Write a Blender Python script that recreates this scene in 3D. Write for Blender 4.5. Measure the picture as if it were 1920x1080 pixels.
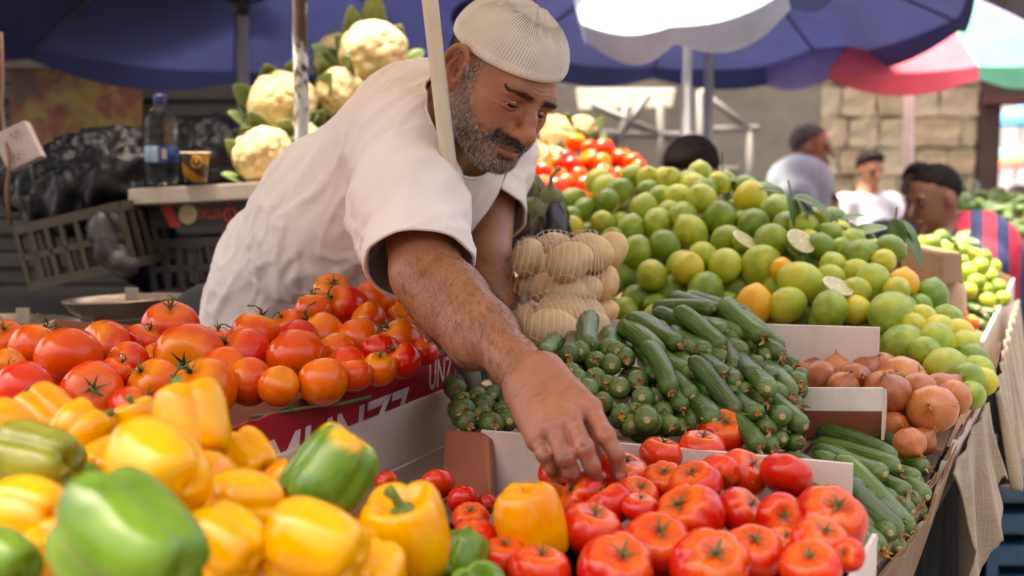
import bpy, bmesh, math, random
import numpy as np
from mathutils import Vector, Matrix, noise as mnoise

for _o in list(bpy.data.objects):
    bpy.data.objects.remove(_o)
scene = bpy.context.scene
COL = scene.collection

# ---------------------------------------------------------------- camera
CAM_H, PITCH, FPX = 1.40, math.atan(210 / 2200), 2200.0
cam_data = bpy.data.cameras.new('camera')
cam_data.sensor_width = 36.0
cam_data.lens = 36.0 * FPX / 1920.0
cam_data.clip_start, cam_data.clip_end = 0.02, 400.0
cam_data.dof.use_dof = True
cam_data.dof.focus_distance = 1.64
cam_data.dof.aperture_fstop = 3.5
cam_data.dof.aperture_blades = 0
cam = bpy.data.objects.new('camera', cam_data)
COL.objects.link(cam)
cam.location = (0, 0, CAM_H)
cam.rotation_euler = (math.pi / 2 - PITCH, 0, 0)
scene.camera = cam

# ---------------------------------------------------------------- daylight
SUN_EL, SUN_AZ = math.radians(74), math.radians(-75)      # azimuth measured from +Y towards +X
world = bpy.data.worlds.new('World')
scene.world = world
world.use_nodes = True
_nt = world.node_tree
_bg = _nt.nodes['Background']
_sky = _nt.nodes.new('ShaderNodeTexSky')
_sky.sky_type = 'NISHITA'
_sky.sun_disc = False
_sky.sun_elevation = SUN_EL
_sky.sun_rotation = SUN_AZ
_sky.air_density = 0.5
_sky.dust_density = 9.0
_sky.ozone_density = 0.0
_nt.links.new(_sky.outputs[0], _bg.inputs[0])
_bg.inputs[1].default_value = 0.15
sun_data = bpy.data.lights.new('sun', 'SUN')
sun_data.energy = 1.4
sun_data.angle = math.radians(11)
sun_data.color = (1.0, 0.95, 0.87)
sun = bpy.data.objects.new('sun', sun_data)
COL.objects.link(sun)
_sd = Vector((math.sin(SUN_AZ) * math.cos(SUN_EL), math.cos(SUN_AZ) * math.cos(SUN_EL), math.sin(SUN_EL)))
sun.rotation_euler = (-_sd).to_track_quat('-Z', 'Y').to_euler()
sun.location = _sd * 30

scene.render.engine = 'CYCLES'
scene.cycles.use_denoising = True
scene.cycles.max_bounces = 7
scene.cycles.diffuse_bounces = 4
scene.cycles.glossy_bounces = 3
scene.cycles.transmission_bounces = 6
scene.cycles.transparent_max_bounces = 8
scene.cycles.sample_clamp_indirect = 6.0
scene.cycles.caustics_reflective = False
scene.cycles.caustics_refractive = False
vs = scene.view_settings
vs.view_transform = 'Standard'
vs.look = 'None'
vs.exposure = 2.7
vs.use_white_balance = True
vs.white_balance_temperature = 7400
vs.white_balance_tint = 10
vs.gamma = 1.0
vs.use_curve_mapping = False
# ---------------------------------------------------------------- helpers
RNG = np.random.default_rng(11)
random.seed(7)
_F = np.array([0, math.cos(PITCH), -math.sin(PITCH)])
_U = np.array([0, math.sin(PITCH), math.cos(PITCH)])
_R = np.array([1.0, 0, 0])
CAMP = np.array([0, 0, CAM_H])


def at(u, v, d):
    """world point seen at photo pixel (u, v) of the 1920 x 1080 frame, d metres in front of the lens"""
    return CAMP + d * (_F + (u - 960) / FPX * _R + (540 - v) / FPX * _U)


def cam2world(c):
    """direction (right, up, towards the camera) -> world"""
    return c[0] * _R + c[1] * _U - c[2] * _F


def unit(a):
    a = np.asarray(a, float)
    return a / (np.linalg.norm(a) + 1e-12)


# ---- materials
MATS = {}


class NB:
    def __init__(self, name):
        self.m = bpy.data.materials.new(name)
        self.m.use_nodes = True
        self.t = self.m.node_tree
        self.p = self.t.nodes['Principled BSDF']
        self.out = self.t.nodes['Material Output']

    def n(self, kind, **kw):
        nd = self.t.nodes.new('ShaderNode' + kind)
        for k, v in kw.items():
            setattr(nd, k, v)
        return nd

    def l(self, a, b):
        self.t.links.new(a, b)

    def coord(self, which='Object'):
        return self.n('TexCoord').outputs[which]

    def noise(self, vec, scale, detail=4, rough=0.55, dist=0.0, stretch=None):
        if stretch:
            mp = self.n('Mapping')
            self.l(vec, mp.inputs[0])
            mp.inputs['Scale'].default_value = stretch
            vec = mp.outputs[0]
        nd = self.n('TexNoise')
        nd.inputs['Scale'].default_value = scale
        nd.inputs['Detail'].default_value = detail
        nd.inputs['Roughness'].default_value = rough
        nd.inputs['Distortion'].default_value = dist
        self.l(vec, nd.inputs['Vector'])
        return nd.outputs[0]

    def ramp(self, fac, stops, interp='LINEAR'):
        nd = self.n('ValToRGB')
        nd.color_ramp.interpolation = interp
        els = nd.color_ramp.elements
        while len(els) < len(stops):
            els.new(0.5)
        for e, (pos, c) in zip(els, stops):
            e.position = pos
            e.color = (c, c, c, 1) if isinstance(c, (int, float)) else (*c[:3], 1)
        self.l(fac, nd.inputs[0])
        return nd.outputs[0]

    def mix(self, fac, a, b, mode='MIX'):
        nd = self.n('Mix', data_type='RGBA', blend_type=mode)
        for sock, val in ((nd.inputs[0], fac), (nd.inputs[6], a), (nd.inputs[7], b)):
            if hasattr(val, 'is_output'):
                self.l(val, sock)
            elif isinstance(val, (int, float)):
                sock.default_value = val if sock == nd.inputs[0] else (val, val, val, 1)
            else:
                sock.default_value = (*val[:3], 1)
        return nd.outputs[2]

    def math(self, op, a, b=None, clamp=False):
        nd = self.n('Math', operation=op, use_clamp=clamp)
        for i, v in enumerate((a, b)):
            if v is None:
                continue
            if hasattr(v, 'is_output'):
                self.l(v, nd.inputs[i])
            else:
                nd.inputs[i].default_value = v
        return nd.outputs[0]

    def bump(self, h, strength=0.3, dist=0.002, normal=None):
        nd = self.n('Bump')
        nd.inputs['Strength'].default_value = strength
        nd.inputs['Distance'].default_value = dist
        self.l(h, nd.inputs['Height'])
        if normal is not None:
            self.l(normal, nd.inputs['Normal'])
        self.l(nd.outputs[0], self.p.inputs['Normal'])
        return nd.outputs[0]

    def set(self, **kw):
        names = dict(col='Base Color', rough='Roughness', spec='Specular IOR Level', metal='Metallic', coat='Coat Weight',
                     coatr='Coat Roughness', sss='Subsurface Weight', sssr='Subsurface Radius', ssss='Subsurface Scale',
                     trans='Transmission Weight', alpha='Alpha', ior='IOR', sheen='Sheen Weight')
        for k, v in kw.items():
            s = self.p.inputs[names[k]]
            if hasattr(v, 'is_output'):
                self.l(v, s)
            elif k == 'col':
                s.default_value = (*v[:3], 1)
            else:
                s.default_value = v
        return self


def simple_mat(name, col, rough=0.6, var=0.12, scale=12, bump=0.15, bscale=90, metal=0.0, **kw):
    """plain painted/cloth/wood-like surface with uneven colour and fine relief"""
    if name in MATS:
        return MATS[name]
    b = NB(name)
    co = b.coord()
    f = b.noise(co, scale, 5, 0.6)
    c = np.array(col)
    b.set(col=b.ramp(f, [(0.3, tuple(c * (1 - var))), (0.7, tuple(np.minimum(c * (1 + var), 1)))]), rough=rough, metal=metal, **kw)
    if bump:
        b.bump(b.noise(co, bscale, 3), bump, 0.002)
    MATS[name] = b.m
    return b.m


# ---- objects
def tag(o, label=None, cat=None, group=None, kind=None):
    for k, v in (('label', label), ('category', cat), ('group', group), ('kind', kind)):
        if v:
            o[k] = v
    return o


def mesh_from(name, verts, faces, smooth=True):
    me = bpy.data.meshes.new(name)
    me.from_pydata([tuple(map(float, v)) for v in verts], [], [tuple(map(int, f)) for f in faces])
    if smooth:
        me.polygons.foreach_set('use_smooth', [True] * len(me.polygons))
    me.update()
    return me


def mesh_np(name, V, Q, smooth=True):
    """fast quad mesh from numpy arrays"""
    me = bpy.data.meshes.new(name)
    n, m = len(V), len(Q)
    k = Q.shape[1]
    me.vertices.add(n)
    me.vertices.foreach_set('co', np.asarray(V, np.float32).ravel())
    me.loops.add(m * k)
    me.loops.foreach_set('vertex_index', np.asarray(Q, np.int32).ravel())
    me.polygons.add(m)
    me.polygons.foreach_set('loop_start', np.arange(0, m * k, k, dtype=np.int32))
    me.polygons.foreach_set('loop_total', np.full(m, k, np.int32))
    if smooth:
        me.polygons.foreach_set('use_smooth', np.ones(m, bool))
    me.update(calc_edges=True)
    me.validate()
    return me


def obj(name, me, mat=None, parent=None, loc=None):
    o = bpy.data.objects.new(name, me)
    COL.objects.link(o)
    if mat is not None and not me.materials:
        me.materials.append(mat)
    if parent is not None:
        o.parent = parent
    if loc is not None:
        o.location = loc
    return o


def empty(name, loc=(0, 0, 0), rot=None):
    o = bpy.data.objects.new(name, None)
    o.empty_display_size = 0.05
    COL.objects.link(o)
    o.location = loc
    if rot is not None:
        o.rotation_euler = rot
    return o


class MB:
    """collects simple solids into one mesh"""

    def __init__(self):
        self.v, self.f = [], []

    def add(self, V, F):
        n = len(self.v)
        self.v += [tuple(map(float, p)) for p in V]
        self.f += [tuple(i + n for i in f) for f in F]
        return self

    def box(self, c, s, M=None):
        """box of full size s at c; M rows = axes"""
        M = np.eye(3) if M is None else np.asarray(M)
        c, s = np.asarray(c, float), np.asarray(s, float) / 2
        V = [c + M.T @ (s * np.array(q)) for q in
             [(-1, -1, -1), (1, -1, -1), (1, 1, -1), (-1, 1, -1), (-1, -1, 1), (1, -1, 1), (1, 1, 1), (-1, 1, 1)]]
        return self.add(V, [(0, 3, 2, 1), (4, 5, 6, 7), (0, 1, 5, 4), (1, 2, 6, 5), (2, 3, 7, 6), (3, 0, 4, 7)])

    def slab(self, quad, t):
        """a board: four corner points (in order) extruded by t along their normal"""
        q = [np.asarray(p, float) for p in quad]
        n = unit(np.cross(q[1] - q[0], q[3] - q[0])) * t
        V = q + [p + n for p in q]
        return self.add(V, [(0, 3, 2, 1), (4, 5, 6, 7), (0, 1, 5, 4), (1, 2, 6, 5), (2, 3, 7, 6), (3, 0, 4, 7)])

    def tube(self, pts, r, seg=8, cap=True):
        pts = [np.asarray(p, float) for p in pts]
        rs = [r] * len(pts) if isinstance(r, (int, float)) else r
        rings = []
        ref = None
        for i, p in enumerate(pts):
            t = unit(pts[min(i + 1, len(pts) - 1)] - pts[max(i - 1, 0)])
            if ref is None:
                ref = np.array([0, 0, 1.0]) if abs(t[2]) < 0.9 else np.array([1.0, 0, 0])
            a = unit(np.cross(t, ref))
            b = np.cross(a, t)
            ref = b
            rings.append([p + rs[i] * (math.cos(2 * math.pi * k / seg) * a + math.sin(2 * math.pi * k / seg) * b) for k in range(seg)])
        V = [q for ring in rings for q in ring]
        F = []
        for i in range(len(pts) - 1):
            for k in range(seg):
                a, b = i * seg + k, i * seg + (k + 1) % seg
                F.append((a, a + seg, b + seg, b))
        if cap:
            F.append(tuple(range(seg)))
            F.append(tuple(range((len(pts) - 1) * seg + seg - 1, (len(pts) - 1) * seg - 1, -1)))
        return self.add(V, F)

    def lathe(self, prof, seg=24, c=(0, 0, 0)):
        """prof [(r, z)]"""
        V, F = [], []
        for r, z in prof:
            for k in range(seg):
                a = 2 * math.pi * k / seg
                V.append((c[0] + r * math.cos(a), c[1] + r * math.sin(a), c[2] + z))
        for i in range(len(prof) - 1):
            for k in range(seg):
                a, b = i * seg + k, i * seg + (k + 1) % seg
                F.append((a, b, b + seg, a + seg))
        return self.add(V, F)

    def mesh(self, name, smooth=False):
        return mesh_from(name, self.v, self.f, smooth)

    def build(self, name, mat, parent=None, smooth=False, bevel=0.0, loc=None):
        me = self.mesh(name, smooth)
        if bevel:
            bm = bmesh.new()
            bm.from_mesh(me)
            bmesh.ops.bevel(bm, geom=bm.edges[:], offset=bevel, segments=2, profile=0.7, affect='EDGES')
            bm.to_mesh(me)
            bm.free()
        return obj(name, me, mat, parent, loc)


def grid_faces(nu, nv, wrap_u=True):
    """faces of a (nv rows) x (nu cols) vertex grid"""
    F = []
    for j in range(nv - 1):
        for i in range(nu if wrap_u else nu - 1):
            a, b = j * nu + i, j * nu + (i + 1) % nu
            F.append((a, b, b + nu, a + nu))
    return F


def fbm(P, scale, seed=0.0, octaves=3):
    """cheap vectorised smooth noise in [-1, 1]"""
    P = np.asarray(P, float) * scale + seed * 17.31
    out = np.zeros(len(P))
    amp, tot = 1.0, 0.0
    for o in range(octaves):
        out += amp * _vnoise(P + o * 31.7)
        tot += amp
        amp *= 0.5
        P = P * 2.03
    return out / tot


def _vnoise(P):
    I = np.floor(P).astype(np.int64)
    f = P - I
    w = f * f * f * (f * (f * 6 - 15) + 10)

    def h(i, j, k):
        n = (i * 374761393 + j * 668265263 + k * 2147483647) & 0xffffffff
        n = ((n ^ (n >> 13)) * 1274126177) & 0xffffffff
        n = n ^ (n >> 16)
        return (n & 0xffff) / 32767.5 - 1.0
    r = 0
    for dx in (0, 1):
        wx = w[:, 0] if dx else 1 - w[:, 0]
        for dy in (0, 1):
            wy = w[:, 1] if dy else 1 - w[:, 1]
            for dz in (0, 1):
                wz = w[:, 2] if dz else 1 - w[:, 2]
                r = r + wx * wy * wz * h(I[:, 0] + dx, I[:, 1] + dy, I[:, 2] + dz)
    return r


# ---- implicit surfaces: smooth unions of tapered limbs and ellipsoids, meshed with surface nets
class Sdf:
    def __init__(self):
        self.ops = []

    def limb(self, a, b, ra, rb, k=0.01, op='u'):
        a, b = np.asarray(a, float), np.asarray(b, float)
        c = (a + b) / 2
        R = np.linalg.norm(b - a) / 2 + max(ra, rb)
        ba = b - a
        L2 = max(ba @ ba, 1e-12)

        def f(P):
            q = P - a
            t = np.clip((q @ ba) / L2, 0, 1)
            return np.sqrt(((q - t[:, None] * ba) ** 2).sum(1)) - (ra + (rb - ra) * t)
        self.ops.append((op, k, f, c, R))
        return self

    def chain(self, pts, rs, k=0.01, op='u'):
        for i in range(len(pts) - 1):
            self.limb(pts[i], pts[i + 1], rs[i], rs[i + 1], k, op)
        return self

    def ball(self, c, r, k=0.01, op='u'):
        return self.limb(c, c, r, r, k, op)

    def ell(self, c, r, M=None, k=0.01, op='u'):
        """ellipsoid, M rows = its axes in world"""
        c, r = np.asarray(c, float), np.asarray(r, float)
        M = np.eye(3) if M is None else np.asarray(M, float)

        def f(P):
            q = (P - c) @ M.T
            k0 = np.sqrt(((q / r) ** 2).sum(1))
            k1 = np.sqrt(((q / (r * r)) ** 2).sum(1)) + 1e-9
            return k0 * (k0 - 1) / k1
        self.ops.append((op, k, f, c, r.max()))
        return self

    def fn(self, f, c, R, k=0.01, op='u'):
        self.ops.append((op, k, f, np.asarray(c, float), R))
        return self

    def eval(self, P, centre=None, brad=None):
        d = np.full(len(P), 1.0)
        for op, k, f, c, R in self.ops:
            if centre is not None and np.linalg.norm(centre - c) - R > brad * 2.2 + k:
                continue
            e = f(P)
            if op == 'u':
                h = np.maximum(k - np.abs(d - e), 0) / k
                d = np.minimum(d, e) - h * h * k * 0.25
            elif op == 's':
                h = np.maximum(k - np.abs(d + e), 0) / k
                d = np.maximum(d, -e) + h * h * k * 0.25
            else:                                            # 'i' intersection
                h = np.maximum(k - np.abs(d - e), 0) / k
                d = np.maximum(d, e) + h * h * k * 0.25
        return d

    def mesh(self, h, B=14, project=2):
        us = [o for o in self.ops if o[0] == 'u']
        lo = np.min([c - R - k for _, k, _, c, R in us], 0) - 3 * h
        hi = np.max([c + R + k for _, k, _, c, R in us], 0) + 3 * h
        nb = np.ceil((hi - lo) / (h * B)).astype(int)
        bs = h * B
        brad = bs * 0.87
        G = np.stack(np.meshgrid(*[np.arange(n) for n in nb], indexing='ij'), -1).reshape(-1, 3)
        C = lo + (G + 0.5) * bs
        near = np.zeros(len(C), bool)
        for _, k, _, c, R in us:
            near |= ((C - c) ** 2).sum(1) < (R + k + brad) ** 2
        G, C = G[near], C[near]
        dv = self.eval(C)
        keep = np.abs(dv) < brad * 1.6
        G, C = G[keep], C[keep]
        N = nb * B + 2
        key = lambda I: (I[..., 0] * N[1] + I[..., 1]) * N[2] + I[..., 2]
        r = np.arange(B + 1)
        L = np.stack(np.meshgrid(r, r, r, indexing='ij'), -1).reshape(-1, 3)
        corner = np.array([(x, y, z) for x in (0, 1) for y in (0, 1) for z in (0, 1)])
        edges = [(a, b) for a in range(8) for b in range(a + 1, 8) if np.abs(corner[a] - corner[b]).sum() == 1]
        KV, PV, EQ = [], [], []
        for g, c in zip(G, C):
            I = g * B + L
            D = self.eval(lo + I * h, c, brad).reshape(B + 1, B + 1, B + 1)
            S = D < 0
            if S.all() or not S.any():
                continue
            cs = np.stack([S[x:x + B, y:y + B, z:z + B] for x, y, z in corner])
            cnt = cs.sum(0)
            act = np.argwhere((cnt > 0) & (cnt < 8))
            dv8 = np.stack([D[act[:, 0] + x, act[:, 1] + y, act[:, 2] + z] for x, y, z in corner], 1)
            acc = np.zeros((len(act), 3))
            num = np.zeros(len(act))
            for a, b in edges:
                m = (dv8[:, a] < 0) != (dv8[:, b] < 0)
                den = dv8[:, a] - dv8[:, b]
                t = np.where(m, dv8[:, a] / np.where(den == 0, 1, den), 0)
                acc += np.where(m[:, None], corner[a] + t[:, None] * (corner[b] - corner[a]), 0)
                num += m
            PV.append(lo + (g * B + act + acc / num[:, None]) * h)
            KV.append(key(g * B + act))
            for ax in range(3):
                o = np.zeros(3, int)
                o[ax] = 1
                A = S[:B, :B, :B]
                Bq = S[o[0]:B + o[0], o[1]:B + o[1], o[2]:B + o[2]]
                e = np.argwhere(A != Bq)
                if not len(e):
                    continue
                inside = A[e[:, 0], e[:, 1], e[:, 2]]
                u, w = [(1, 2), (2, 0), (0, 1)][ax]
                U = np.zeros(3, int)
                W = np.zeros(3, int)
                U[u] = 1
                W[w] = 1
                b0 = g * B + e
                q = np.stack([key(b0 - U - W), key(b0 - W), key(b0), key(b0 - U)], 1)
                q[~inside] = q[~inside][:, ::-1]
                EQ.append(q)
        K = np.concatenate(KV)
        P = np.concatenate(PV)
        Q = np.concatenate(EQ)
        K, idx = np.unique(K, return_index=True)
        P = P[idx]
        J = np.searchsorted(K, Q)
        J = np.minimum(J, len(K) - 1)
        ok = (K[J] == Q).all(1)
        Q = J[ok]
        for _ in range(project):
            P = self._project(P, h)
        return P, Q

    def _blocks(self, P, size=0.04):
        b = np.floor(P / size).astype(int)
        o = np.lexsort(b.T)
        s = b[o]
        cut = np.flatnonzero(np.any(np.diff(s, axis=0) != 0, axis=1)) + 1
        return np.split(o, cut)

    def eval_pts(self, P, size=0.05):
        out = np.empty(len(P))
        for ix in self._blocks(P, size):
            p = P[ix]
            c = (p.min(0) + p.max(0)) / 2
            out[ix] = self.eval(p, c, np.linalg.norm(p.max(0) - p.min(0)) / 2 + 0.02)
        return out

    def grad(self, P, e=0.0006):
        g = np.stack([self.eval_pts(P + e * np.eye(3)[i]) - self.eval_pts(P - e * np.eye(3)[i]) for i in range(3)], 1)
        return g / (np.linalg.norm(g, axis=1, keepdims=True) + 1e-12)

    def _project(self, P, h):
        d = self.eval_pts(P)
        g = self.grad(P)
        return P - np.clip(d, -h, h)[:, None] * g


def vert_normals(V, Q):
    n = np.zeros_like(V)
    a = np.cross(V[Q[:, 2]] - V[Q[:, 0]], V[Q[:, 3]] - V[Q[:, 1]])
    for k in range(4):
        np.add.at(n, Q[:, k], a)
    return n / (np.linalg.norm(n, axis=1, keepdims=True) + 1e-12)


def laplacian(V, Q, it=1, lam=0.5, mask=None):
    for _ in range(it):
        s = np.zeros_like(V)
        c = np.zeros(len(V))
        for k in range(4):
            a, b = Q[:, k], Q[:, (k + 1) % 4]
            np.add.at(s, a, V[b])
            np.add.at(s, b, V[a])
            np.add.at(c, a, 1)
            np.add.at(c, b, 1)
        t = s / np.maximum(c, 1)[:, None]
        w = lam if mask is None else (lam * mask)[:, None]
        V = V + w * (t - V)
    return V


def set_attr(me, name, vals):
    at_ = me.attributes.new(name, 'FLOAT', 'POINT')
    at_.data.foreach_set('value', np.asarray(vals, np.float32))


def hair_object(name, roots, tips, mids, radius, mat, parent):
    """strands as hair curves: roots/mids/tips (n,3)"""
    n = len(roots)
    cu = bpy.data.hair_curves.new(name)
    cu.add_curves([3] * n)
    P = np.stack([roots, mids, tips], 1).reshape(-1, 3).astype(np.float32)
    cu.attributes['position'].data.foreach_set('vector', P.ravel()) if 'position' in cu.attributes else None
    ra = cu.attributes.get('radius') or cu.attributes.new('radius', 'FLOAT', 'POINT')
    rr = np.stack([np.full(n, radius), np.full(n, radius * 0.85), np.full(n, radius * 0.25)], 1).astype(np.float32)
    ra.data.foreach_set('value', rr.ravel())
    cu.materials.append(mat)
    o = bpy.data.objects.new(name, cu)
    COL.objects.link(o)
    o.parent = parent
    return o
# ---------------------------------------------------------------- setting
def struct(o):
    o['kind'] = 'structure'
    return o


def wall_mat(name, a, b_, scale=3, rough=.9, bump=.5):
    b = NB(name)
    co = b.coord()
    n = b.noise(co, scale, 6, .65)
    b.set(col=b.ramp(n, [(.3, a), (.7, b_)]), rough=rough)
    b.bump(b.noise(co, scale * 14, 4), bump, .01)
    return b.m


gb = NB('asphalt')
_co = gb.coord()
gb.set(col=gb.ramp(gb.noise(_co, 2.5, 8, .7), [(.3, (.045, .043, .042)), (.7, (.10, .097, .092))]), rough=.85)
gb.bump(gb.noise(_co, 180, 3), .5, .006)
struct(obj('ground', mesh_from('ground', [(-80, -40, 0), (80, -40, 0), (80, 160, 0), (-80, 160, 0)], [(0, 1, 2, 3)]), gb.m))

# ---- far wall behind the square: plastered stretch and a stretch of rough stone blocks
WY = 9.3


def wpt(u, v, y=WY):
    """point of the photo pixel on the vertical plane at depth y"""
    ray = at(u, v, 1) - CAMP
    return CAMP + ray * (y / ray[1])


x0, x1 = wpt(1535, 300)[0], wpt(1832, 300)[0]
pl = MB()
pl.box(((-4.6 + x0) / 2, WY + .2, 1.9), (x0 + 4.6, .4, 3.8))
plaster = pl.build('plaster_wall', wall_mat('grey_plaster', (.105, .092, .070), (.20, .178, .140), 2.2))
tag(plaster, 'grey-brown weathered plaster wall at the back of the square', 'wall')
sw = empty('stone_wall', ((x0 + x1) / 2, WY, 0))
tag(sw, 'wall of rough tan stone blocks behind the white umbrella pole', 'wall')
MB().box((0, .26, 1.9), (x1 - x0, .4, 3.8)).build('mortar', wall_mat('mortar', (.15, .125, .085), (.21, .17, .12), 8), sw)
stone_m = [wall_mat('stone_%s' % n, a, c, 7, .92, .8) for n, a, c in (('tan', (.30, .235, .145), (.45, .36, .235)), ('ochre', (.27, .20, .115), (.41, .315, .19)), ('pale', (.34, .28, .185), (.48, .40, .28)))]
z = .02
row = 0
block = []
for k in range(5):
    m = MB()
    m.box((0, 0, 0), (1, 1, 1))
    bm = bmesh.new()
    me = m.mesh('stone')
    bm.from_mesh(me)
    bmesh.ops.subdivide_edges(bm, edges=bm.edges[:], cuts=2, use_grid_fill=True)
    rg = np.random.default_rng(k)
    for v in bm.verts:
        v.co += Vector(rg.normal(0, .030, 3))
    bmesh.ops.bevel(bm, geom=bm.edges[:], offset=.02, segments=1, affect='EDGES')
    bm.to_mesh(me)
    bm.free()
    block.append(me)
while z < 3.75:
    h = float(RNG.uniform(.17, .25))
    x = -(x1 - x0) / 2 - (.12 if row % 2 else .0)
    while x < (x1 - x0) / 2 - .03:
        w = float(RNG.uniform(.22, .40))
        xe = min(x + w, (x1 - x0) / 2)
        xs = max(x, -(x1 - x0) / 2)
        if xe - xs > .06 and z > .9:
            o = obj('stone', block[RNG.integers(5)], None, sw)
            if not o.data.materials:
                o.data.materials.append(stone_m[len(bpy.data.objects) % 3])
            o.location = ((xs + xe) / 2, .05 + RNG.uniform(-.012, .012), z + h / 2)
            o.scale = (xe - xs - .014, .12, h - .014)
        x += w
    z += h
    row += 1
# dark shop opening to the right with a red-brown post, bright street beyond
gate = empty('shop_gate', (x1 + .3, WY, 0))
tag(gate, 'dark gateway with red-brown posts at the far right', 'gate')
gx = lambda u: wpt(u, 300)[0] - (x1 + .3)
DARKW = wall_mat('dark_timber', (.028, .014, .011), (.055, .024, .018), 6)
MB().box(((gx(1833) + gx(1872)) / 2, .1, 1.9), (gx(1872) - gx(1833), .25, 3.8)).build('post', DARKW, gate)
MB().box((gx(1990), .1, 1.9), (.35, .25, 3.8)).build('post', DARKW, gate)
MB().box(((gx(1872) + gx(1960)) / 2 + .05, .1, wpt(1900, 195)[2] + .5), (gx(1960) - gx(1872) + .3, .24, 1.0)).build('lintel', wall_mat('dark_lintel', (.02, .02, .022), (.05, .047, .045), 5), gate)
MB().box(((gx(1872) + gx(1960)) / 2, -.04, wpt(1900, 187)[2]), (gx(1960) - gx(1872) + .3, .06, .07)).build('rail', wall_mat('red_brown_paint', (.06, .015, .012), (.10, .03, .025), 5), gate)
# sunlit street beyond the gateway
far_w = MB().box((10.5, 24, 2.4), (9, .3, 4.8)).build('street_house', wall_mat('white_render', (.72, .72, .70), (.82, .82, .80), 2))
tag(far_w, 'sunlit white house front seen through the gateway', 'building')
for i, (px, pv, py, r, c, lab) in enumerate([(1915, 222, 17, .42, (.05, .30, .52), 'turquoise sunshade beyond the gateway'), (1905, 305, 15, .26, (.62, .10, .06), 'red-orange sunshade beyond the gateway'),
                                             (1880, 292, 16, .22, (.10, .34, .22), 'green sunshade beyond the gateway')]):
    p = wpt(px, pv, py)
    e = empty('sunshade', (p[0], p[1], 0))
    tag(e, lab, 'umbrella', 'sunshades in the far street')
    MB().lathe([(.01, p[2] + r * .45), (r * .6, p[2] + r * .22), (r, p[2] - r * .05), (r, p[2] - r * .25)], 12).build('canopy', simple_mat('far_cloth_%s' % lab.split()[0], c, .8), e, True)
    MB().tube([(0, 0, 0), (0, 0, p[2] + r * .4)], .02, 8).build('pole', simple_mat('white_pole', (.70, .69, .66), .5), e, True)

# dark shop front behind the left stalls
SH = 6.0
sf = empty('shutter_shop', (-2.6, SH, 0))
tag(sf, 'dark corrugated shutter shop front behind the left stall', 'shop')
shut_m = wall_mat('shutter_metal', (.010, .0095, .008), (.020, .0185, .0155), 3, .7, .2)
for k in range(40):
    MB().box((0.35, .02 + .01 * (k % 2), .12 + k * .085), (4.9, .05, .072)).build('slat', shut_m, sf, bevel=.006)
MB().box((.35, .14, 1.9), (4.9, .1, 3.8)).build('backing', wall_mat('shop_dark', (.012, .011, .010), (.022, .02, .018), 3), sf)
pb = NB('fruit_poster')
_co = pb.coord()
_n1 = pb.noise(_co, 5.5, 4, .62, .6)
_n2 = pb.noise(_co, 9, 3, .6, .8)
_c = pb.ramp(_n1, [(.30, (.012, .005, .003)), (.40, (.060, .008, .005)), (.48, (.085, .018, .004)), (.55, (.10, .060, .006)), (.64, (.12, .085, .008)), (.74, (.022, .028, .005))])
_c = pb.mix(pb.ramp(_n2, [(.56, 0.0), (.66, 1.0)]), _c, (.055, .006, .005))
pb.set(col=_c, rough=.45)
pp = [wpt(20, 130, SH - .06), wpt(268, 130, SH - .06), wpt(268, 320, SH - .06), wpt(20, 320, SH - .06)]
poster = MB().slab([pp[3], pp[2], pp[1], pp[0]], .012).build('fruit_poster', pb.m)
tag(poster, 'blurred red and yellow fruit picture board on the dark shop front', 'poster')
bd = MB().slab([wpt(-20, 128, SH - .1), wpt(160, 128, SH - .1), wpt(160, 85, SH - .1), wpt(-20, 85, SH - .1)], .03).build('sign_board', wall_mat('dull_brown_board', (.035, .03, .022), (.06, .05, .038), 4))
tag(bd, 'dull brown board above the fruit picture', 'board')

# ---- the stall: table, skirt and boxes
E1, E2 = unit([.43, .90, 0]), unit([-.90, .43, 0])
edge = lambda t, z=.93: np.array([.35, 1.18, z]) + E1 * t
st = empty('stall_table', (.2, 1.9, 0))
tag(st, 'long market stall table carrying the boxes of produce', 'table')
off = -np.array([.2, 1.9, 0])
wood = simple_mat('rough_board', (.26, .185, .115), .8, .25, 9, .5, 40)
c0 = edge(-.9) - E1 * 0
top = [edge(-1.0, .90), edge(2.9, .90), edge(2.9, .90) + E2 * 1.02, edge(-1.0, .90) + E2 * 1.02]
for k in range(5):
    a, b = k / 5 + .004, (k + 1) / 5 - .004
    q = [top[0] + (top[3] - top[0]) * a, top[1] + (top[2] - top[1]) * a, top[1] + (top[2] - top[1]) * b, top[0] + (top[3] - top[0]) * b]
    MB().slab([p + off for p in q], .03).build('plank', wood, st, bevel=.003)
for t in (-.8, .6, 2.6):
    for w in (.06, .95):
        p = edge(t, 0) + E2 * w + off
        MB().box((p[0], p[1], .45), (.06, .06, .9)).build('leg', wood, st)
dark = simple_mat('dark_tarpaulin', (.010, .0095, .009), .95, .3, 6, .3, 30, spec=.05)
sk = []
n = 60
for j in range(2):
    for i in range(n + 1):
        t = -1.0 + 3.9 * i / n
        p = edge(t, .90 if j == 0 else .03) + E2 * (.02 + .012 * math.sin(i * 1.7) * (j + .3)) + off
        sk.append(p)
MB().add(sk, [(i, i + 1, i + n + 2, i + n + 1) for i in range(n)]).build('skirt', dark, st, True)

CARD = simple_mat('pale_cardboard', (.62, .50, .43), .75, .10, 14, .25, 120)
CARDW = simple_mat('white_board', (.70, .62, .55), .7, .08, 10, .2, 120)
CARDB = simple_mat('brown_cardboard', (.24, .145, .08), .85, .15, 14, .35, 90)
BROWN = simple_mat('red_brown_board', (.27, .085, .040), .7, .18, 10, .3, 70)
REDP = simple_mat('red_print', (.30, .010, .018), .35, .12, 10, .1, 60)


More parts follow.
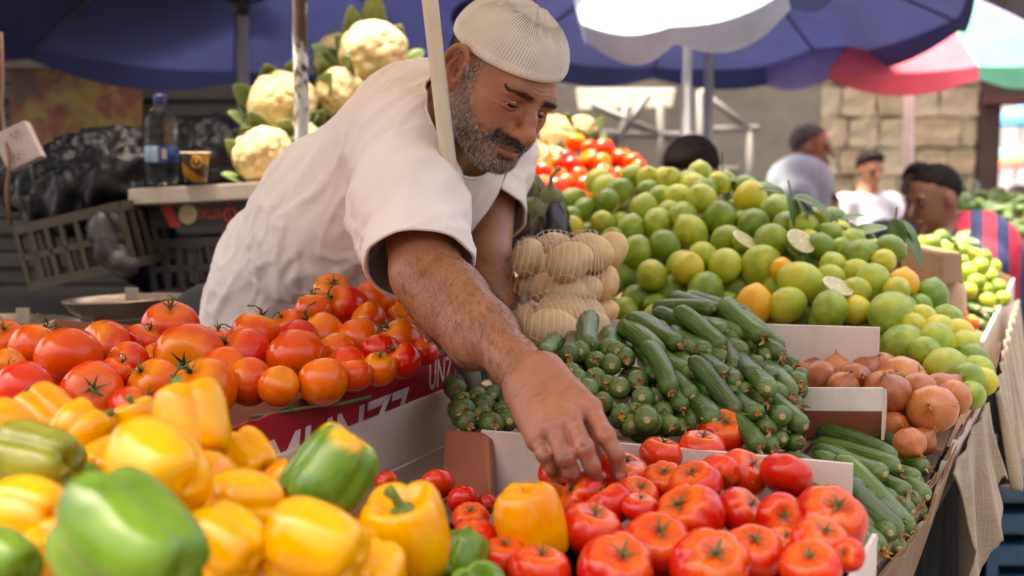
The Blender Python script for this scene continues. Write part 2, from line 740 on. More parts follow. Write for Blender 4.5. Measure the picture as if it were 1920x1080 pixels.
def worn_board(name, base, spot):
    b = NB(name)
    co = b.coord()
    n = b.noise(co, 10, 5, .6)
    c = b.ramp(n, [(.3, tuple(np.array(base) * .88)), (.7, base)])
    sp = b.ramp(b.noise(co, 26, 5, .75), [(.66, 0.0), (.71, 1.0)])
    c = b.mix(b.math('MULTIPLY', sp, .6), c, spot)
    st_ = b.ramp(b.noise(co, 14, 3, .5, .0, (1, 1, .15)), [(.58, 0.0), (.75, 1.0)])
    c = b.mix(b.math('MULTIPLY', st_, .25), c, spot)
    b.set(col=c, rough=.6)
    b.bump(b.noise(co, 130, 3), .25, .002)
    return b.m


CARDW = worn_board('worn_white_card', (.72, .63, .56), (.36, .22, .14))
CARD = worn_board('worn_pale_cardboard', (.64, .50, .42), (.30, .17, .10))
WORN = worn_board('worn_white_board', (.66, .53, .46), (.25, .12, .07))

# red printed tray of vine tomatoes
A1, A2, A3, A0 = at(425, 806, 1.41), at(848, 654, 1.90), at(105, 600, 2.12), at(-330, 760, 1.66)
dn = np.array([0, 0, -1.0])
out = unit(np.cross(A2 - A1, [0, 0, 1]))
tray = empty('red_tray', (A1 + A2 + A3 + A0) / 4 + dn * .13)
tag(tray, 'red printed cardboard tray holding the orange vine tomatoes', 'box')
T0 = np.array(tray.location)
# ragged top edge of the printed side
def ragged(a, b, drop, th, nrm, amp, mat, name, parent, org, n=26, seed=0):
    r = np.random.default_rng(seed)
    V, F = [], []
    for i in range(n + 1):
        t = i / n
        p = a + (b - a) * t
        up = amp * (math.sin(9 * t + seed) * .5 + r.uniform(-.5, .5))
        for q in (p + np.array([0, 0, up]), p + dn * drop):
            for s in (0, 1):
                V.append(q + nrm * th * s - org)
    for i in range(n):
        k = i * 4
        F += [(k, k + 4, k + 5, k + 1), (k + 2, k + 3, k + 7, k + 6), (k, k + 2, k + 6, k + 4), (k + 1, k + 5, k + 7, k + 3)]
    F += [(0, 1, 3, 2), (n * 4, n * 4 + 2, n * 4 + 3, n * 4 + 1)]
    return MB().add(V, F).build(name, mat, parent)


ragged(A1, A2, .17, .004, out, .004, REDP, 'printed_side', tray, T0, 30, 2)
ragged(A1 - out * .0005, A2 - out * .0005, .16, -.005, out, .006, CARDB, 'inner_liner', tray, T0, 34, 5)
ragged(A3, A2, .17, .005, unit(np.cross(A2 - A3, [0, 0, 1])), .001, BROWN, 'side_wall', tray, T0, 20, 1)
ragged(A0, A1, .17, .005, unit(np.cross(A1 - A0, [0, 0, 1])), .002, REDP, 'side_wall', tray, T0, 20, 3)
ragged(A3, A0, .17, .005, unit(np.cross(A0 - A3, [0, 0, 1])), .001, CARD, 'side_wall', tray, T0, 20, 4)
MB().slab([p + dn * .165 - T0 for p in (A0, A1, A2, A3)], .006).build('base', CARDB, tray)


def lettering(txt, a, b, h, nrm, mat, parent, org, shear=.18, lift=0.0, flip=False):
    """flat print: letters on the plane through a->b, height h, raised 0.6 mm off the surface"""
    cu = bpy.data.curves.new('lettering', 'FONT')
    cu.body = txt
    cu.size = 1.0
    cu.shear = shear
    cu.extrude = 0.0
    cu.offset = .012
    o = bpy.data.objects.new('lettering', cu)
    COL.objects.link(o)
    bpy.context.view_layer.update()
    w = max(o.dimensions.x, .01)
    me = bpy.data.meshes.new_from_object(o)
    bpy.data.objects.remove(o)
    x = unit(b - a)
    z = unit(np.array([0, 0, 1.0]) - x * x[2])
    o = obj('lettering', me, mat, parent)
    L = np.linalg.norm(b - a)
    M = np.eye(4)
    sx = L / w
    M[:3, 0], M[:3, 1], M[:3, 2] = x * sx, z * h, nrm
    M[:3, 3] = a + nrm * .0008 - org + z * lift
    if flip:
        M[:3, 0], M[:3, 1] = -x * sx, -z * h
        M[:3, 3] = b + nrm * .0008 - org + z * (h * .7 + lift)
    o.matrix_local = Matrix(M.tolist())
    return o


PRINTW = simple_mat('print_white', (.62, .50, .47), .5, .1, 20, 0)
e = A2 - A1
lettering('MUNZ7', A1 + e * .10 + dn * .105 + out * .004, A1 + e * .74 + dn * .105 + out * .004, .105, out, PRINTW, tray, T0, .22)
lettering('UNZ', A1 + e * .845 + dn * .050 + out * .004, A1 + e * .985 + dn * .050 + out * .004, .062, out, PRINTW, tray, T0, .22)
film = NB('clear_film')
film.set(col=(.9, .9, .92), rough=.06, trans=1.0, alpha=.35, ior=1.3)
# clear tape band stuck over the print
tp = [A1 + e * (.50 + .5 * i / 16) + dn * (.045 + .018 * math.sin(i * .55)) + out * (.0062 + .0016 * math.sin(i * 1.3)) - T0 for i in range(17)]
tv = []
for i, p in enumerate(tp):
    for j in range(5):
        tv.append(p + dn * (.012 * (j - 2)) + out * (.0018 * math.sin(j * 1.9 + i * .7)))
MB().add(tv, [(i * 5 + j, i * 5 + j + 1, i * 5 + j + 6, i * 5 + j + 5) for i in range(16) for j in range(4)]).build('tape', film.m, tray, True)

# white wooden box side in front of the tray, its brown end board and the long divider to the right
wb = empty('white_box', at(830, 900, 1.62))
W0 = np.array(wb.location)
tag(wb, 'worn white wooden box with a brown end board, holding the front tomatoes', 'box')
b1, b2 = A1 + dn * .052 + out * .010, A2 + dn * .058 + out * .010
MB().slab([b1 + dn * .20 - W0, b2 + dn * .17 - W0, b2 - W0, b1 - W0], -.010).build('side_board', WORN, wb, bevel=.002)
g1, g2 = b1 + (b2 - b1) * .58 + dn * .085 + out * .0112, b1 + (b2 - b1) * .90 + dn * .085 + out * .0112
MB().tube([g1 - W0, g2 - W0], .0022, 6).build('rib', WORN, wb, True)
MB().tube([g1 + dn * .035 + (g2 - g1) * .1 - W0, g2 + dn * .035 - (g2 - g1) * .25 - W0], .0018, 6).build('rib', WORN, wb, True)
q = [at(826, 935, 1.60), at(921, 945, 1.53), at(917, 822, 1.56), at(903, 811, 1.565), at(836, 806, 1.62)]
m = MB()
nn = unit(np.cross(q[1] - q[0], q[2] - q[1])) * .008
m.add([p - W0 for p in q] + [p - nn - W0 for p in q], [(0, 1, 2, 3, 4), (9, 8, 7, 6, 5)] + [(i, i + 5, (i + 1) % 5 + 5, (i + 1) % 5) for i in range(5)])
m.build('end_board', BROWN, wb, bevel=.0015)
d1, d2 = at(905, 806, 1.575), at(1600, 868, 1.415)
ragged(d1, d2, .16, .007, unit(np.cross(d2 - d1, [0, 0, 1])), .0006, WORN, 'divider', wb, W0, 12, 1)
# box floor under the front tomatoes, right wall with its pale corner flap
fb = empty('tomato_box', (.15, 1.15, .92))
F0 = np.array(fb.location)
tag(fb, 'pale carton with a torn corner flap under the front tomatoes', 'box')
fl = [np.array([-.30, 1.62, .93]), np.array([-.22, .86, .93]), np.array([.40, .88, .93]), np.array([.46, 1.40, .93])]
MB().slab([p - F0 for p in fl], -.008).build('base', CARDB, fb)
r1, r2 = at(1560, 1130, 1.16), at(1636, 1000, 1.33)
MB().slab([r1 + dn * .10 - F0, r2 + dn * .10 - F0, r2 - F0, r1 - F0], .005).build('side_wall', CARDW, fb)
MB().slab([r2 + dn * .09 - F0, at(1640, 1012, 1.36) + dn * .09 - F0, at(1640, 1005, 1.37) - F0, r2 - F0], .004).build('flap', CARD, fb)

# cardboard boxes along the customer edge: two corrugated layers
def corrugated(name, label, pts, drop, mat, th=.006, lean=.25, seed=0):
    e_ = empty(name, pts[0] + dn * drop)
    O = np.array(e_.location)
    tag(e_, label, 'box')
    for k in range(len(pts) - 1):
        a, b = pts[k], pts[k + 1]
        nr = unit(np.cross(b - a, [0, 0, 1]))
        r = np.random.default_rng(seed + k)
        n = 16
        V, F = [], []
        for i in range(n + 1):
            t = i / n
            p = a + (b - a) * t
            up = .004 * math.sin(11 * t + seed) + .003 * r.uniform(-1, 1)
            for q_, s in ((p + np.array([0, 0, up]), 0), (p + np.array([0, 0, up]) + nr * th, 1), (p + dn * drop - nr * drop * lean, 0), (p + dn * drop + nr * (th - drop * lean), 1)):
                V.append(q_ - O)
        for i in range(n):
            k4 = i * 4
            F += [(k4, k4 + 4, k4 + 5, k4 + 1), (k4 + 2, k4 + 3, k4 + 7, k4 + 6), (k4, k4 + 2, k4 + 6, k4 + 4), (k4 + 1, k4 + 5, k4 + 7, k4 + 3)]
        F += [(0, 1, 3, 2), (n * 4, n * 4 + 2, n * 4 + 3, n * 4 + 1)]
        MB().add(V, F).build('side', mat, e_)
        # flutes showing along the torn top edge
        fm = MB()
        for i in range(46):
            t = (i + .5) / 46
            p = a + (b - a) * t + nr * th * .5 - O
            fm.box(p + np.array([0, 0, .001]), (.0022, .0022, .008))
        fo = fm.build('flutes', CARDB, e_)
        fo['kind'] = 'stuff'
    return e_


corrugated('cucumber_box', 'brown cardboard box rim around the right corner cucumbers', [at(1598, 1092, 1.30), at(1700, 985, 1.47), at(1752, 890, 1.63)], .12, CARDB, seed=1)
corrugated('cucumber_box', 'outer torn cardboard box along the customer edge of the stall', [at(1640, 1090, 1.33), at(1735, 975, 1.50), at(1800, 800, 1.80)], .10, CARDB, seed=5)
corrugated('onion_box', 'brown cardboard box rim right of the onions', [at(1765, 868, 1.66), at(1812, 788, 1.80), at(1842, 735, 1.93)], .11, CARD, seed=9)
corrugated('lime_box', 'cardboard box rim under the rightmost limes', [at(1840, 745, 1.95), at(1862, 690, 2.12), at(1872, 640, 2.35)], .10, CARDB, seed=12)

# boards between the heaps
lb = empty('lime_crate', at(1400, 640, 1.98))
tag(lb, 'white board in front of the lime heap', 'board')
L0_ = np.array(lb.location)
p1, p2 = at(1090, 606, 2.06), at(1650, 613, 1.875)
MB().slab([p1 + dn * .13 - L0_, p2 + dn * .105 - L0_, p2 - L0_, p1 + np.array([0, 0, .008]) - L0_], .006).build('board', CARDW, lb, bevel=.0015)
MB().slab([p + np.array([0, 0, -.14]) - L0_ for p in (at(1000, 560, 2.2), at(1860, 700, 2.0), at(1800, 470, 3.0), at(960, 400, 2.9))], -.01).build('base', CARDB, lb)
ob = empty('onion_strip_box', at(1570, 760, 1.70))
tag(ob, 'low white-edged brown box in front of the onions', 'box')
O0 = np.array(ob.location)
s1, s2 = at(1488, 727, 1.705), at(1655, 727, 1.66)
fw = -unit(np.cross(s2 - s1, [0, 0, 1]))
MB().slab([s1 + dn * .034 + out * .0 - O0, s2 + dn * .034 - O0, s2 - O0, s1 - O0], -.005).build('white_strip', CARDW, ob, bevel=.0012)
MB().slab([s1 + dn * .0345 - O0, s2 + dn * .0345 - O0, s2 + dn * .075 + unit(s2 - CAMP) * .02 - O0, s1 + dn * .075 + unit(s1 - CAMP) * .02 - O0], .005).build('brown_side', BROWN, ob)
MB().slab([s2 + dn * .001 - O0, s2 + dn * .075 - O0, at(1662, 800, 1.80) - O0, at(1662, 735, 1.80) - O0], .004).build('torn_end', CARD, ob)
MB().slab([p - O0 for p in (at(1450, 790, 1.74), at(1768, 845, 1.70), at(1815, 740, 2.0), at(1450, 690, 2.05))], -.008).build('base', CARDB, ob)
bf = MB().slab([at(1652, 700, 1.93), at(1822, 762, 1.83), at(1826, 738, 1.84), at(1690, 673, 1.93)], .007).build('brown_flap', BROWN)
tag(bf, 'red-brown board standing between onions and rightmost limes', 'board')
# cucumber heap support: slanted inner board so that nothing hollow shows
cb_ = MB().slab([at(985, 800, 1.80), at(1500, 850, 1.66), at(1500, 690, 1.95), at(985, 640, 2.02)], -.008).build('cucumber_crate', CARD)
tag(cb_, 'pale board under the cucumber heap', 'board')
# brown carton end and pink card behind the limes
ce = MB().slab([at(1688, 535, 2.62), at(1768, 535, 2.55), at(1768, 472, 2.55), at(1688, 455, 2.62)], -.10)
ce = ce.build('carton', CARDB, bevel=.008)
tag(ce, 'brown carton end with rounded corner behind the limes', 'box')
pc_ = MB().slab([at(1755, 588, 2.62), at(1811, 588, 2.58), at(1810, 533, 2.58), at(1762, 524, 2.62)], -.006).build('price_card', CARD)
tag(pc_, 'blank pinkish card behind the rightmost limes', 'card')

# ---- burlap hung over the customer edge
bb = NB('burlap')
_co = bb.coord()
wx = bb.noise(_co, 260, 2, .5, 0, (1, 1, .1))
wz = bb.noise(_co, 260, 2, .5, 0, (.1, .1, 1))
bb.set(col=bb.ramp(bb.noise(_co, 8, 5, .6), [(.3, (.22, .155, .088)), (.7, (.33, .25, .155))]), rough=.95, sheen=.2)
bb.bump(bb.math('ADD', wx, wz), .6, .003)


def hanging(name, label, pts, drops, mat, fold=.02, seed=0, ns=70, nz=26, outw=.02, cat='cloth'):
    r = np.random.default_rng(seed)
    pts = np.array(pts)
    seg = np.concatenate([[0], np.cumsum(np.linalg.norm(np.diff(pts, axis=0), axis=1))])
    V = []
    jag = np.cumsum(r.normal(0, .010, ns + 1))
    for i in range(ns + 1):
        s = seg[-1] * i / ns
        p = np.array([np.interp(s, seg, pts[:, k]) for k in range(3)])
        k = min(np.searchsorted(seg, s, side='right') - 1, len(pts) - 2)
        t = unit(pts[k + 1] - pts[k])
        nr = unit(np.cross(t, [0, 0, 1]))
        dr = np.interp(i / ns, np.linspace(0, 1, len(drops)), drops) + jag[i] * .35 + r.uniform(-.006, .006)
        for j in range(nz + 1):
            w = j / nz
            f = fold * (.25 + w) * (math.sin(s * 46 + seed) + .5 * math.sin(s * 91 + 2 * seed + w))
            sw_ = .012 * math.sin(5 * w + s * 9)
            V.append(p + nr * (outw + f + .03 * w) + t * sw_ + dn * dr * w)
    me = mesh_from(name, V, [(a, b, c, d) for a, b, c, d in grid_faces(nz + 1, ns + 1, False)])
    o = obj(name, me, mat)
    md = o.modifiers.new('thickness', 'SOLIDIFY')
    md.thickness = .003
    tag(o, label, cat)
    return o


hanging('burlap_cloth', 'ragged burlap strip hanging below the onion box', [at(1762, 885, 1.69), at(1800, 806, 1.84), at(1832, 752, 1.98)], [.10, .30, .34, .20, .16, .15], bb.m, .010, 3)
hanging('burlap_cloth', 'burlap hanging over the stall edge below the farther boxes', [at(1848, 735, 2.05), at(1868, 640, 2.5), at(1893, 560, 3.2)], [.16, .22, .20, .26, .25], bb.m, .014, 6)

# blue crate wrapped in film, on the ground
bc = empty('blue_crate', (*wpt(1905, 1000, 3.2)[:2], 0))
tag(bc, 'blue plastic crate wrapped in clear film at the lower right', 'crate')
bl = simple_mat('blue_plastic', (.010, .060, .125), .35, .25, 10, .2, 40)
for k in range(7):
    MB().box((.06, 0, .06 + k * .085), (.40, .36, .055)).build('slat', bl, bc, bevel=.008)
for sx in (-.14, .26):
    for sy in (-.175, .175):
        MB().box((sx, sy, .31), (.03, .02, .62)).build('corner_post', bl, bc)
fw_ = NB('crumpled_film')
fw_.set(col=(.45, .75, .92), rough=.12, trans=.9, alpha=.55)
fw_.bump(fw_.noise(fw_.coord(), 16, 4, .6), .8, .03)
MB().box((.06, 0, .60), (.43, .39, .10)).build('film', fw_.m, bc, bevel=.03)

# ---- umbrellas
def cloth_mat(name, col, trans=.45):
    b = NB(name)
    co = b.coord()
    c = b.ramp(b.noise(co, 5, 5, .6), [(.3, tuple(np.array(col) * .82)), (.7, tuple(np.minimum(np.array(col) * 1.1, 1)))])
    b.set(col=c, rough=.8)
    tr = b.n('BsdfTranslucent')
    b.l(c, tr.inputs[0])
    mx = b.n('MixShader')
    mx.inputs[0].default_value = trans
    b.l(b.p.outputs[0], mx.inputs[1])
    b.l(tr.outputs[0], mx.inputs[2])
    b.l(mx.outputs[0], b.out.inputs[0])
    b.bump(b.noise(co, 7, 3), .3, .02)
    return b.m


BLUE = cloth_mat('blue_canvas', (.034, .042, .135), .22)
BLUED = cloth_mat('dark_blue_canvas', (.042, .050, .145), .22)
WHITEC = cloth_mat('bleached_canvas', (.33, .40, .54), .25)
PINK = cloth_mat('pink_canvas', (.85, .17, .24), .5)
LILAC = cloth_mat('lilac_canvas', (.34, .32, .70), .45)
MINT = cloth_mat('green_canvas', (.16, .56, .38), .45)
METAL = simple_mat('grey_metal_pole', (.50, .50, .49), .4, .1, 10, .1, 60, .1)
WPOLE = simple_mat('white_painted_pole', (.66, .63, .57), .42, .1, 10, .1, 40)


def umbrella(label, hub, axis, R, drop, cols, val, pole_to, pole_r, pole_mat, rib_m, n=8, phase=0.0, sag=.05, val_mats=None, rib_show=True):
    hub = np.asarray(hub, float)
    z = unit(axis)
    x = unit(np.cross([0, 1, 0], z))
    y = np.cross(z, x)
    base = np.asarray(pole_to, float)
    e = empty('market_umbrella', base)
    tag(e, label, 'umbrella', 'market umbrellas')
    L = lambda a, r, h: hub + x * r * math.cos(a) + y * r * math.sin(a) + z * h - base
    na, nr = 10, 9
    for k in range(n):
        V, F = [], []
        a0, a1 = phase + 2 * math.pi * k / n, phase + 2 * math.pi * (k + 1) / n
        for j in range(nr + 1):
            t = j / nr
            for i in range(na + 1):
                s = i / na
                a = a0 + (a1 - a0) * s
                chord = 1 - (1 - math.cos(math.pi / n)) * math.sin(math.pi * s) * .9
                h = drop * (1 - t ** 1.25) - sag * math.sin(math.pi * s) * t * .6
                V.append(L(a, R * t * chord + .002, h))
        F = grid_faces(na + 1, nr + 1, False)
        me = mesh_from('panel', V, F)
        obj('panel', me, cols[k % len(cols)], e)
        if val:
            V = []
            for j in range(4):
                w = j / 3
                for i in range(na + 1):
                    s = i / na
                    a = a0 + (a1 - a0) * s
                    chord = 1 - (1 - math.cos(math.pi / n)) * math.sin(math.pi * s) * .9
                    sc = val * (.25 + .75 * math.sin(math.pi * min(max(s, .04), .96)) ** .45)
                    V.append(L(a, (R * chord) * (1.002 + .012 * w), -sag * math.sin(math.pi * s) * .6 - sc * w))
            obj('valance', mesh_from('valance', V, grid_faces(na + 1, 4, False)), (val_mats or cols)[k % len(val_mats or cols)], e)
        if rib_show:
            MB().tube([L(a0, .02, drop - .02), L(a0, R * .5, drop * .58 - .012), L(a0, R * .99, -.006)], .006, 6).build('rib', rib_m, e, True)
            MB().tube([L(a0, .03, drop - .42), L(a0, R * .46, drop * .60 - .02)], .005, 6).build('strut', rib_m, e, True)
    MB().tube([base - base, hub + z * drop - base], pole_r, 12).build('pole', pole_mat, e, True)
    MB().tube([hub + z * (drop - .46) - base, hub + z * (drop - .38) - base], pole_r * 1.7, 12).build('hub', simple_mat('black_plastic', (.015, .015, .016), .5), e, True)
    return e


h1 = at(452, 60, 4.3)
umbrella('large blue umbrella above the left stall with grey pole', (h1[0], h1[1], 2.0), (0, .10, 1), 1.18, .45, [BLUE], .10, (h1[0], h1[1], 0), .021, METAL, simple_mat('dark_rib', (.05, .05, .06), .5), 8, .25)
h2 = wpt(1330, 100, 4.9)
umbrella('dark blue umbrella behind the man\'s head and to its right', (h2[0], h2[1], 2.07), (.0, .125, 1), 1.05, .36, [BLUED], .10, (h2[0] - .02, h2[1] - .22, 0), .020, METAL, simple_mat('dark_rib', (.05, .05, .06), .5), 8, .1)
p4 = wpt(1278, 300, 3.75)
umbrella('umbrella with bleached pale top on a silver pole', (wpt(1315, 0, 3.95)[0], 3.95, 2.08), (-.34, -.50, 1), .46, .18, [WHITEC, WHITEC, BLUE, WHITEC, WHITEC, WHITEC, BLUE, WHITEC], .10, (p4[0], 3.75, 0), .017, METAL, METAL, 8, .3)
p5 = wpt(1703, 410, 5.95)
h5 = wpt(1684, 112, 6.0)
umbrella('tilted pink, lilac and green umbrella on a white pole', (h5[0] + .03, h5[1], h5[2] + .05), (-.05, -.20, 1), .82, .36, [LILAC, PINK, MINT, PINK, MINT, LILAC, PINK, MINT], .10, (p5[0] + .05, 5.95, 0), .026, WPOLE, WPOLE, 8, -.72, .04)
# the seller's own umbrella: its leaning white pole crosses the picture, a canopy added out of view shades the stall
q0, q1 = at(806, 0, 1.735), at(853, 410, 1.76)
ax = unit(q0 - q1)
hub0 = q1 + ax * ((2.28 - q1[2]) / ax[2])
foot = q1 + ax * ((.93 - q1[2]) / ax[2])
own = umbrella('cream leaning umbrella pole in front of the man, canopy added overhead for shade', hub0, ax, 1.25, .38, [cloth_mat('cream_canvas', (.52, .48, .42), .15)], .10, foot, .0122, simple_mat('cream_pole', (.66, .60, .48), .35, .06, 20, .08, 80), WPOLE, 8, .2)

# rusty post in front of the cauliflowers
rb = NB('rusty_white_paint')
_co = rb.coord()
_n = rb.noise(_co, 16, 6, .7, .5, (1, 1, .45))
_m = rb.ramp(_n, [(.46, 1.0), (.50, 0.0)])
rb.set(col=rb.mix(_m, rb.ramp(rb.noise(_co, 30, 3), [(.3, (.36, .38, .38)), (.7, (.52, .54, .54))]), (.055, .028, .018)), rough=rb.mix(_m, .4, .9))
rb.bump(_n, .3, .003)
pr = wpt(566, 250, 3.0)
rp = MB().tube([(pr[0], 3.0, 0), (pr[0], 3.0, 2.6)], .0185, 16).build('steel_post', rb.m, None, True)
tag(rp, 'white steel post with flaking rusty paint in front of the cauliflowers', 'post')

# white metal frame standing by the plaster wall
fr = empty('metal_frame', (*wpt(1340, 330, 7.2)[:2], 0))
tag(fr, 'light grey metal tube frame with diagonal brace by the back wall', 'frame')
FO = np.array(fr.location)
for a, b in (((1312, 170), (1316, 420)), ((1312, 170), (1403, 240)), ((1318, 244), (1422, 240)), ((1405, 245), (1406, 420)), ((1318, 320), (1385, 318))):
    MB().tube([wpt(*a, 7.2) - FO, wpt(*b, 7.2) - FO], .021, 8).build('tube', simple_mat('pale_grey_paint', (.17, .165, .15), .5), fr, True)
fr2 = empty('metal_frame', (*wpt(1190, 300, 6.2)[:2], 0))
tag(fr2, 'grey crossed metal bars behind the far tomatoes', 'frame')
FO = np.array(fr2.location)
for a, b in (((1110, 196), (1262, 262)), ((1215, 180), (1150, 270)), ((1238, 190), (1240, 400)), ((1120, 250), (1300, 255)), ((1175, 200), (1150, 330))):
    MB().tube([wpt(*a, 6.2) - FO, wpt(*b, 6.2) - FO], .020, 8).build('tube', simple_mat('pale_grey_paint', (.17, .165, .15), .5), fr2, True)
aw = MB().slab([wpt(1085, 200, 8.6), wpt(1260, 195, 8.6), wpt(1265, 165, 8.2), wpt(1080, 165, 8.2)], .02).build('awning_strip', cloth_mat('white_awning', (.72, .70, .66), .5))
tag(aw, 'white awning strip under the dark blue umbrella', 'awning')

# unseen additions: awning to darken the left stall, house row for reflections and contrast
la = empty('added_awning', (-2.2, 3.4, 0))
tag(la, 'dark tarpaulin awning added out of view to shade the left stall', 'awning')
MB().slab([(-1.3, -1.9, 2.62), (1.02, -1.9, 2.55), (1.02, 1.9, 2.62), (-1.3, 1.9, 2.70)], .004).build('tarpaulin', cloth_mat('dark_tarp', (.03, .034, .05), .05), la)
for px in (-1.28, 1.0):
    for py in (-1.88, 1.88):
        MB().tube([(px, py, 0), (px, py, 2.66)], .02, 8).build('pole', METAL, la, True)
hs = empty('added_house_row', (0, -7.5, 0))
tag(hs, 'row of houses added behind the viewer for reflections', 'building')
MB().box((0, -1.5, 2.6), (34, 3, 5.2)).build('wall', wall_mat('house_stone', (.20, .17, .13), (.30, .26, .20), 1.5), hs)
for k in range(9):
    MB().box((-14 + k * 3.5, .03, 1.3), (1.7, .08, 2.5)).build('shop_door', wall_mat('dark_shop_door', (.03, .03, .03), (.06, .055, .05), 3), hs)  # plain dark door panels
# ---------------------------------------------------------------- produce: meshes shared by alike pieces
def sphere_param(fn, nu=36, nv=22):
    """closed surface from fn(theta array, phi) -> (n,3); poles kept as tiny rings"""
    V = []
    th = np.linspace(0, 2 * math.pi, nu, endpoint=False)
    for j in range(nv):
        ph = 0.004 + (math.pi - 0.008) * j / (nv - 1)
        V.append(fn(th, ph))
    V = np.concatenate(V)
    F = [(a, d, c, b) for a, b, c, d in grid_faces(nu, nv)]
    F.append(tuple(range(nu)))
    F.append(tuple(range(nu * nv - 1, nu * (nv - 1) - 1, -1)))
    return V, F


def tomato_mesh(seed, lobes, rib, flat, dimple=.30):
    r = np.random.default_rng(seed)
    p0, amp = r.uniform(0, 6), r.uniform(.5, 1.4, 12)

    def fn(th, ph):
        a = th * lobes / 2 + p0 + .25 * np.sin(th + p0)
        val = np.abs(np.cos(a)) ** .55
        k = rib * (math.exp(-((ph - .75) / .75) ** 2))
        w = 1 - k * (1 - val) * amp[(th * lobes / (2 * math.pi)).astype(int) % 12]
        w = w + .025 * np.sin(2 * th + p0) + .015 * np.sin(3 * th + 2 * p0)
        rr = math.sin(ph) ** .86 * w
        z = flat * (math.cos(ph) - dimple * math.exp(-(ph / .42) ** 2) + .06 * math.exp(-((math.pi - ph) / .3) ** 2)) + .03 * np.cos(th + p0) * math.sin(ph)
        return np.stack([rr * np.cos(th), rr * np.sin(th), z + 0 * th], 1)
    V, F = sphere_param(fn, 44, 24)
    return mesh_from('tomato', V, F)


def calyx_mesh(seed, flat, dimple, vine=False):
    r = np.random.default_rng(seed)
    m = MB()
    z0 = flat * (1 - dimple) + .02
    n = 5 if not vine else 6
    for k in range(n):
        a = 2 * math.pi * k / n + r.uniform(-.25, .25)
        L = r.uniform(.30, .46) * (1.15 if vine else 1)
        w = .055
        up = r.uniform(.02, .14) + (.12 if vine else 0)
        c, s = math.cos(a), math.sin(a)
        pts = []
        for t in (0, .35, .7, 1):
            rr = .04 + L * t
            z = z0 + .02 + (.20 + up) * t - .24 * max(0, t - .5) + .05 * r.uniform(-1, 1) * t
            ww = w * (1 - t * .92)
            pts += [(rr * c - ww * s, rr * s + ww * c, z), (rr * c, rr * s, z + .018), (rr * c + ww * s, rr * s - ww * c, z)]
        m.add(pts, [(i * 3 + j, i * 3 + j + 1, i * 3 + j + 4, i * 3 + j + 3) for i in range(3) for j in range(2)])
    h = .26 if vine else .16
    bx, by = r.uniform(-.12, .12, 2)
    m.tube([(0, 0, z0 - .02), (bx * .4, by * .4, z0 + h * .6), (bx, by, z0 + h)], [.055, .04, .048], 6)
    if vine:
        m.tube([(bx, by, z0 + h), (bx * 2 + .25, by * 3, z0 + h + .12), (bx * 2 + .55, by * 4 + .1, z0 + h + .08)], [.045, .035, .04], 6)
    return m.mesh('calyx', True)


def pepper_mesh(seed, lobes, tall=1.15):
    r = np.random.default_rng(seed)
    p0 = r.uniform(0, 6)
    am = r.uniform(.7, 1.25, 8)
    bend = r.uniform(-.12, .12, 2)

    def fn(th, ph):
        a = th * lobes / 2 + p0 + .18 * np.sin(th + 1.3 * p0)
        ix = ((th + 2 * p0 / lobes) * lobes / (2 * math.pi)).astype(int) % 8
        val = np.abs(np.cos(a)) ** .62
        t = ph / math.pi
        k = .17 + .16 * math.exp(-((t - .12) / .16) ** 2) + .20 * math.exp(-((t - .95) / .20) ** 2)
        prof = max(math.sin(ph), 1e-3) ** .56 * (1.0 - .20 * t + .06 * math.sin(math.pi * t))
        rr = prof * (1 - k * (1 - val)) * (1 + .05 * np.sin(th + p0))
        z = tall * math.copysign(abs(math.cos(ph)) ** .8, math.cos(ph))
        z = z - .50 * math.exp(-(ph / .52) ** 2) + (.42 * (1.1 - .55 * val * am[ix])) * math.exp(-((math.pi - ph) / .62) ** 2)
        z = z + .10 * val * math.exp(-((t - .18) / .12) ** 2)
        x = rr * np.cos(th) + bend[0] * (z ** 2)
        y = rr * np.sin(th) + bend[1] * (z ** 2)
        return np.stack([x, y, z + 0 * th], 1)
    V, F = sphere_param(fn, 64, 38)
    V = V + .035 * np.stack([fbm(V, 1.3, seed + i) for i in range(3)], 1)
    return mesh_from('pepper', V, F)


def pepper_stem_mesh(seed, tall=1.15):
    r = np.random.default_rng(seed)
    z0 = tall - .52
    b = r.uniform(-.25, .25, 2)
    m = MB()
    pts = [(0, 0, z0 - .05), (0, 0, z0 + .06), (b[0] * .2, b[1] * .2, z0 + .16), (b[0] * .7, b[1] * .7, z0 + .42), (b[0] * 1.5, b[1] * 1.5, z0 + .62)]
    m.tube(pts, [.34, .27, .13, .095, .135], 12)
    return m.mesh('stem', True)


def lime_mesh(seed):
    r = np.random.default_rng(seed)
    el, nip = r.uniform(1.0, 1.16), r.uniform(.05, .15)
    p0 = r.uniform(0, 6)

    def fn(th, ph):
        rr = math.sin(ph) * (1 + .02 * np.sin(2 * th + p0))
        z = el * math.cos(ph) + nip * math.exp(-(ph / .20) ** 2) - .05 * math.exp(-((math.pi - ph) / .18) ** 2) + .02 * math.exp(-((math.pi - ph) / .35) ** 2)
        return np.stack([rr * np.cos(th), rr * np.sin(th), z + 0 * th], 1)
    V, F = sphere_param(fn, 28, 20)
    V += .02 * np.stack([fbm(V, 1.6, seed + i * 3) for i in range(3)], 1)
    return mesh_from('lime', V, F)


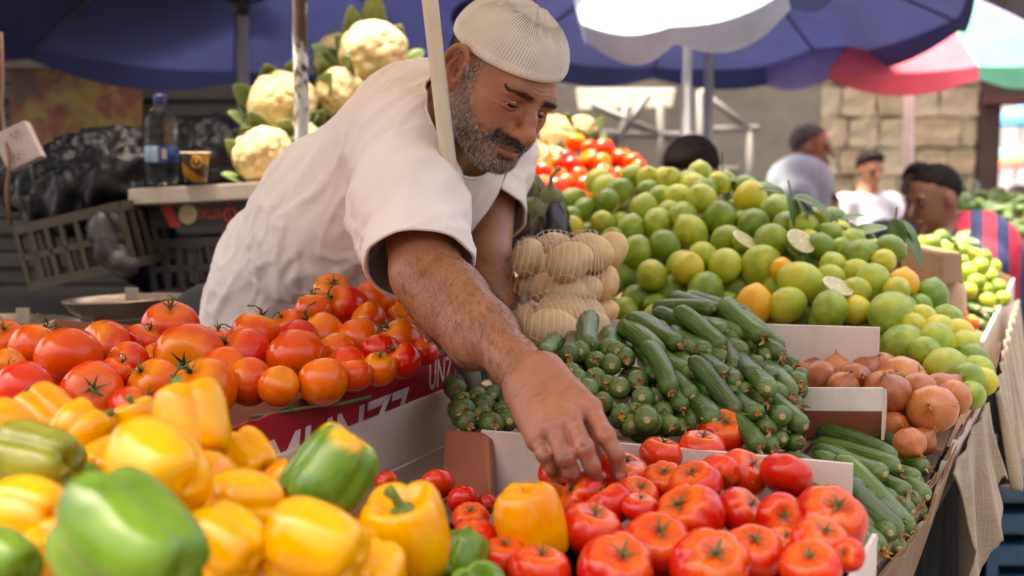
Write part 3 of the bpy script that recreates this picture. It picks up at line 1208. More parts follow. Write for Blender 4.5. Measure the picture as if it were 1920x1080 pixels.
def onion_mesh(seed):
    r = np.random.default_rng(seed)
    fl = r.uniform(.82, 1.0)
    p0 = r.uniform(0, 6)

    def fn(th, ph):
        rr = math.sin(ph) ** .95 * (1 + .015 * np.sin(9 * th + p0) + .03 * np.sin(2 * th + p0))
        z = fl * math.cos(ph) + .26 * math.exp(-(ph / .26) ** 2) - .05 * math.exp(-((math.pi - ph) / .25) ** 2)
        rr = rr + .035 * math.exp(-(ph / .18) ** 2)
        return np.stack([rr * np.cos(th), rr * np.sin(th), z + 0 * th], 1)
    V, F = sphere_param(fn, 36, 24)
    return mesh_from('onion', V, F)


def onion_neck_mesh(seed):
    r = np.random.default_rng(seed)
    m = MB()
    for k in range(5):
        a = r.uniform(0, 6.28)
        b = r.uniform(.05, .30)
        w = .05
        P = [(.05 * math.cos(a), .05 * math.sin(a), 1.0), (.06 * math.cos(a) + b * .3, .06 * math.sin(a), 1.22), (b * math.cos(a), b * math.sin(a), 1.22 + r.uniform(.1, .35))]
        m.tube(P, [w, w * .7, .012], 5)
    return m.mesh('neck', True)


def onion_root_mesh(seed):
    r = np.random.default_rng(seed)
    m = MB()
    m.lathe([(.005, -.97), (.12, -.965), (.15, -.93), (.12, -.9)], 12)
    for k in range(9):
        a, b = r.uniform(0, 6.28), r.uniform(.03, .11)
        m.tube([(b * math.cos(a), b * math.sin(a), -.95), (b * 1.6 * math.cos(a), b * 1.6 * math.sin(a), -1.06)], [.014, .006], 4)
    return m.mesh('root_tuft', True)


def cucumber_mesh(seed):
    """unit length along z, blossom end at +0.5"""
    r = np.random.default_rng(seed)
    bend = r.uniform(.01, .07) * (1 if seed % 2 else -1)
    fat = r.uniform(.95, 1.08)
    nu, ts = 20, np.concatenate([[0, .006, .02, .05, .10, .17], np.linspace(.26, .78, 8), [.86, .92, .96, .985, .997, 1]])
    V = []
    p0 = r.uniform(0, 6)
    for t in ts:
        s = min(t, 1 - t)
        rad = .136 * fat * min(1, (1 - (1 - min(s / (.105 if t > .5 else .18), 1)) ** 2.4)) ** .5 + .0006
        if t < .10:
            rad = rad * .9
        for k in range(nu):
            a = 2 * math.pi * k / nu
            q = rad * (1 + .025 * math.cos(8 * a + p0) + .012 * math.sin(3 * a + 5 * t))
            V.append((q * math.cos(a) + bend * (1 - (2 * t - 1) ** 2) * 1.0, q * math.sin(a) + .012 * math.sin(6 * t + p0), t - .5))
    F = grid_faces(nu, len(ts))
    n = len(ts)
    F += [tuple(range(nu - 1, -1, -1)), tuple(range(nu * (n - 1), nu * n))]
    return mesh_from('cucumber', V, F)


def blossom_mesh(seed):
    r = np.random.default_rng(seed)
    m = MB()
    m.tube([(0, 0, .485), (0, 0, .508)], [.042, .034], 8)
    for k in range(r.integers(5, 9)):
        a = r.uniform(0, 6.28)
        d = np.array([math.cos(a), math.sin(a), 0])
        tn = np.array([-math.sin(a), math.cos(a), 0])
        L = r.uniform(.05, .13)
        w = r.uniform(.012, .026)
        p = [d * .012 + np.array([0, 0, .502])]
        for q in (.5, 1):
            p.append(d * (.012 + L * q * r.uniform(.35, 1.0)) + np.array([0, 0, .502 + L * q * r.uniform(.2, .75)]) + tn * r.uniform(-.03, .03))
        V = []
        for i, c in enumerate(p):
            ww = w * (1, 1.1, .35)[i]
            tw = tn * math.cos(i * r.uniform(.2, .8)) + np.array([0, 0, 1]) * math.sin(i * r.uniform(.2, .8))
            V += [c - tw * ww, c + tw * ww]
        V += [q + np.array([.004, .004, .006]) for q in V]
        m.add(V, [(0, 1, 3, 2), (2, 3, 5, 4), (7, 6, 8, 9), (9, 8, 10, 11), (0, 2, 8, 6), (2, 4, 10, 8), (3, 1, 7, 9), (5, 3, 9, 11), (4, 5, 11, 10)])
    return m.mesh('dried_blossom', False)


def scar_mesh():
    m = MB()
    m.tube([(0, 0, .484), (0, 0, .5035), (0, 0, .505)], [.046, .040, .028], 10)
    return m.mesh('blossom_scar', True)


# ---- produce materials
def tomato_material(name, deep, mid, shoulder):
    b = NB(name)
    co = b.coord()
    rnd = b.n('ObjectInfo').outputs['Random']
    sp = b.n('SeparateXYZ')
    b.l(co, sp.inputs[0])
    n = b.noise(co, 1.6, 4, .6)
    c = b.mix(b.ramp(b.math('ADD', b.math('MULTIPLY', n, .7), b.math('MULTIPLY', rnd, .5)), [(.38, 0.0), (.80, 1.0)]), deep, mid)
    sh = b.ramp(b.math('ADD', sp.outputs['Z'], b.math('MULTIPLY', b.noise(co, 3, 3, .5, .0, (1, 1, .3)), .6)), [(.72, 0.0), (1.45, 1.0)])
    c = b.mix(b.math('MULTIPLY', sh, .75), c, shoulder)
    sc = b.ramp(b.noise(co, 7, 4, .7), [(.69, 0.0), (.73, 1.0)])
    c = b.mix(b.math('MULTIPLY', sc, .35), c, (.42, .20, .07))
    b.set(col=c, rough=b.ramp(b.noise(co, 5, 3), [(.35, .08), (.7, .22)]), spec=.42, sss=.06, ssss=.08, sssr=(1, .2, .05))
    b.bump(b.noise(co, 60, 3, .6), .035, .02)
    return b.m


TOM_RED = tomato_material('tomato_red', (.54, .010, .004), (.68, .040, .006), (.72, .14, .010))
TOM_ORANGE = tomato_material('tomato_orange', (.62, .055, .003), (.74, .150, .004), (.76, .24, .008))


def plant_green(name, a, c, rough=.55, scale=6):
    b = NB(name)
    co = b.coord()
    b.set(col=b.ramp(b.noise(co, scale, 4), [(.3, a), (.7, c)]), rough=rough)
    b.bump(b.noise(co, scale * 6, 3), .3, .02)
    return b.m


CALYX = plant_green('calyx_green', (.035, .060, .012), (.12, .16, .035))
STEM_G = plant_green('pepper_stem_green', (.05, .11, .018), (.16, .27, .05))


def pepper_material(name, a, c, patch=None, patch_amt=.0):
    b = NB(name)
    co = b.coord()
    n = b.noise(co, 1.1, 4, .55, .4)
    col = b.ramp(n, [(.32, a), (.68, c)])
    if patch:
        sz = b.n('SeparateXYZ')
        b.l(co, sz.inputs[0])
        ang = b.math('ADD', b.math('MULTIPLY', sz.outputs['Z'], -.42), b.noise(co, 1.5, 3, .5, .4, (1, 1, .3)))
        col = b.mix(b.ramp(ang, [(.74, 0.0), (.88, 1.0)]), col, patch)
    b.set(col=col, rough=b.ramp(b.noise(co, 3, 3), [(.3, .08), (.75, .20)]), spec=.42, sss=.05, ssss=.08, sssr=(1, .5, .02))
    b.bump(b.noise(co, 22, 3, .55), .05, .03)
    return b.m


PEP_Y = pepper_material('pepper_yellow', (.74, .29, .001), (.80, .40, .002))
PEP_O = pepper_material('pepper_amber', (.77, .225, .001), (.80, .35, .002))
PEP_G = pepper_material('pepper_green', (.060, .150, .008), (.135, .255, .016))
PEP_OL = pepper_material('pepper_olive', (.14, .17, .010), (.28, .28, .020))
PEP_GY = pepper_material('pepper_turning', (.06, .17, .012), (.16, .30, .03), (.70, .40, .01), -.06)


def citrus_material(name, a, c, d):
    b = NB(name)
    co = b.coord()
    rnd = b.n('ObjectInfo').outputs['Random']
    n = b.noise(co, 1.3, 3, .5, .3)
    f = b.math('ADD', b.math('MULTIPLY', n, .75), b.math('MULTIPLY', b.math('SUBTRACT', rnd, .5), .50))
    col = b.ramp(f, [(.18, a), (.42, c), (.66, d)])
    sc = b.ramp(b.noise(co, 5, 5, .7), [(.66, 0.0), (.72, 1.0)])
    col = b.mix(b.math('MULTIPLY', sc, .45), col, (.26, .19, .06))
    vor = b.n('TexVoronoi')
    vor.inputs['Scale'].default_value = 26
    b.l(co, vor.inputs['Vector'])
    b.set(col=col, rough=.26, spec=.45, sss=.05, ssss=.08, sssr=(.6, 1, .2))
    b.bump(vor.outputs[0], .22, .03)
    return b.m


LIME = citrus_material('lime_peel', (.150, .245, .020), (.30, .40, .030), (.50, .51, .040))
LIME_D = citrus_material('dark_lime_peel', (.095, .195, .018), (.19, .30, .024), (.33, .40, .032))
LIME_Y = citrus_material('yellow_lime_peel', (.32, .37, .030), (.54, .50, .035), (.68, .50, .035))
LEMON = citrus_material('lemon_peel', (.72, .38, .01), (.78, .43, .015), (.78, .36, .012))


def cucumber_material(name, dk, lt):
    b = NB(name)
    co = b.coord()
    rnd = b.n('ObjectInfo').outputs['Random']
    st = b.noise(co, 34, 4, .6, .1, (1, 1, .045))
    big = b.noise(co, 3, 3)
    f = b.math('ADD', b.math('MULTIPLY', st, .62), b.math('ADD', b.math('MULTIPLY', big, .35), b.math('MULTIPLY', rnd, .16)))
    col = b.ramp(f, [(.38, dk), (.60, tuple((np.array(dk) * .55 + np.array(lt) * .45))), (.80, lt)])
    sp = b.n('SeparateXYZ')
    b.l(co, sp.inputs[0])
    tipf = b.ramp(sp.outputs['Z'], [(.34, 0.0), (.49, 1.0)])
    col = b.mix(b.math('MULTIPLY', tipf, .35), col, (.17, .23, .05))
    b.set(col=col, rough=b.ramp(st, [(.3, .16), (.7, .32)]), spec=.5)
    b.bump(b.math('ADD', st, b.math('MULTIPLY', b.noise(co, 55, 2), .3)), .22, .02)
    return b.m


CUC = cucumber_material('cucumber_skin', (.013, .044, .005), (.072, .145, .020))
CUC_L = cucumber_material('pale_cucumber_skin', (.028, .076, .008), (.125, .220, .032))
BLOSSOM = simple_mat('dried_blossom', (.36, .20, .07), .85, .45, 14, .4, 60)
BLOSSOM_O = simple_mat('orange_blossom', (.48, .22, .04), .8, .35, 14, .4, 60)
SCAR = simple_mat('blossom_scar', (.46, .34, .14), .8, .3, 20, .4, 80)


def onion_material():
    b = NB('onion_skin')
    co = b.coord()
    rnd = b.n('ObjectInfo').outputs['Random']
    sp = b.n('SeparateXYZ')
    b.l(co, sp.inputs[0])
    ang = b.math('ARCTAN2', sp.outputs['Y'], sp.outputs['X'])
    cmb = b.n('CombineXYZ')
    b.l(b.math('MULTIPLY', ang, 3.0), cmb.inputs[0])
    b.l(b.math('MULTIPLY', sp.outputs['Z'], .25), cmb.inputs[1])
    st = b.noise(cmb.outputs[0], 5.5, 4, .65)
    f = b.math('ADD', b.math('MULTIPLY', st, .6), b.math('ADD', b.math('MULTIPLY', b.noise(co, 1.2, 3), .35), b.math('MULTIPLY', rnd, .22)))
    col = b.ramp(f, [(.36, (.20, .045, .012)), (.55, (.40, .105, .022)), (.76, (.56, .21, .060))])
    b.set(col=col, rough=b.ramp(st, [(.3, .24), (.7, .42)]), spec=.5, coat=.2, coatr=.2)
    b.bump(st, .16, .03)
    return b.m


ONION = onion_material()
ONION_TIP = simple_mat('onion_tip', (.40, .22, .09), .85, .3, 20, .4, 60)

# ---- variants
BEEF = [(tomato_mesh(i, 6 + i % 4, .10 + .045 * (i % 3), .74 + .04 * (i % 3), .30), calyx_mesh(50 + i, .74 + .04 * (i % 3), .30)) for i in range(6)]
ROUND = [(tomato_mesh(20 + i, 5 + i % 3, .035 + .03 * (i % 2), .88 + .03 * (i % 3), .16), calyx_mesh(70 + i, .88 + .03 * (i % 3), .16, True)) for i in range(5)]
for _m, _c in BEEF + ROUND:
    _c.materials.append(CALYX)
PEPS = [(pepper_mesh(31 + i, 3 + (i % 2), 1.02 + .08 * (i % 3)), pepper_stem_mesh(61 + i, 1.02 + .08 * (i % 3))) for i in range(6)]
for _m, _c in PEPS:
    _c.materials.append(STEM_G)
LIMES = [lime_mesh(100 + i) for i in range(6)]
ONIONS = [(onion_mesh(130 + i), onion_neck_mesh(150 + i), onion_root_mesh(170 + i)) for i in range(4)]
for _m, _a, _b in ONIONS:
    _m.materials.append(ONION)
    _a.materials.append(ONION_TIP)
    _b.materials.append(SCAR)
CUCS = [cucumber_mesh(200 + i) for i in range(7)]
BLOS = [blossom_mesh(230 + i) for i in range(6)]
SCARM = scar_mesh()
SCARM.materials.append(SCAR)
for _i, _m in enumerate(BLOS):
    _m.materials.append(BLOSSOM_O if _i == 5 else BLOSSOM)
_mat_copies = {}


def with_mat(me, mat):
    """the same mesh with another material (one copy per pair)"""
    k = (me.name, mat.name)
    if k not in _mat_copies:
        c = me.copy()
        c.materials.clear()
        c.materials.append(mat)
        _mat_copies[k] = c
    return _mat_copies[k]


def rot_to(z, spin=0.0):
    """rotation matrix whose Z axis is z"""
    z = unit(z)
    x = unit(np.cross(z, [0.31, .2, .93]) if abs(z @ unit([0.31, .2, .93])) < .95 else np.cross(z, [1, 0, 0]))
    y = np.cross(z, x)
    c, s = math.cos(spin), math.sin(spin)
    return np.stack([c * x + s * y, -s * x + c * y, z], 1)


def place(o, p, Rm, sc):
    M = np.eye(4)
    M[:3, :3] = Rm * sc
    M[:3, 3] = p
    o.matrix_world = Matrix(M.tolist())


def depth_plane(ctrl):
    """ctrl [(u, v, d)]: 1/d is linear in (u, v) for a plane in space"""
    A = np.array([[1, u, v] for u, v, d in ctrl], float)
    y = np.array([1 / d for _, _, d in ctrl])
    c = np.linalg.lstsq(A, y, rcond=None)[0]
    return lambda u, v: 1 / (c[0] + c[1] * u + c[2] * v)


def settle(P, Rr, pix, it=80, slack=.93, pin=.25, fixed=()):
    """push overlapping fruit apart, letting each slide mainly along its line of sight"""
    P = P.copy()
    P0 = P.copy()
    n = len(P)
    ray = P - CAMP
    ray /= np.linalg.norm(ray, axis=1, keepdims=True)
    for _ in range(it):
        D = P[:, None] - P[None]
        dist = np.linalg.norm(D, axis=2) + np.eye(n)
        need = (Rr[:, None] + Rr[None]) * slack
        ov = np.maximum(need - dist, 0)
        np.fill_diagonal(ov, 0)
        mv = (D / dist[..., None] * ov[..., None]).sum(1) * .28
        mv[list(fixed)] = 0
        along = (mv * ray).sum(1, keepdims=True) * ray
        P += along * 1.6 + (mv - along) * .35
        back = P0 - P
        al = (back * ray).sum(1, keepdims=True) * ray
        P += (back - al) * pin + al * .02
    return P


ORD = 'first second third fourth fifth sixth seventh eighth ninth tenth eleventh twelfth'.split()


def zone_labels(items, kind, where, attr=None):
    """items: dicts with u, v. Each piece is named by its place in its row of the zone, rows counted from the top, pieces from the left"""
    names = [None] * len(items)
    ix = sorted(range(len(items)), key=lambda j: items[j]['v'])
    nrow = max(1, math.ceil(len(ix) / 8))
    per = math.ceil(len(ix) / nrow)
    for r in range(nrow):
        row = sorted(ix[r * per:(r + 1) * per], key=lambda j: items[j]['u'])
        for k, j in enumerate(row):
            pos = 'leftmost' if k == 0 else ('rightmost' if k == len(row) - 1 else ORD[k] + ' from left')
            names[j] = '%s, %s%s, %s' % (kind, pos, ' in %s row' % ORD[r] if nrow > 1 else '', where) if len(items) > 1 else '%s, %s' % (kind, where)
    return names


# ---- front tomatoes -------------------------------------------------------------------------------------------------
def tomatoes(name, group, lst, field, variants, tilt=.5, calyx_p=.8, grow=1.03, fixed=()):
    """lst: (u, v, pixel width, colour 'r'/'o', label or None, calyx direction in (right, up, towards camera) or None)"""
    pix = [(q[0], q[1]) for q in lst]
    ds = [q[6] if len(q) > 6 else field(q[0], q[1]) for q in lst]
    P = np.array([at(u, v, d) for (u, v), d in zip(pix, ds)])
    Rr = np.array([q[2] * d / (2 * FPX) for q, d in zip(lst, ds)]) * grow
    P = settle(P, Rr, pix, fixed=fixed)
    out = []
    for i, q in enumerate(lst):
        me, cal = variants[RNG.integers(len(variants))]
        mat = TOM_RED if q[3] == 'r' else TOM_ORANGE
        if len(q) > 5 and q[5] is not None:
            z = cam2world(np.array(q[5], float))
        else:
            z = np.array([0, 0, 1.0]) + RNG.normal(0, tilt, 3) + np.array([0, -.25, 0])
        o = obj(name, with_mat(me, mat))
        place(o, P[i], rot_to(z, RNG.uniform(0, 6.28)), Rr[i])
        tag(o, q[4], 'tomato', group)
        if RNG.random() < calyx_p or (len(q) > 5 and q[5] is not None):
            obj('calyx', cal, None, o)
        out.append(o)
    return out


FT = depth_plane([(1320, 1060, 1.13), (1310, 840, 1.50), (1560, 975, 1.24), (1165, 893, 1.405), (880, 1020, 1.24)])
front = [
    (1165, 893, 106, 'r', 'red tomato being gripped by the man\'s fingertips', (.3, .9, .3), 1.408),
    (1050, 893, 78, 'r', 'red tomato half hidden behind the man\'s little finger', None, 1.430),
    (1243, 903, 82, 'r', 'red tomato just right of the tomato being gripped', (-.1, .8, .6)),
    (1240, 850, 78, 'r', 'red tomato behind the gripped one, touching the pale box board', (.2, .9, .1)),
    (1315, 840, 84, 'r', 'red tomato at the top of the front heap, below the highest one', (.1, .95, .25)),
    (1356, 810, 86, 'r', 'highest red tomato of the front heap, against the cucumbers', (.05, .75, .65)),
    (1395, 885, 90, 'r', 'tall ribbed orange-streaked tomato left of the pale card', (.5, .6, .5)),
    (1475, 891, 96, 'r', 'smooth round tomato leaning on the pale card', (.4, .8, -.4)),
    (1303, 908, 96, 'r', 'ribbed tomato with green star, in the middle of the front heap top', (-.35, .85, .4)),
    (1350, 885, 70, 'r', 'red tomato tucked between two ribbed tomatoes near the heap top', None),
    (1107, 992, 118, 'r', 'big light-red tomato touching the lone amber pepper', (.25, .92, .3)),
    (1145, 948, 92, 'r', 'red tomato behind the one touching the amber pepper', (-.5, .8, -.2)),
    (1292, 970, 128, 'r', 'broad ribbed tomato with its green star turned left', (-.55, .7, .5)),
    (1390, 960, 92, 'r', 'plump tomato with star on its right, in the heap\'s centre', (.6, .6, .5)),
    (1462, 968, 82, 'r', 'cracked small red tomato right of the heap\'s centre', (.1, .2, .9)),
    (1555, 975, 138, 'r', 'largest deeply ribbed tomato at the right edge, below the card', (.15, .75, .65)),
    (1232, 1020, 126, 'r', 'ribbed tomato with a dark green star facing up', (.05, .75, .65)),
    (1410, 1038, 116, 'r', 'round tomato with brown-green star in the bottom row', (.05, .85, .5)),
    (1535, 1018, 106, 'r', 'red and yellow tomato right above the box corner', (.2, .75, .6)),
    (1332, 1062, 142, 'r', 'big pale-shouldered tomato at the bottom edge of the picture', (.1, .7, .7)),
    (1156, 1068, 142, 'r', 'tomato cut by the bottom edge, directly below the ribbed ones', (.2, .8, .6)),
    (1520, 1062, 108, 'r', 'yellow-red ribbed tomato with star, bottom right by the box corner', (-.2, .8, .6)),
    (1012, 1068, 112, 'r', 'tomato below the lone amber pepper, cut by the bottom edge', (.1, .9, .2)),
    (884, 1022, 100, 'r', 'orange-red tomato wedged between the yellow peppers', (-.6, .6, .5)),
    (868, 938, 56, 'r', 'small red tomato in the box corner by the brown board', (.1, .3, -.5), 1.46),
    (820, 908, 62, 'r', 'small red tomato under the white box side', (-.3, .6, -.6), 1.50),
    (912, 946, 40, 'r', 'smallest red tomato beside the lone amber pepper', (.1, -.6, .6), 1.47),
    (882, 972, 66, 'r', 'red tomato below the small ones in the box corner', None, 1.40),
    (726, 906, 44, 'r', 'red tomato peeping out between green pepper and box side', None, 1.47),
    (945, 1042, 84, 'r', 'dark red tomato under the lone amber pepper', None),
    (1200, 952, 66, 'r', 'red tomato deep in the gap below the gripped one', None),
    (1470, 1025, 84, 'r', 'red tomato deep between the two rightmost ribbed ones', None),
    (1092, 930, 86, 'r', 'red tomato just below the man\'s fingertips', None, 1.385),
    (1196, 930, 82, 'r', 'red tomato below right of the gripped one', (.2, .8, .5)),
    (1036, 945, 80, 'r', 'red tomato between the lone amber pepper and the fingers', None, 1.40),
    (1590, 1040, 60, 'r', 'red tomato squeezed against the box corner flap', None),
]
tomatoes('tomato', 'ripe tomatoes in the front box', front, FT, BEEF, .5, .8, 1.07, (0, 1))

# ---- vine tomatoes in the red tray ------------------------------------------------------------------------------------
LT = depth_plane([(560, 673, 1.63), (640, 575, 1.80), (60, 730, 1.44), (600, 728, 1.56), (300, 640, 1.74)])
vine = [
    (196, 650, 88, 'o', 'orange tomato with green stalk, second from the tray\'s left end', (-.4, .3, .6)),
    (130, 673, 106, 'o', 'big orange-red tomato in front at the tray\'s left end', (-.5, .5, -.5)),
    (66, 652, 84, 'o', 'orange tomato with a dark mark behind the big left one', (.3, .8, -.3)),
    (42, 735, 104, 'r', 'red tomato at the left picture edge above the peppers', (-.5, .5, -.2)),
    (14, 686, 60, 'o', 'orange tomato cut by the left picture edge', None),
    (172, 738, 104, 'r', 'red tomato above the orange pepper at left', None),
    (319, 613, 94, 'r', 'dark red tomato sitting highest at the tray\'s left half', (.15, .85, .5)),
    (266, 642, 66, 'r', 'red tomato behind and left of the highest dark red one', None),
    (360, 673, 116, 'o', 'wide flattened orange-red tomato with brown stalk facing out', (.05, -.1, .95)),
    (300, 672, 60, 'o', 'small yellow-orange tomato under the dark red one', (.1, .6, .6)),
    (238, 682, 72, 'r', 'red tomato in the hollow left of the wide flattened one', None),
    (290, 722, 88, 'o', 'orange-red tomato below the wide flattened one', (-.4, .6, .5)),
    (216, 702, 60, 'r', 'small red tomato in the tray\'s front hollow', None),
    (480, 631, 84, 'o', 'orange tomato standing against the tray\'s back, mid way', (.2, .9, -.2)),
    (455, 668, 92, 'r', 'red tomato in front of the orange one mid way along the tray', (-.6, .5, .3)),
    (404, 646, 66, 'r', 'dark red tomato low behind the wide flattened one', None),
    (384, 732, 104, 'o', 'orange-red tomato just above the tallest yellow pepper', (-.3, .6, .5)),
    (464, 716, 78, 'o', 'orange-red tomato right of the tallest yellow pepper', (-.7, .3, .4)),
    (557, 674, 100, 'o', 'biggest smooth orange tomato at the front of the tray', (-.3, .5, -.7)),
    (600, 633, 90, 'o', 'orange tomato just behind the biggest smooth one', (-.5, .7, .1)),
    (645, 575, 72, 'r', 'red-orange tomato third below the pile\'s top', (-.6, .5, .6)),
    (588, 583, 62, 'o', 'orange tomato left below the pile\'s top', None),
    (622, 547, 62, 'o', 'orange tomato at the very top of the pile by the shirt', (.2, .5, .7)),
    (704, 568, 78, 'o', 'orange tomato right of the pile\'s top, below the sleeve', (.6, .4, -.3)),
    (740, 566, 52, 'r', 'red tomato half hidden behind the one below the sleeve', None),
    (676, 643, 84, 'o', 'red-orange tomato in the middle of the pile\'s right slope', (.5, .3, -.5)),
    (747, 640, 74, 'o', 'shiny orange tomato with green stalk nearest the forearm', (-.6, .7, .3)),
    (757, 600, 62, 'o', 'orange tomato above the shiny one nearest the forearm', None),
    (787, 612, 56, 'r', 'red tomato touching the hairy forearm', None),
    (795, 659, 46, 'r', 'small dark red tomato at the tray\'s right corner', (.4, .8, .3)),
    (606, 716, 82, 'o', 'egg-shaped orange tomato at the tray\'s front edge', (-.2, .8, -.4)),
    (664, 704, 58, 'o', 'small orange tomato at the tray edge, right of the egg-shaped one', None),
    (710, 692, 58, 'o', 'orange tomato second from the tray\'s right corner edge', (.1, .8, .4)),
    (755, 676, 60, 'r', 'red tomato at the tray edge below the shiny one', None),
    (522, 724, 66, 'o', 'orange tomato low behind the vine stalk at the tray edge', None),
    (632, 660, 66, 'o', 'orange tomato wedged behind the biggest smooth one', None),
    (545, 612, 60, 'r', 'red tomato with leafy stalk behind the pile', (-.4, .6, .5)),
    (690, 600, 60, 'o', 'orange tomato in the hollow under the pile\'s top', None),
    (90, 770, 90, 'r', 'red tomato low at left behind the peppers', None),
    (250, 768, 80, 'r', 'red tomato low in the tray behind the yellow peppers', None),
    (330, 765, 80, 'r', 'red tomato low behind the tallest yellow pepper', None),
    (775, 640, 60, 'r', 'red tomato under the forearm behind the shiny one', None),
    (10, 640, 70, 'r', 'red tomato at the tray\'s far left corner', None),
    (420, 690, 70, 'r', 'red tomato low in the middle of the tray', None),
    (560, 640, 70, 'r', 'red tomato buried under the pile\'s left slope', None),
    (650, 690, 70, 'r', 'red tomato buried in the pile\'s front slope', None),
    (715, 660, 66, 'r', 'red tomato buried in the pile\'s right slope', None),
]
tomatoes('tomato', 'vine tomatoes in the red tray', vine, LT, ROUND, .7, .45, 1.17)

# ---- far pile of tomatoes behind the limes -----------------------------------------------------------------------------
BT = depth_plane([(1080, 266, 3.55), (1200, 330, 3.35), (1000, 330, 3.4), (1100, 360, 3.25)])
far = [(1079, 267, 40), (1104, 277, 32), (1132, 280, 40), (1062, 298, 38), (1108, 300, 42), (1130, 303, 34), (1166, 297, 42), (1186, 302, 34), (1197, 315, 34),
       (1072, 312, 40), (1000, 317, 44), (1020, 322, 40), (1042, 306, 36), (985, 330, 38), (1100, 350, 46), (1062, 345, 40), (1045, 352, 40), (1132, 322, 34),
       (1160, 328, 30), (1208, 338, 30), (1185, 332, 32), (1145, 342, 36), (1085, 330, 36), (1020, 345, 36), (1048, 330, 36), (1120, 362, 38), (1165, 352, 34), (1080, 372, 40), (1188, 352, 30)]
items = [dict(u=q[0], v=q[1]) for q in far]
labs = zone_labels(items, 'red tomato', 'in the pile behind the limes')
tomatoes('tomato', 'tomato pile behind the limes', [(u, v, w, 'r' if (i % 5) else 'o', labs[i]) for i, (u, v, w) in enumerate(far)], BT, ROUND, .6, .6)

# ---- peppers ------------------------------------------------------------------------------------------------------------
# (u, v, pixel radius, depth, material, axis towards the stem in (right, up, towards camera), spin, variant, label)
peps = [
    (300, 892, 108, .93, PEP_Y, (-.55, .35, -.55), 1.1, 0, 'big two-lobed yellow pepper, blossom end towards the viewer, behind the large green one'),
    (362, 795, 84, 1.10, PEP_Y, (-.3, .9, -.3), .3, 1, 'tallest yellow pepper of the heap, standing above the others'),
    (245, 1030, 142, .80, PEP_G, (-.72, .50, -.38), .9, 5, 'large glossy green pepper lying in front at the bottom'),
    (425, 1030, 90, .93, PEP_Y, (-.75, .45, -.35), 2.0, 3, 'yellow pepper right of the large green one, at the bottom'),
    (596, 1035, 108, .95, PEP_Y, (-.88, .30, -.25), 1.0, 0, 'broad amber pepper with lengthwise ridge at the bottom'),
    (622, 884, 86, 1.10, PEP_GY, (-.55, -.75, .2), .9, 5, 'green pepper turning yellow at its tip, beside the tray'),
    (766, 1005, 96, 1.06, PEP_Y, (-.18, .95, .35), .4, 1, 'upright yellow pepper with green stalk at the heap\'s right'),
    (868, 1048, 52, 1.18, PEP_G, (.2, .8, -.4), .0, 2, 'green pepper showing only a sliver behind the upright yellow one'),
    (990, 977, 76, 1.235, PEP_O, (.22, -.95, -.12), .8, 2, 'lone amber pepper lying on the red tomatoes'),
    (452, 948, 82, 1.02, PEP_Y, (.75, .0, -.5), .6, 3, 'yellow pepper with tapered end in the middle of the heap'),
    (72, 866, 82, 1.00, PEP_OL, (-.9, .15, -.2), .2, 5, 'olive-green pepper at the left, below the tray'),
    (58, 962, 82, .92, PEP_Y, (-.9, .1, -.3), 1.6, 4, 'yellow pepper at the left edge below the olive one'),
    (96, 1048, 78, .90, PEP_O, (-.3, -.6, -.6), .2, 1, 'yellow pepper squeezed between the large green one and the left edge'),
    (14, 1056, 70, .84, PEP_G, (-.8, .3, -.4), 1.2, 0, 'dark green pepper in the bottom left corner'),
    (88, 786, 62, 1.18, PEP_O, (-.7, .5, -.3), .4, 2, 'orange pepper at the back left, under the red tomatoes'),
    (152, 808, 62, 1.14, PEP_Y, (.5, .6, -.4), 1.4, 3, 'lumpy yellow pepper behind the olive one'),
    (14, 806, 60, 1.10, PEP_Y, (-.6, .6, .2), .7, 4, 'yellow pepper with a hollow, at the left edge'),
    (470, 862, 56, 1.16, PEP_Y, (-.6, .5, -.5), .5, 5, 'small lumpy yellow pepper shining beside the red tray'),
    (128, 908, 60, 1.04, PEP_G, (.5, -.3, -.7), .4, 1, 'dark green pepper hidden under the olive one'),
    (528, 918, 52, 1.12, PEP_O, (.75, .65, .0), .9, 2, 'slim amber pepper pointing at the green turning one'),
    (905, 1118, 70, 1.02, PEP_G, (.0, .5, .6), .1, 3, 'pale green pepper at the bottom edge below the lone amber one'),
    (262, 790, 50, 1.18, PEP_Y, (-.3, .9, .1), .8, 0, 'pale yellow pepper behind the tallest one'),
    (375, 905, 70, 1.02, PEP_O, (.3, -.2, -.8), .3, 4, 'amber pepper deep behind the two-lobed one'),
    (700, 1000, 60, 1.12, PEP_O, (.3, .5, -.7), .3, 2, 'amber pepper deep behind the upright yellow one'),
    (205, 880, 70, 1.06, PEP_O, (.3, .2, -.8), 1.3, 1, 'amber pepper deep between olive and two-lobed ones'),
    (510, 1000, 70, 1.06, PEP_O, (.1, .3, -.8), 1.1, 0, 'amber pepper deep behind the broad one'),
    (700, 1085, 70, .98, PEP_Y, (.1, .3, -.8), 1.1, 5, 'yellow pepper at the bottom edge between broad and upright ones'),
]
Pp = np.array([at(q[0], q[1], q[3]) for q in peps])
Rp = np.array([q[2] * q[3] / FPX for q in peps])
Pp = settle(Pp, Rp, None, 60, .82, .35)
for q, p, r in zip(peps, Pp, Rp):
    me, st = PEPS[q[7]]
    o = obj('bell_pepper', with_mat(me, q[4]))
    place(o, p, rot_to(cam2world(np.array(q[5], float)), q[6]), r * .94)
    tag(o, q[8], 'pepper', 'bell peppers heaped in front')
    obj('stem', st, None, o)

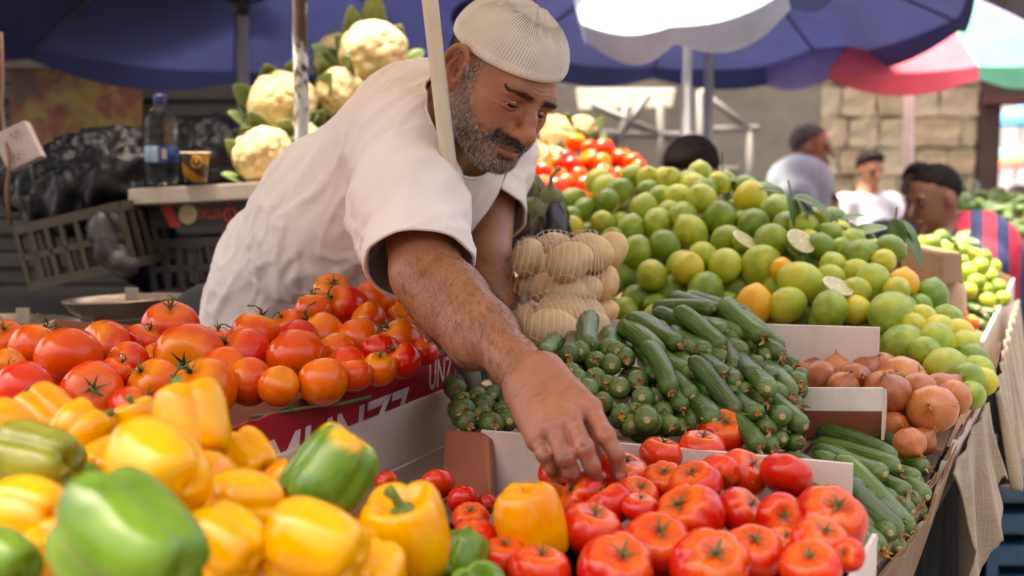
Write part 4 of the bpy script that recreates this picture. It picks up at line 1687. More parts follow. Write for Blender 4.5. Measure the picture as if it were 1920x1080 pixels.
# ---- limes ----------------------------------------------------------------------------------------------------------------
LF = depth_plane([(1425, 500, 2.20), (1700, 650, 1.97), (1310, 365, 2.62), (1180, 560, 2.28), (1500, 570, 2.06), (1060, 400, 2.62), (1790, 680, 2.0)])
lime_px = '''1315 375 50 g;1352 412 55 g;1412 422 53 g;1452 397 50 g;1295 435 53 g;1363 450 48 g;1445 452 56 g;1475 425 50 g;1507 427 48 g;1535 410 38 y;1538 463 43 g
1318 483 49 g;1360 498 55 g;1427 502 68 g;1290 503 52 y;1323 543 58 g;1383 543 58 d;1450 547 46 d;1475 572 58 g;1503 530 67 g;1520 497 54 d;1563 500 46 g;1557 523 46 g
1557 580 57 g;1603 580 48 y;1615 483 59 g;1635 528 58 g;1608 513 46 y;1680 545 44 y;1745 558 57 d;1673 590 73 g;1630 613 58 d;1722 577 46 d;1702 650 75 g;1725 597 46 y
1713 612 42 y;1775 610 60 g;1752 643 58 g;1760 620 52 y;1772 690 68 y;1805 650 52 g;1830 697 52 g;1815 712 52 g;1360 573 46 d;1300 568 42 g;1657 490 40 y;1670 467 46 g
1597 453 42 g;1493 390 38 y;1520 573 40 d;1547 557 44 d;1043 402 42 d;1075 378 46 d;1100 397 47 d;1020 426 47 d;1072 428 40 y;1130 418 40 y;1140 377 40 g;1162 387 42 d
1207 393 48 g;1233 420 50 g;1183 433 49 g;1245 462 53 g;1195 472 52 g;1150 453 42 g;1170 518 51 d;1223 517 50 y;1260 547 58 d;1195 563 53 d;1280 500 52 y;1137 575 42 d
1257 400 44 g;1280 405 46 g;1172 582 42 d;1187 333 42 g;1217 362 44 g;1257 340 42 y;1300 352 48 g;1160 362 46 g;1135 355 44 g;1312 325 40 y;1290 343 42 g;1317 362 44 g
1347 345 38 y;1385 398 48 d;1333 400 44 d;1270 372 46 g;1240 372 44 g;1245 335 38 g;1215 335 38 y;1480 477 40 d;1400 470 46 d;1340 520 44 d;1240 495 46 d;1215 548 44 d
1580 545 46 d;1655 560 44 d;1605 545 44 y;1690 612 46 d;1735 660 50 g;1795 625 46 y;1785 655 48 d;1822 672 46 g;1800 690 46 y;1840 715 48 y;1660 640 48 d;1500 490 40 d
1575 470 40 g;1555 440 38 g;1620 450 36 d;1640 470 38 g;1695 580 44 g;1530 545 42 d;1425 585 44 d;1345 590 44 d;1270 590 44 d;1230 575 44 d;1105 440 40 d;1060 450 40 d
1120 340 40 g;1285 460 48 d;1330 450 44 d;1210 445 42 d;1680 690 50 d;1740 700 50 d;1515 455 42 g;1505 598 44 d;1460 597 44 d;1540 602 44 d;1395 598 42 d;1585 600 46 d;1640 650 46 d;1695 560 42 d;1820 740 46 g;1800 735 46 d'''
limes = []
for t in lime_px.replace('\n', ';').split(';'):
    a = t.split()
    limes.append((float(a[0]), float(a[1]), float(a[2]), a[3]))
lem = [(1407, 373, 53, 'Yellow-green lemon on the heap\'s crest, highest yellow fruit'), (1415, 572, 60, 'bright yellow lemon at the heap\'s foot above the white board'),
       (1693, 533, 52, 'bright yellow lemon near the brown carton end'), (1466, 506, 38, 'orange-yellow lemon squeezed between two limes mid heap'), (1600, 512, 36, 'small yellow lemon behind a big lime')]
halves = [(1393, 458, 22, (.45, .75, .5), 'cut half lime, left of the three cut halves'), (1497, 461, 24, (.35, .62, .7), 'cut half lime, middle one of the three cut halves'),
          (1565, 545, 25, (.30, .80, .5), 'cut half lime, lowest of the three cut halves')]
allp = [(u, v, w) for u, v, w, _ in limes] + [(u, v, w) for u, v, w, _ in lem] + [(u, v, 2 * r) for u, v, r, _, _ in halves]
vis = [q[3] in 'gy' for q in limes] + [True] * 8
da = np.array([LF(u, v) * (1.0 if k else 1.035) for (u, v, w), k in zip(allp, vis)])
P = np.array([at(u, v, d) for (u, v, w), d in zip(allp, da)])
Rr = np.array([w * d / (2 * FPX) for (u, v, w), d in zip(allp, da)]) * 1.17
P[-3:] += np.array([0, -.025, .012])
P = settle(P, Rr, None, 90, .90, .26)


def lime_zone(u, v):
    if u < 1120 and v < 460:
        return 'far left beside the eggplants'
    if v < 385:
        return 'crest of the lime heap'
    if u < 1290:
        return 'left slope behind the potatoes' if v > 440 else 'high on the left slope'
    if u > 1640:
        return 'right end above the onions' if v > 560 else 'near the brown carton end'
    if v > 535:
        return 'heap foot above the white board'
    return 'middle of the lime heap'


zones = {}
colname = {'g': 'green lime', 'y': 'yellowish lime', 'd': 'dark green lime'}
for i, q in enumerate(limes):
    zones.setdefault((lime_zone(q[0], q[1]), colname[q[3]]), []).append(i)
lime_label = [None] * len(limes)
for (zn, cn), ix in zones.items():
    for i, l in zip(ix, zone_labels([dict(u=limes[j][0], v=limes[j][1]) for j in ix], cn, zn)):
        lime_label[i] = l
# fruit of the second layer, seen through the gaps
_poly = [(1010, 390), (1130, 345), (1240, 325), (1420, 350), (1540, 400), (1680, 470), (1720, 545), (1790, 600), (1835, 700), (1760, 720), (1660, 690), (1640, 620), (1400, 600), (1130, 600), (1140, 470), (1040, 440)]


def inside_poly(u, v, poly):
    c = False
    for (x1, y1), (x2, y2) in zip(poly, poly[1:] + poly[:1]):
        if (y1 > v) != (y2 > v) and u < (x2 - x1) * (v - y1) / (y2 - y1) + x1:
            c = not c
    return c


_fill = []
for _ in range(2600):
    u, v = RNG.uniform(1000, 1840), RNG.uniform(320, 720)
    if not inside_poly(u, v, _poly):
        continue
    d = LF(u, v) * 1.0 + .052
    r = RNG.uniform(.026, .030)
    p = at(u, v, d)
    if np.min(np.linalg.norm(P - p, axis=1) - Rr) < r * .80:
        continue
    if any(np.linalg.norm(q[0] - p) < (q[1] + r) * .93 for q in _fill):
        continue
    _fill.append((p, r))
SCARL = MB()
SCARL.lathe([(.001, -1.02), (.07, -1.015), (.10, -.99), (.09, -.95)], 8)
SCARL = SCARL.mesh('stem_scar', True)
SCARL.materials.append(SCAR)
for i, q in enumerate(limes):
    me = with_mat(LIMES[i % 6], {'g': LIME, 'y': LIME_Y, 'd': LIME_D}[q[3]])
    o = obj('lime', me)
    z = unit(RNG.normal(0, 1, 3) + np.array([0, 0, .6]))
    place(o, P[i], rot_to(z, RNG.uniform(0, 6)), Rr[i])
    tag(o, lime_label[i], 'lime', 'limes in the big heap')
    obj('stem_scar', SCARL, None, o)
_fl = zone_labels([dict(u=960 + FPX * p[0] / p[1], v=-p[2] / p[1]) for p, r in _fill], 'half-hidden lime', 'deeper layer of the heap')
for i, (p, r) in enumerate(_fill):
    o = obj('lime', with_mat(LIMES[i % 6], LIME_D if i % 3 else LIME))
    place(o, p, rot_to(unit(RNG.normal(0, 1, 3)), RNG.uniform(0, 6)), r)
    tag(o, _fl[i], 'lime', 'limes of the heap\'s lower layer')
for j, q in enumerate(lem):
    o = obj('lemon', with_mat(LIMES[j % 6], LEMON if j else LIME_Y))
    place(o, P[len(limes) + j], rot_to(unit([.1, -.1, 1]) if j else unit([0, -.2, 1]), .3), Rr[len(limes) + j])
    tag(o, q[3][0].lower() + q[3][1:], 'lemon', 'lemons among the limes')
    obj('stem_scar', SCARL, None, o)


def cut_face_material():
    b = NB('lime_flesh')
    co = b.coord()
    sp = b.n('SeparateXYZ')
    b.l(co, sp.inputs[0])
    r = b.math('SQRT', b.math('ADD', b.math('POWER', sp.outputs['X'], 2.0), b.math('POWER', sp.outputs['Y'], 2.0)))
    ang = b.math('ARCTAN2', sp.outputs['Y'], sp.outputs['X'])
    seg = b.math('ABSOLUTE', b.math('SINE', b.math('MULTIPLY', ang, 5.0)))
    flesh = b.ramp(b.noise(co, 9, 3, .6), [(.35, (.36, .34, .12)), (.65, (.50, .47, .22))])
    c = b.mix(b.ramp(seg, [(.10, 1.0), (.24, 0.0)]), flesh, (.60, .54, .36))
    c = b.mix(b.ramp(r, [(.12, 1.0), (.18, 0.0)]), c, (.60, .54, .36))
    c = b.mix(b.ramp(r, [(.84, 0.0), (.88, 1.0)]), c, (.62, .58, .38))
    b.set(col=c, rough=.3, sss=.1, ssss=.05)
    b.bump(b.math('ADD', seg, b.noise(co, 14, 3)), .2, .03)
    return b.m


FLESH = cut_face_material()
for j, (u, v, r, nrm, lab) in enumerate(halves):
    k = len(limes) + len(lem) + j
    m = MB()
    prof = [(.001, -1.0)] + [(math.sin(t) * 1.0, -math.cos(t) * 1.0) for t in np.linspace(.1, 1.50, 9)]
    o = m.lathe(prof, 26).build('lime_half', LIME_D, None, True)
    m = MB()
    m.lathe([(.998, -.07), (.985, -.02), (.93, .0), (.5, -.01), (.001, -.02)], 26).build('cut_face', FLESH, o, True)
    place(o, P[k], rot_to(cam2world(np.array(nrm, float)), .4 * j), Rr[k] * 1.02)
    tag(o, lab, 'lime')

# ---- leaves among the citrus ------------------------------------------------------------------------------------------------
LEAF = plant_green('citrus_leaf', (.045, .10, .018), (.12, .20, .045), .38, 30)


def leaf_mesh(L, w, droop, fold=.25, seed=0):
    r = np.random.default_rng(seed)
    V = []
    n = 10
    for i in range(n + 1):
        t = i / n
        ww = w * (math.sin(math.pi * min(1, t * .96 + .03)) ** .75) * (1 - .25 * t)
        z = -droop * t * t * L
        for s in (-1, -.5, 0, .5, 1):
            V.append((s * ww, t * L, z + fold * abs(s) * ww + .04 * L * math.sin(7 * t + s * 2 + seed) * abs(s) * .3))
    me = mesh_from('leaf', V, grid_faces(5, n + 1, False))
    return me


def solid_leaf(name, me, mat, parent, M):
    o = obj(name, me, mat, parent)
    o.matrix_world = Matrix(M.tolist())
    md = o.modifiers.new('thickness', 'SOLIDIFY')
    md.thickness = .0006
    return o


def leaf_at(u, v, d, dirn, nrm, L, w, droop, seed, parent=None):
    y = unit(cam2world(np.array(dirn, float)))
    z = cam2world(np.array(nrm, float))
    z = unit(z - y * (z @ y))
    x = np.cross(y, z)
    M = np.eye(4)
    M[:3, 0], M[:3, 1], M[:3, 2], M[:3, 3] = x, y, z, at(u, v, d)
    return solid_leaf('leaf', leaf_mesh(L, w, droop, .25, seed), LEAF, parent, M)


def sprig(u, v, d, leaves, label, twig):
    e = empty('citrus_sprig', at(u, v, d))
    tag(e, label, 'leaves')
    bpy.context.view_layer.update()
    for k, (du, dv, dd, dirn, nrm, L, w, dr) in enumerate(leaves):
        o = leaf_at(u + du, v + dv, d + dd, dirn, nrm, L, w, dr, k + int(u))
        o.parent = e
        o.matrix_parent_inverse = e.matrix_world.inverted()
    t = MB().tube([at(*p) for p in twig], [.0022, .0018, .0015][:len(twig)], 6).build('twig', CALYX, None, True)
    t.parent = e
    t.matrix_parent_inverse = e.matrix_world.inverted()
    return e


sprig(1485, 375, 2.36, [(0, -5, 0, (.85, -.1, .3), (.1, .8, .5), .085, .022, .5), (-8, -8, -.01, (.35, -.85, .3), (.5, .2, .8), .07, .019, .3), (5, 0, .02, (.8, -.5, -.1), (.2, .8, .5), .07, .02, .6),
                        (-14, -12, .02, (-.7, .3, .1), (.0, .8, .6), .05, .017, .3), (16, 2, -.01, (.55, -.75, .3), (.6, .4, .6), .065, .02, .4)],
      'sprig of green leaves on the lime heap, above the middle', [(1478, 338, 2.36), (1482, 362, 2.36), (1486, 380, 2.36)])
sprig(1678, 425, 2.32, [(0, -15, 0, (.55, -.8, .2), (.6, .3, .7), .115, .026, .2), (-4, -16, -.01, (.2, -.9, .3), (-.5, .4, .8), .06, .02, .3), (-8, 2, .03, (-.95, -.1, .1), (.1, .9, .4), .10, .026, .1),
                        (6, -10, .01, (.8, -.55, .1), (.3, .7, .6), .08, .022, .5)],
      'large drooping green leaf pair beside the brown carton end', [(1682, 388, 2.32), (1680, 405, 2.32), (1676, 430, 2.33)])
sprig(1355, 350, 2.60, [(0, -4, 0, (.3, -.9, .2), (.6, .2, .8), .055, .014, .2), (2, -10, .01, (.8, .2, .2), (.1, .9, .4), .04, .012, .3)],
      'small upright leaf and twig on the heap\'s crest', [(1354, 284, 2.60), (1355, 320, 2.60), (1356, 352, 2.60)])
sprig(1570, 420, 2.36, [(0, 0, 0, (.9, -.2, .2), (.1, .8, .5), .07, .02, .4), (-6, 2, .01, (.6, -.6, .3), (.4, .6, .7), .06, .018, .5), (8, -6, .02, (.7, .35, .1), (.0, .9, .4), .05, .016, .3)],
      'leafy twig lying over the limes right of the cut halves', [(1555, 408, 2.36), (1572, 415, 2.36), (1590, 425, 2.36)])

# ---- cucumbers ----------------------------------------------------------------------------------------------------------------
# tip (u, v), tail (u, v) or None when seen end-on
CF = depth_plane([(1200, 800, 1.55), (1300, 600, 1.80), (1470, 800, 1.58), (1060, 680, 1.70), (1480, 680, 1.72), (1130, 640, 1.72)])
cuc_txt = '''1104 651 1109 589;1139 658 1140 620;1066 669 1075 633;1013 669 1044 638;1030 692 1052 661;1070 698 1085 684;1117 676 1117 668;1147 687 1146 682;1176 674 1174 668;1114 709 1112 703
1140 723 1144 718;1196 718 1176 711;1098 733 1095 728;1161 730 1164 746;1203 746 1199 744;1129 751 1126 754;1166 778 1146 784;1193 771 1182 774;1213 788 1208 783;1185 797 1174 806
1245 776 1243 760;1227 704 1202 664;1228 747 1218 712;1281 767 1249 692;1237 666 1161 604;1275 646 1174 594;1301 657 1228 603;1290 690 1228 635;1301 701 1268 682;1284 802 1205 815
1410 616 1308 585;1404 628 1305 603;1356 652 1278 590;1426 684 1367 643;1422 707 1361 652;1383 696 1355 652;1362 677 1317 652;1361 703 1306 665;1386 777 1306 685;1349 747 1280 712
1404 735 1358 704;1436 752 1408 727;1422 774 1380 738;1467 782 1425 760;1480 704 1439 696;1450 707 1418 692;1467 679 1433 671;1464 665 1436 648;1465 652 1430 626;1432 632 1400 603
1507 704 1478 696;1500 718 1472 708;1486 740 1464 718;1455 738 1428 726;1492 780 1470 764;1511 802 1487 783;1494 807 1465 778;1467 807 1442 791;1444 806 1428 786;1411 810 1390 790
1397 796 1384 768;1425 840 1385 805;1450 840 1405 810;1405 596 1370 584;1372 585 1296 566;1340 580 1260 578;1330 612 1246 590;1365 622 1290 600;1320 690 1262 650;1335 735 1270 690
1340 790 1275 735;1300 745 1255 700;1480 760 1450 742;1500 762 1474 748;1475 720 1450 706;1440 730 1410 712;1330 780 1290 745;1262 800 1232 775;1480 800 1455 782;1385 720 1335 690
1330 660 1275 625;1395 660 1335 630;1440 668 1395 640;1470 745 1440 728;1310 800 1270 770;1240 640 1190 600;1055 705 1062 690;1085 715 1080 706;1060 728 1066 716;1230 690 1200 650
1225 790 1200 780;1355 800 1320 780;1380 820 1340 795;1470 825 1430 805;1500 830 1460 815;1088 660 1092 640;1158 660 1160 640;1260 735 1240 700;1330 715 1280 680'''
shade_txt = '858 733 850 724;895 750 890 744;904 780 898 776;945 770 940 762;874 772 860 764;868 752 858 744;925 742 918 736;912 765 906 760;930 795 905 792;880 795 862 785;955 790 940 786;960 750 952 742'
right_txt = '''1713 845 1563 803;1738 880 1630 850;1687 877 1520 830;1680 862 1580 825;1660 890 1520 842;1660 888 1592 882;1680 937 1596 902;1690 890 1610 865;1740 933 1700 915;1722 948 1690 928
1737 970 1712 953;1657 970 1625 950;1687 977 1640 950;1623 960 1596 945;1640 945 1606 925;1657 1030 1625 995;1687 1030 1652 1000;1703 987 1676 966;1623 1050 1606 1030;1712 962 1680 940
1705 925 1660 900;1722 900 1672 880;1728 910 1700 893;1640 1000 1612 975;1670 1000 1640 975;1640 1040 1618 1012;1620 920 1585 905;1700 950 1670 930;1710 1000 1690 980;1690 1005 1665 985'''


def cucumbers(txt, field, group, label_fn, L0=.128, back=.0, matp=.5, fill=None):
    data = []
    for t in txt.replace('\n', ';').split(';'):
        a = [float(x) for x in t.split()]
        u1, v1, u0, v0 = a
        d = field(u1, v1)
        L = L0 * RNG.uniform(.9, 1.1)
        if u1 > 1255:                                   # the rest of it runs on under its neighbours
            l = math.hypot(u0 - u1, v0 - v1)
            want = RNG.uniform(84, 108) * 1.6 / d if v1 > 655 else RNG.uniform(105, 130) * 1.6 / d
            if group.endswith('corner box'):
                want *= 1.45
            if l < want:
                u0, v0 = u1 + (u0 - u1) * want / l, v1 + (v0 - v1) * want / l
        tip = at(u1, v1, d)
        lat = at(u0, v0, d) - tip
        l = np.linalg.norm(lat)
        if l > L * .96:
            L = l / .96
        dep = math.sqrt(max(L * L - l * l, 0))
        ray = unit(tip - CAMP)
        tail = tip + lat + ray * dep
        data.append((tip, tail, L, u1, v1))
    # cucumbers of the layer underneath, filling the gaps
    if fill:
        poly, dirpx, n_ = fill
        tips = [(q[3], q[4]) for q in data]
        for _ in range(900):
            u1, v1 = RNG.uniform(min(p[0] for p in poly), max(p[0] for p in poly)), RNG.uniform(min(p[1] for p in poly), max(p[1] for p in poly))
            if not inside_poly(u1, v1, poly) or min(math.hypot(u1 - a, v1 - b) for a, b in tips) < 19:
                continue
            tips.append((u1, v1))
            d = field(u1, v1) + .012
            L = L0 * RNG.uniform(.9, 1.08)
            tip = at(u1, v1, d)
            k_ = RNG.uniform(.8, 1.1)
            lat = at(u1 + dirpx[0] * k_ + RNG.normal(0, 9), v1 + dirpx[1] * k_ + RNG.normal(0, 9), d) - tip
            l = min(np.linalg.norm(lat), L * .95)
            lat = unit(lat) * l
            data.append((tip, tip + lat + unit(tip - CAMP) * math.sqrt(L * L - l * l), L, u1, v1))
            n_ -= 1
            if n_ <= 0:
                break
    # push axes apart where they run through one another
    T = np.array([q[0] for q in data])
    E = np.array([q[1] for q in data])
    r = np.array([.0132 for q in data])
    ts = np.linspace(.08, .92, 6)
    T0, E0 = T.copy(), E.copy()
    for _ in range(40):
        S = T[:, None] + (E - T)[:, None] * ts[None, :, None]
        F = S.reshape(-1, 3)
        D = F[:, None] - F[None]
        dist = np.linalg.norm(D, axis=2) + 1e-6
        own = np.repeat(np.arange(len(T)), len(ts))
        need = (r[own][:, None] + r[own][None]) * .88
        ov = np.maximum(need - dist, 0) * (own[:, None] != own[None])
        mv = (D / dist[..., None] * ov[..., None]).sum(1) * .06
        mv = mv.reshape(len(T), len(ts), 3)
        ray = unit_rows(T - CAMP)
        a = mv[:, :3].sum(1)
        b = mv[:, 3:].sum(1)
        for X, m in ((T, a), (E, b)):
            al = (m * ray).sum(1, keepdims=True) * ray
            X += al * 1.5 + (m - al) * .03
        bk = T0 - T
        al = (bk * ray).sum(1, keepdims=True) * ray
        T += (bk - al) * .25
        bk = E0 - E
        al = (bk * ray).sum(1, keepdims=True) * ray
        E += (bk - al) * .30
    out = []
    for i, (tip, tail, L, u1, v1) in enumerate(data):
        z = unit(T[i] - E[i])
        o = obj('cucumber', with_mat(CUCS[i % 7], CUC_L if RNG.random() < (matp + .35 if u1 < 1255 and matp > .3 else matp) else CUC))  # pale skins favoured at left to lighten ends that fall in shade
        rad = (RNG.uniform(.0150, .0168) if u1 < 1255 else RNG.uniform(.0126, .0145)) / .136
        place(o, T[i] - z * L * .5, rot_to(z, RNG.uniform(0, 6.28)), np.array([rad, rad, L]))
        if RNG.random() < .68:
            obj('dried_blossom', BLOS[RNG.integers(6)], None, o)
        else:
            obj('blossom_scar', SCARM, None, o)
        out.append((o, u1, v1))
    groups = {}
    for o, u, v in out:
        groups.setdefault(label_fn(u, v), []).append((o, u, v))
    for zn, its in groups.items():
        for (o, u, v), l in zip(its, zone_labels([dict(u=u, v=v) for _, u, v in its], 'green cucumber', zn)):
            tag(o, l, 'cucumber', group)


def unit_rows(A):
    return A / (np.linalg.norm(A, axis=1, keepdims=True) + 1e-12)


def cuc_zone(u, v):
    if v < 640 and u > 1150:
        return 'top layer of the cucumber heap'
    if u < 1090:
        return 'left end beside the hand'
    if u < 1260:
        return 'end-on in the stack above the fingers' if v > 665 else 'left shoulder of the heap'
    if u > 1455:
        return 'pointing at the onions'
    if v > 785:
        return 'heap foot behind the front tomatoes'
    return 'front slope of the cucumber heap'


cucumbers(cuc_txt, CF, 'cucumbers in the big heap', cuc_zone, fill=([(1345, 640), (1420, 612), (1500, 690), (1515, 800), (1470, 835), (1370, 800)], (-76, -46), 36))
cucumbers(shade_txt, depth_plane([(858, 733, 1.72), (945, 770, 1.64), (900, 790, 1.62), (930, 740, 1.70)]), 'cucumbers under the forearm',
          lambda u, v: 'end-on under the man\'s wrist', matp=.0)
cucumbers(right_txt, depth_plane([(1640, 820, 1.62), (1740, 880, 1.62), (1660, 1020, 1.38), (1600, 900, 1.50), (1735, 960, 1.52)]), 'cucumbers in the right corner box',
          lambda u, v: 'top of the right corner box' if v < 895 else ('middle of the right corner box' if v < 980 else 'low in the right corner box'), .148)
_long = [o for o in bpy.data.objects if o.name.startswith('cucumber') and o.get('group') == 'cucumbers in the right corner box']

# ---- onions ---------------------------------------------------------------------------------------------------------------------
OF = depth_plane([(1745, 770, 1.74), (1600, 690, 1.90), (1690, 715, 1.82), (1480, 655, 1.98)])
oni = [(1746, 768, 76, (-.35, .2, .85), 'large copper onion at the front right with a pinched tip'), (1690, 772, 60, (.1, -.2, -.9), 'onion showing its root scar, left of the large one'),
       (1690, 714, 78, (.3, -.3, -.85), 'onion with round top scar in front of the brown flap'), (1762, 738, 66, (.6, .6, .1), 'onion behind the large one at the right rim'),
       (1720, 735, 60, (.2, .7, -.4), 'onion half hidden behind the large copper one'), (1672, 740, 60, (-.3, .6, .3), 'onion behind the white strip\'s right end'),
       (1607, 680, 66, (-.7, .6, .25), 'dark reddish onion with curled tip below the white board'), (1540, 675, 48, (.6, .7, .2), 'pinkish onion with sprouting tip by the cucumbers'),
       (1527, 694, 46, (.2, -.3, .9), 'onion with pale ring facing the viewer'), (1568, 692, 44, (.1, .8, -.3), 'small onion between the ring-faced one and the reddish one'),
       (1630, 698, 52, (.4, .7, .2), 'onion right of the reddish one'), (1540, 712, 60, (.3, .3, .85), 'pale copper onion in the front of the row'),
       (1603, 712, 54, (.1, .2, .9), 'brown onion in the middle front of the row'), (1480, 655, 56, (.5, .6, .5), 'orange onion highest by the cucumber tips'),
       (1487, 685, 50, (.5, .5, .6), 'onion with a loose skin below the highest one'), (1655, 730, 56, (.3, .6, .2), 'onion behind the strip, right of the middle'),
       (1705, 832, 52, (.2, -.4, .8), 'orange onion low behind the longest cucumber'), (1728, 828, 46, (.4, .5, .4), 'onion wedged at the rim under the large one'),
       (1580, 725, 50, (.2, .6, .4), 'onion sunk behind the white strip'), (1675, 800, 48, (.1, .2, .9), 'small onion beneath the root-scarred one'), (1508, 705, 44, None, 'onion hidden under the cucumber tips'),
       (1650, 690, 52, None, 'onion at the back against the white board'), (1790, 745, 54, None, 'onion at the far right rim under the flap')]
do = np.array([OF(u, v) for u, v, *_ in oni])
P = np.array([at(q[0], q[1], d) for q, d in zip(oni, do)])
Rr = np.array([q[2] * d / (2 * FPX) for q, d in zip(oni, do)]) * 1.22
P = settle(P, Rr, None, 80, .95, .25)
for i, q in enumerate(oni):
    me, nk, rt = ONIONS[i % 4]
    o = obj('onion', me)
    z = cam2world(np.array(q[3], float)) if q[3] else unit(RNG.normal(0, 1, 3))
    place(o, P[i], rot_to(z, i), Rr[i])
    tag(o, q[4], 'onion', 'onions behind the cucumbers')
    obj('neck', nk, None, o)
    obj('root_tuft', rt, None, o)

# bare vine stalk left lying along the tray's edge
vs_ = MB()
vs_.tube([at(470, 782, 1.475), at(530, 772, 1.50), at(590, 762, 1.53), at(640, 757, 1.56), at(694, 744, 1.60)], [.0022, .0026, .0024, .0026, .0030], 8)
vs_.tube([at(545, 768, 1.505), at(538, 745, 1.51), at(536, 728, 1.515)], [.0022, .0019, .0022], 7)
vs_.tube([at(640, 757, 1.56), at(622, 742, 1.555), at(612, 722, 1.55)], [.0026, .0022, .0026], 7)
vs_.tube([at(600, 761, 1.535), at(596, 750, 1.53)], [.002, .0024], 7)
vst = vs_.build('vine_stalk', CALYX, None, True)
tag(vst, 'bare green-brown vine stalk lying along the red tray edge', 'stalk')
# ---------------------------------------------------------------- potatoes in net bags
POT = NB('potato_skin')
_co = POT.coord()
_c = POT.ramp(POT.noise(_co, 1.6, 5, .6), [(.3, (.62, .40, .17)), (.7, (.80, .57, .30))])
_c = POT.mix(POT.math('MULTIPLY', POT.ramp(POT.noise(_co, 9, 3, .6), [(.62, 0.0), (.70, 1.0)]), .5), _c, (.20, .10, .045))
POT.set(col=_c, rough=.62, sss=.05, ssss=.05)
POT.bump(POT.noise(_co, 14, 4, .6), .2, .04)
NETM = simple_mat('white_net', (.74, .70, .66), .7, .05, 30, 0)
POTS = []
for k in range(5):
    V, F = sphere_param(lambda th, ph: np.stack([math.sin(ph) * np.cos(th), .82 * math.sin(ph) * np.sin(th), .78 * math.cos(ph) + 0 * th], 1), 24, 16)
    V = V * (1 + .10 * fbm(V, 1.1, 40 + k))[:, None]
    POTS.append(mesh_from('potato', V, F))
    POTS[-1].materials.append(POT.m)


def net_bag(label, spec, axis_px, group, nring=15, seed=0):
    Pd = []
    for i, (u, v, w, d, ang) in enumerate(spec):
        p = at(u, v, d)
        r = w * d / (2 * FPX) * 1.10
        x = unit(math.cos(ang) * _R + math.sin(ang) * _U)
        y = unit(-_F + .3 * _U)
        y = unit(y - x * (x @ y))
        z = np.cross(x, y)
        Pd.append((p, r, np.stack([x, y, z], 1)))
    C = np.array([q[0] for q in Pd])
    Rr = np.array([q[1] for q in Pd])
    C = settle(C, Rr * .86, None, 50, .92, .3)
    items = [dict(u=q[0], v=q[1]) for q in spec]
    labs = zone_labels(items, 'potato', group)
    sd = Sdf()
    for i, (p, r, Rm) in enumerate(Pd):
        o = obj('potato', POTS[(i + seed) % 5])
        place(o, C[i], Rm, r)
        tag(o, labs[i], 'potato', group)
        sd.ell(C[i], np.array([1.03, .86, .82]) * r + .0040, Rm.T, .05)
    a, b = at(*axis_px[0]), at(*axis_px[1])
    t = unit(b - a)
    s1 = unit(np.cross(t, [0, 0, 1]))
    s2 = np.cross(s1, t)
    m = MB()

    def hull(c, dirs):
        q = c + dirs * .20
        for _ in range(28):
            dd = sd.eval(q)
            q = q - dirs * np.clip(dd, -.02, .03)[:, None] * .8
        rad = np.clip(((q - c) * dirs).sum(1), .004, .2)
        return c + dirs * rad[:, None]
    na = 40
    rings = []
    for k in range(nring + 1):
        c = a + (b - a) * (k / nring)
        th = np.linspace(0, 2 * math.pi, na, endpoint=False) + .05 * math.sin(k)
        dirs = np.cos(th)[:, None] * s1 + np.sin(th)[:, None] * s2 + .12 * np.sin(th * 2 + k * .1)[:, None] * t
        dirs = unit_rows(dirs)
        R_ = hull(c, dirs)
        ok = np.abs(sd.eval(R_)) < .012
        rings.append((R_, ok))
    for k, (R_, ok) in enumerate(rings):
        pts = [R_[i % na] for i in range(na + 1)]
        if ok.mean() > .5:
            m.tube(pts, .00055, 4, False)
    for i in range(0, na, 5):
        pts = [r_[0][i] for r_ in rings if r_[1].mean() > .5]
        if len(pts) > 3:
            m.tube(pts, .00045, 3, False)
    bag = m.build('net_bag', NETM, None, True)
    tag(bag, label, 'net bag')
    return bag


net_bag('white net bag of potatoes on top, folded over at its end',
        [(988, 482, 66, 2.00, 1.2), (1035, 468, 74, 2.06, .2), (1066, 492, 84, 1.965, .4), (1108, 474, 84, 2.02, -.2), (1142, 472, 76, 2.08, 1.0), (1132, 532, 64, 2.04, 1.3), (1096, 545, 64, 2.02, .4),
         (1022, 540, 66, 2.00, .2), (984, 540, 56, 2.02, 1.4), (1062, 548, 72, 1.99, .1), (1010, 505, 66, 2.05, .3), (1095, 510, 70, 2.05, .3)],
        [(962, 505, 2.02), (1120, 515, 2.02)], 'in the upper net bag')
net_bag('white net bag of potatoes underneath, behind the cucumbers',
        [(1052, 588, 92, 1.96, .15), (1096, 588, 78, 1.98, -.3), (986, 600, 60, 1.98, 1.4), (1040, 622, 96, 1.93, -.3), (1112, 612, 60, 1.96, .3), (992, 645, 60, 1.94, .6), (1076, 640, 70, 1.92, -.2), (1020, 660, 70, 1.94, .1), (1130, 585, 56, 2.02, .4)],
        [(965, 622, 1.96), (1125, 612, 1.96)], 'in the lower net bag', 14, 2)

# ---------------------------------------------------------------- eggplants
EGG = NB('eggplant_skin')
EGG.set(col=EGG.ramp(EGG.noise(EGG.coord(), 2, 3), [(.3, (.010, .004, .009)), (.7, (.030, .010, .022))]), rough=.2, coat=.4)
EGC = plant_green('eggplant_cap', (.07, .09, .02), (.19, .19, .06))


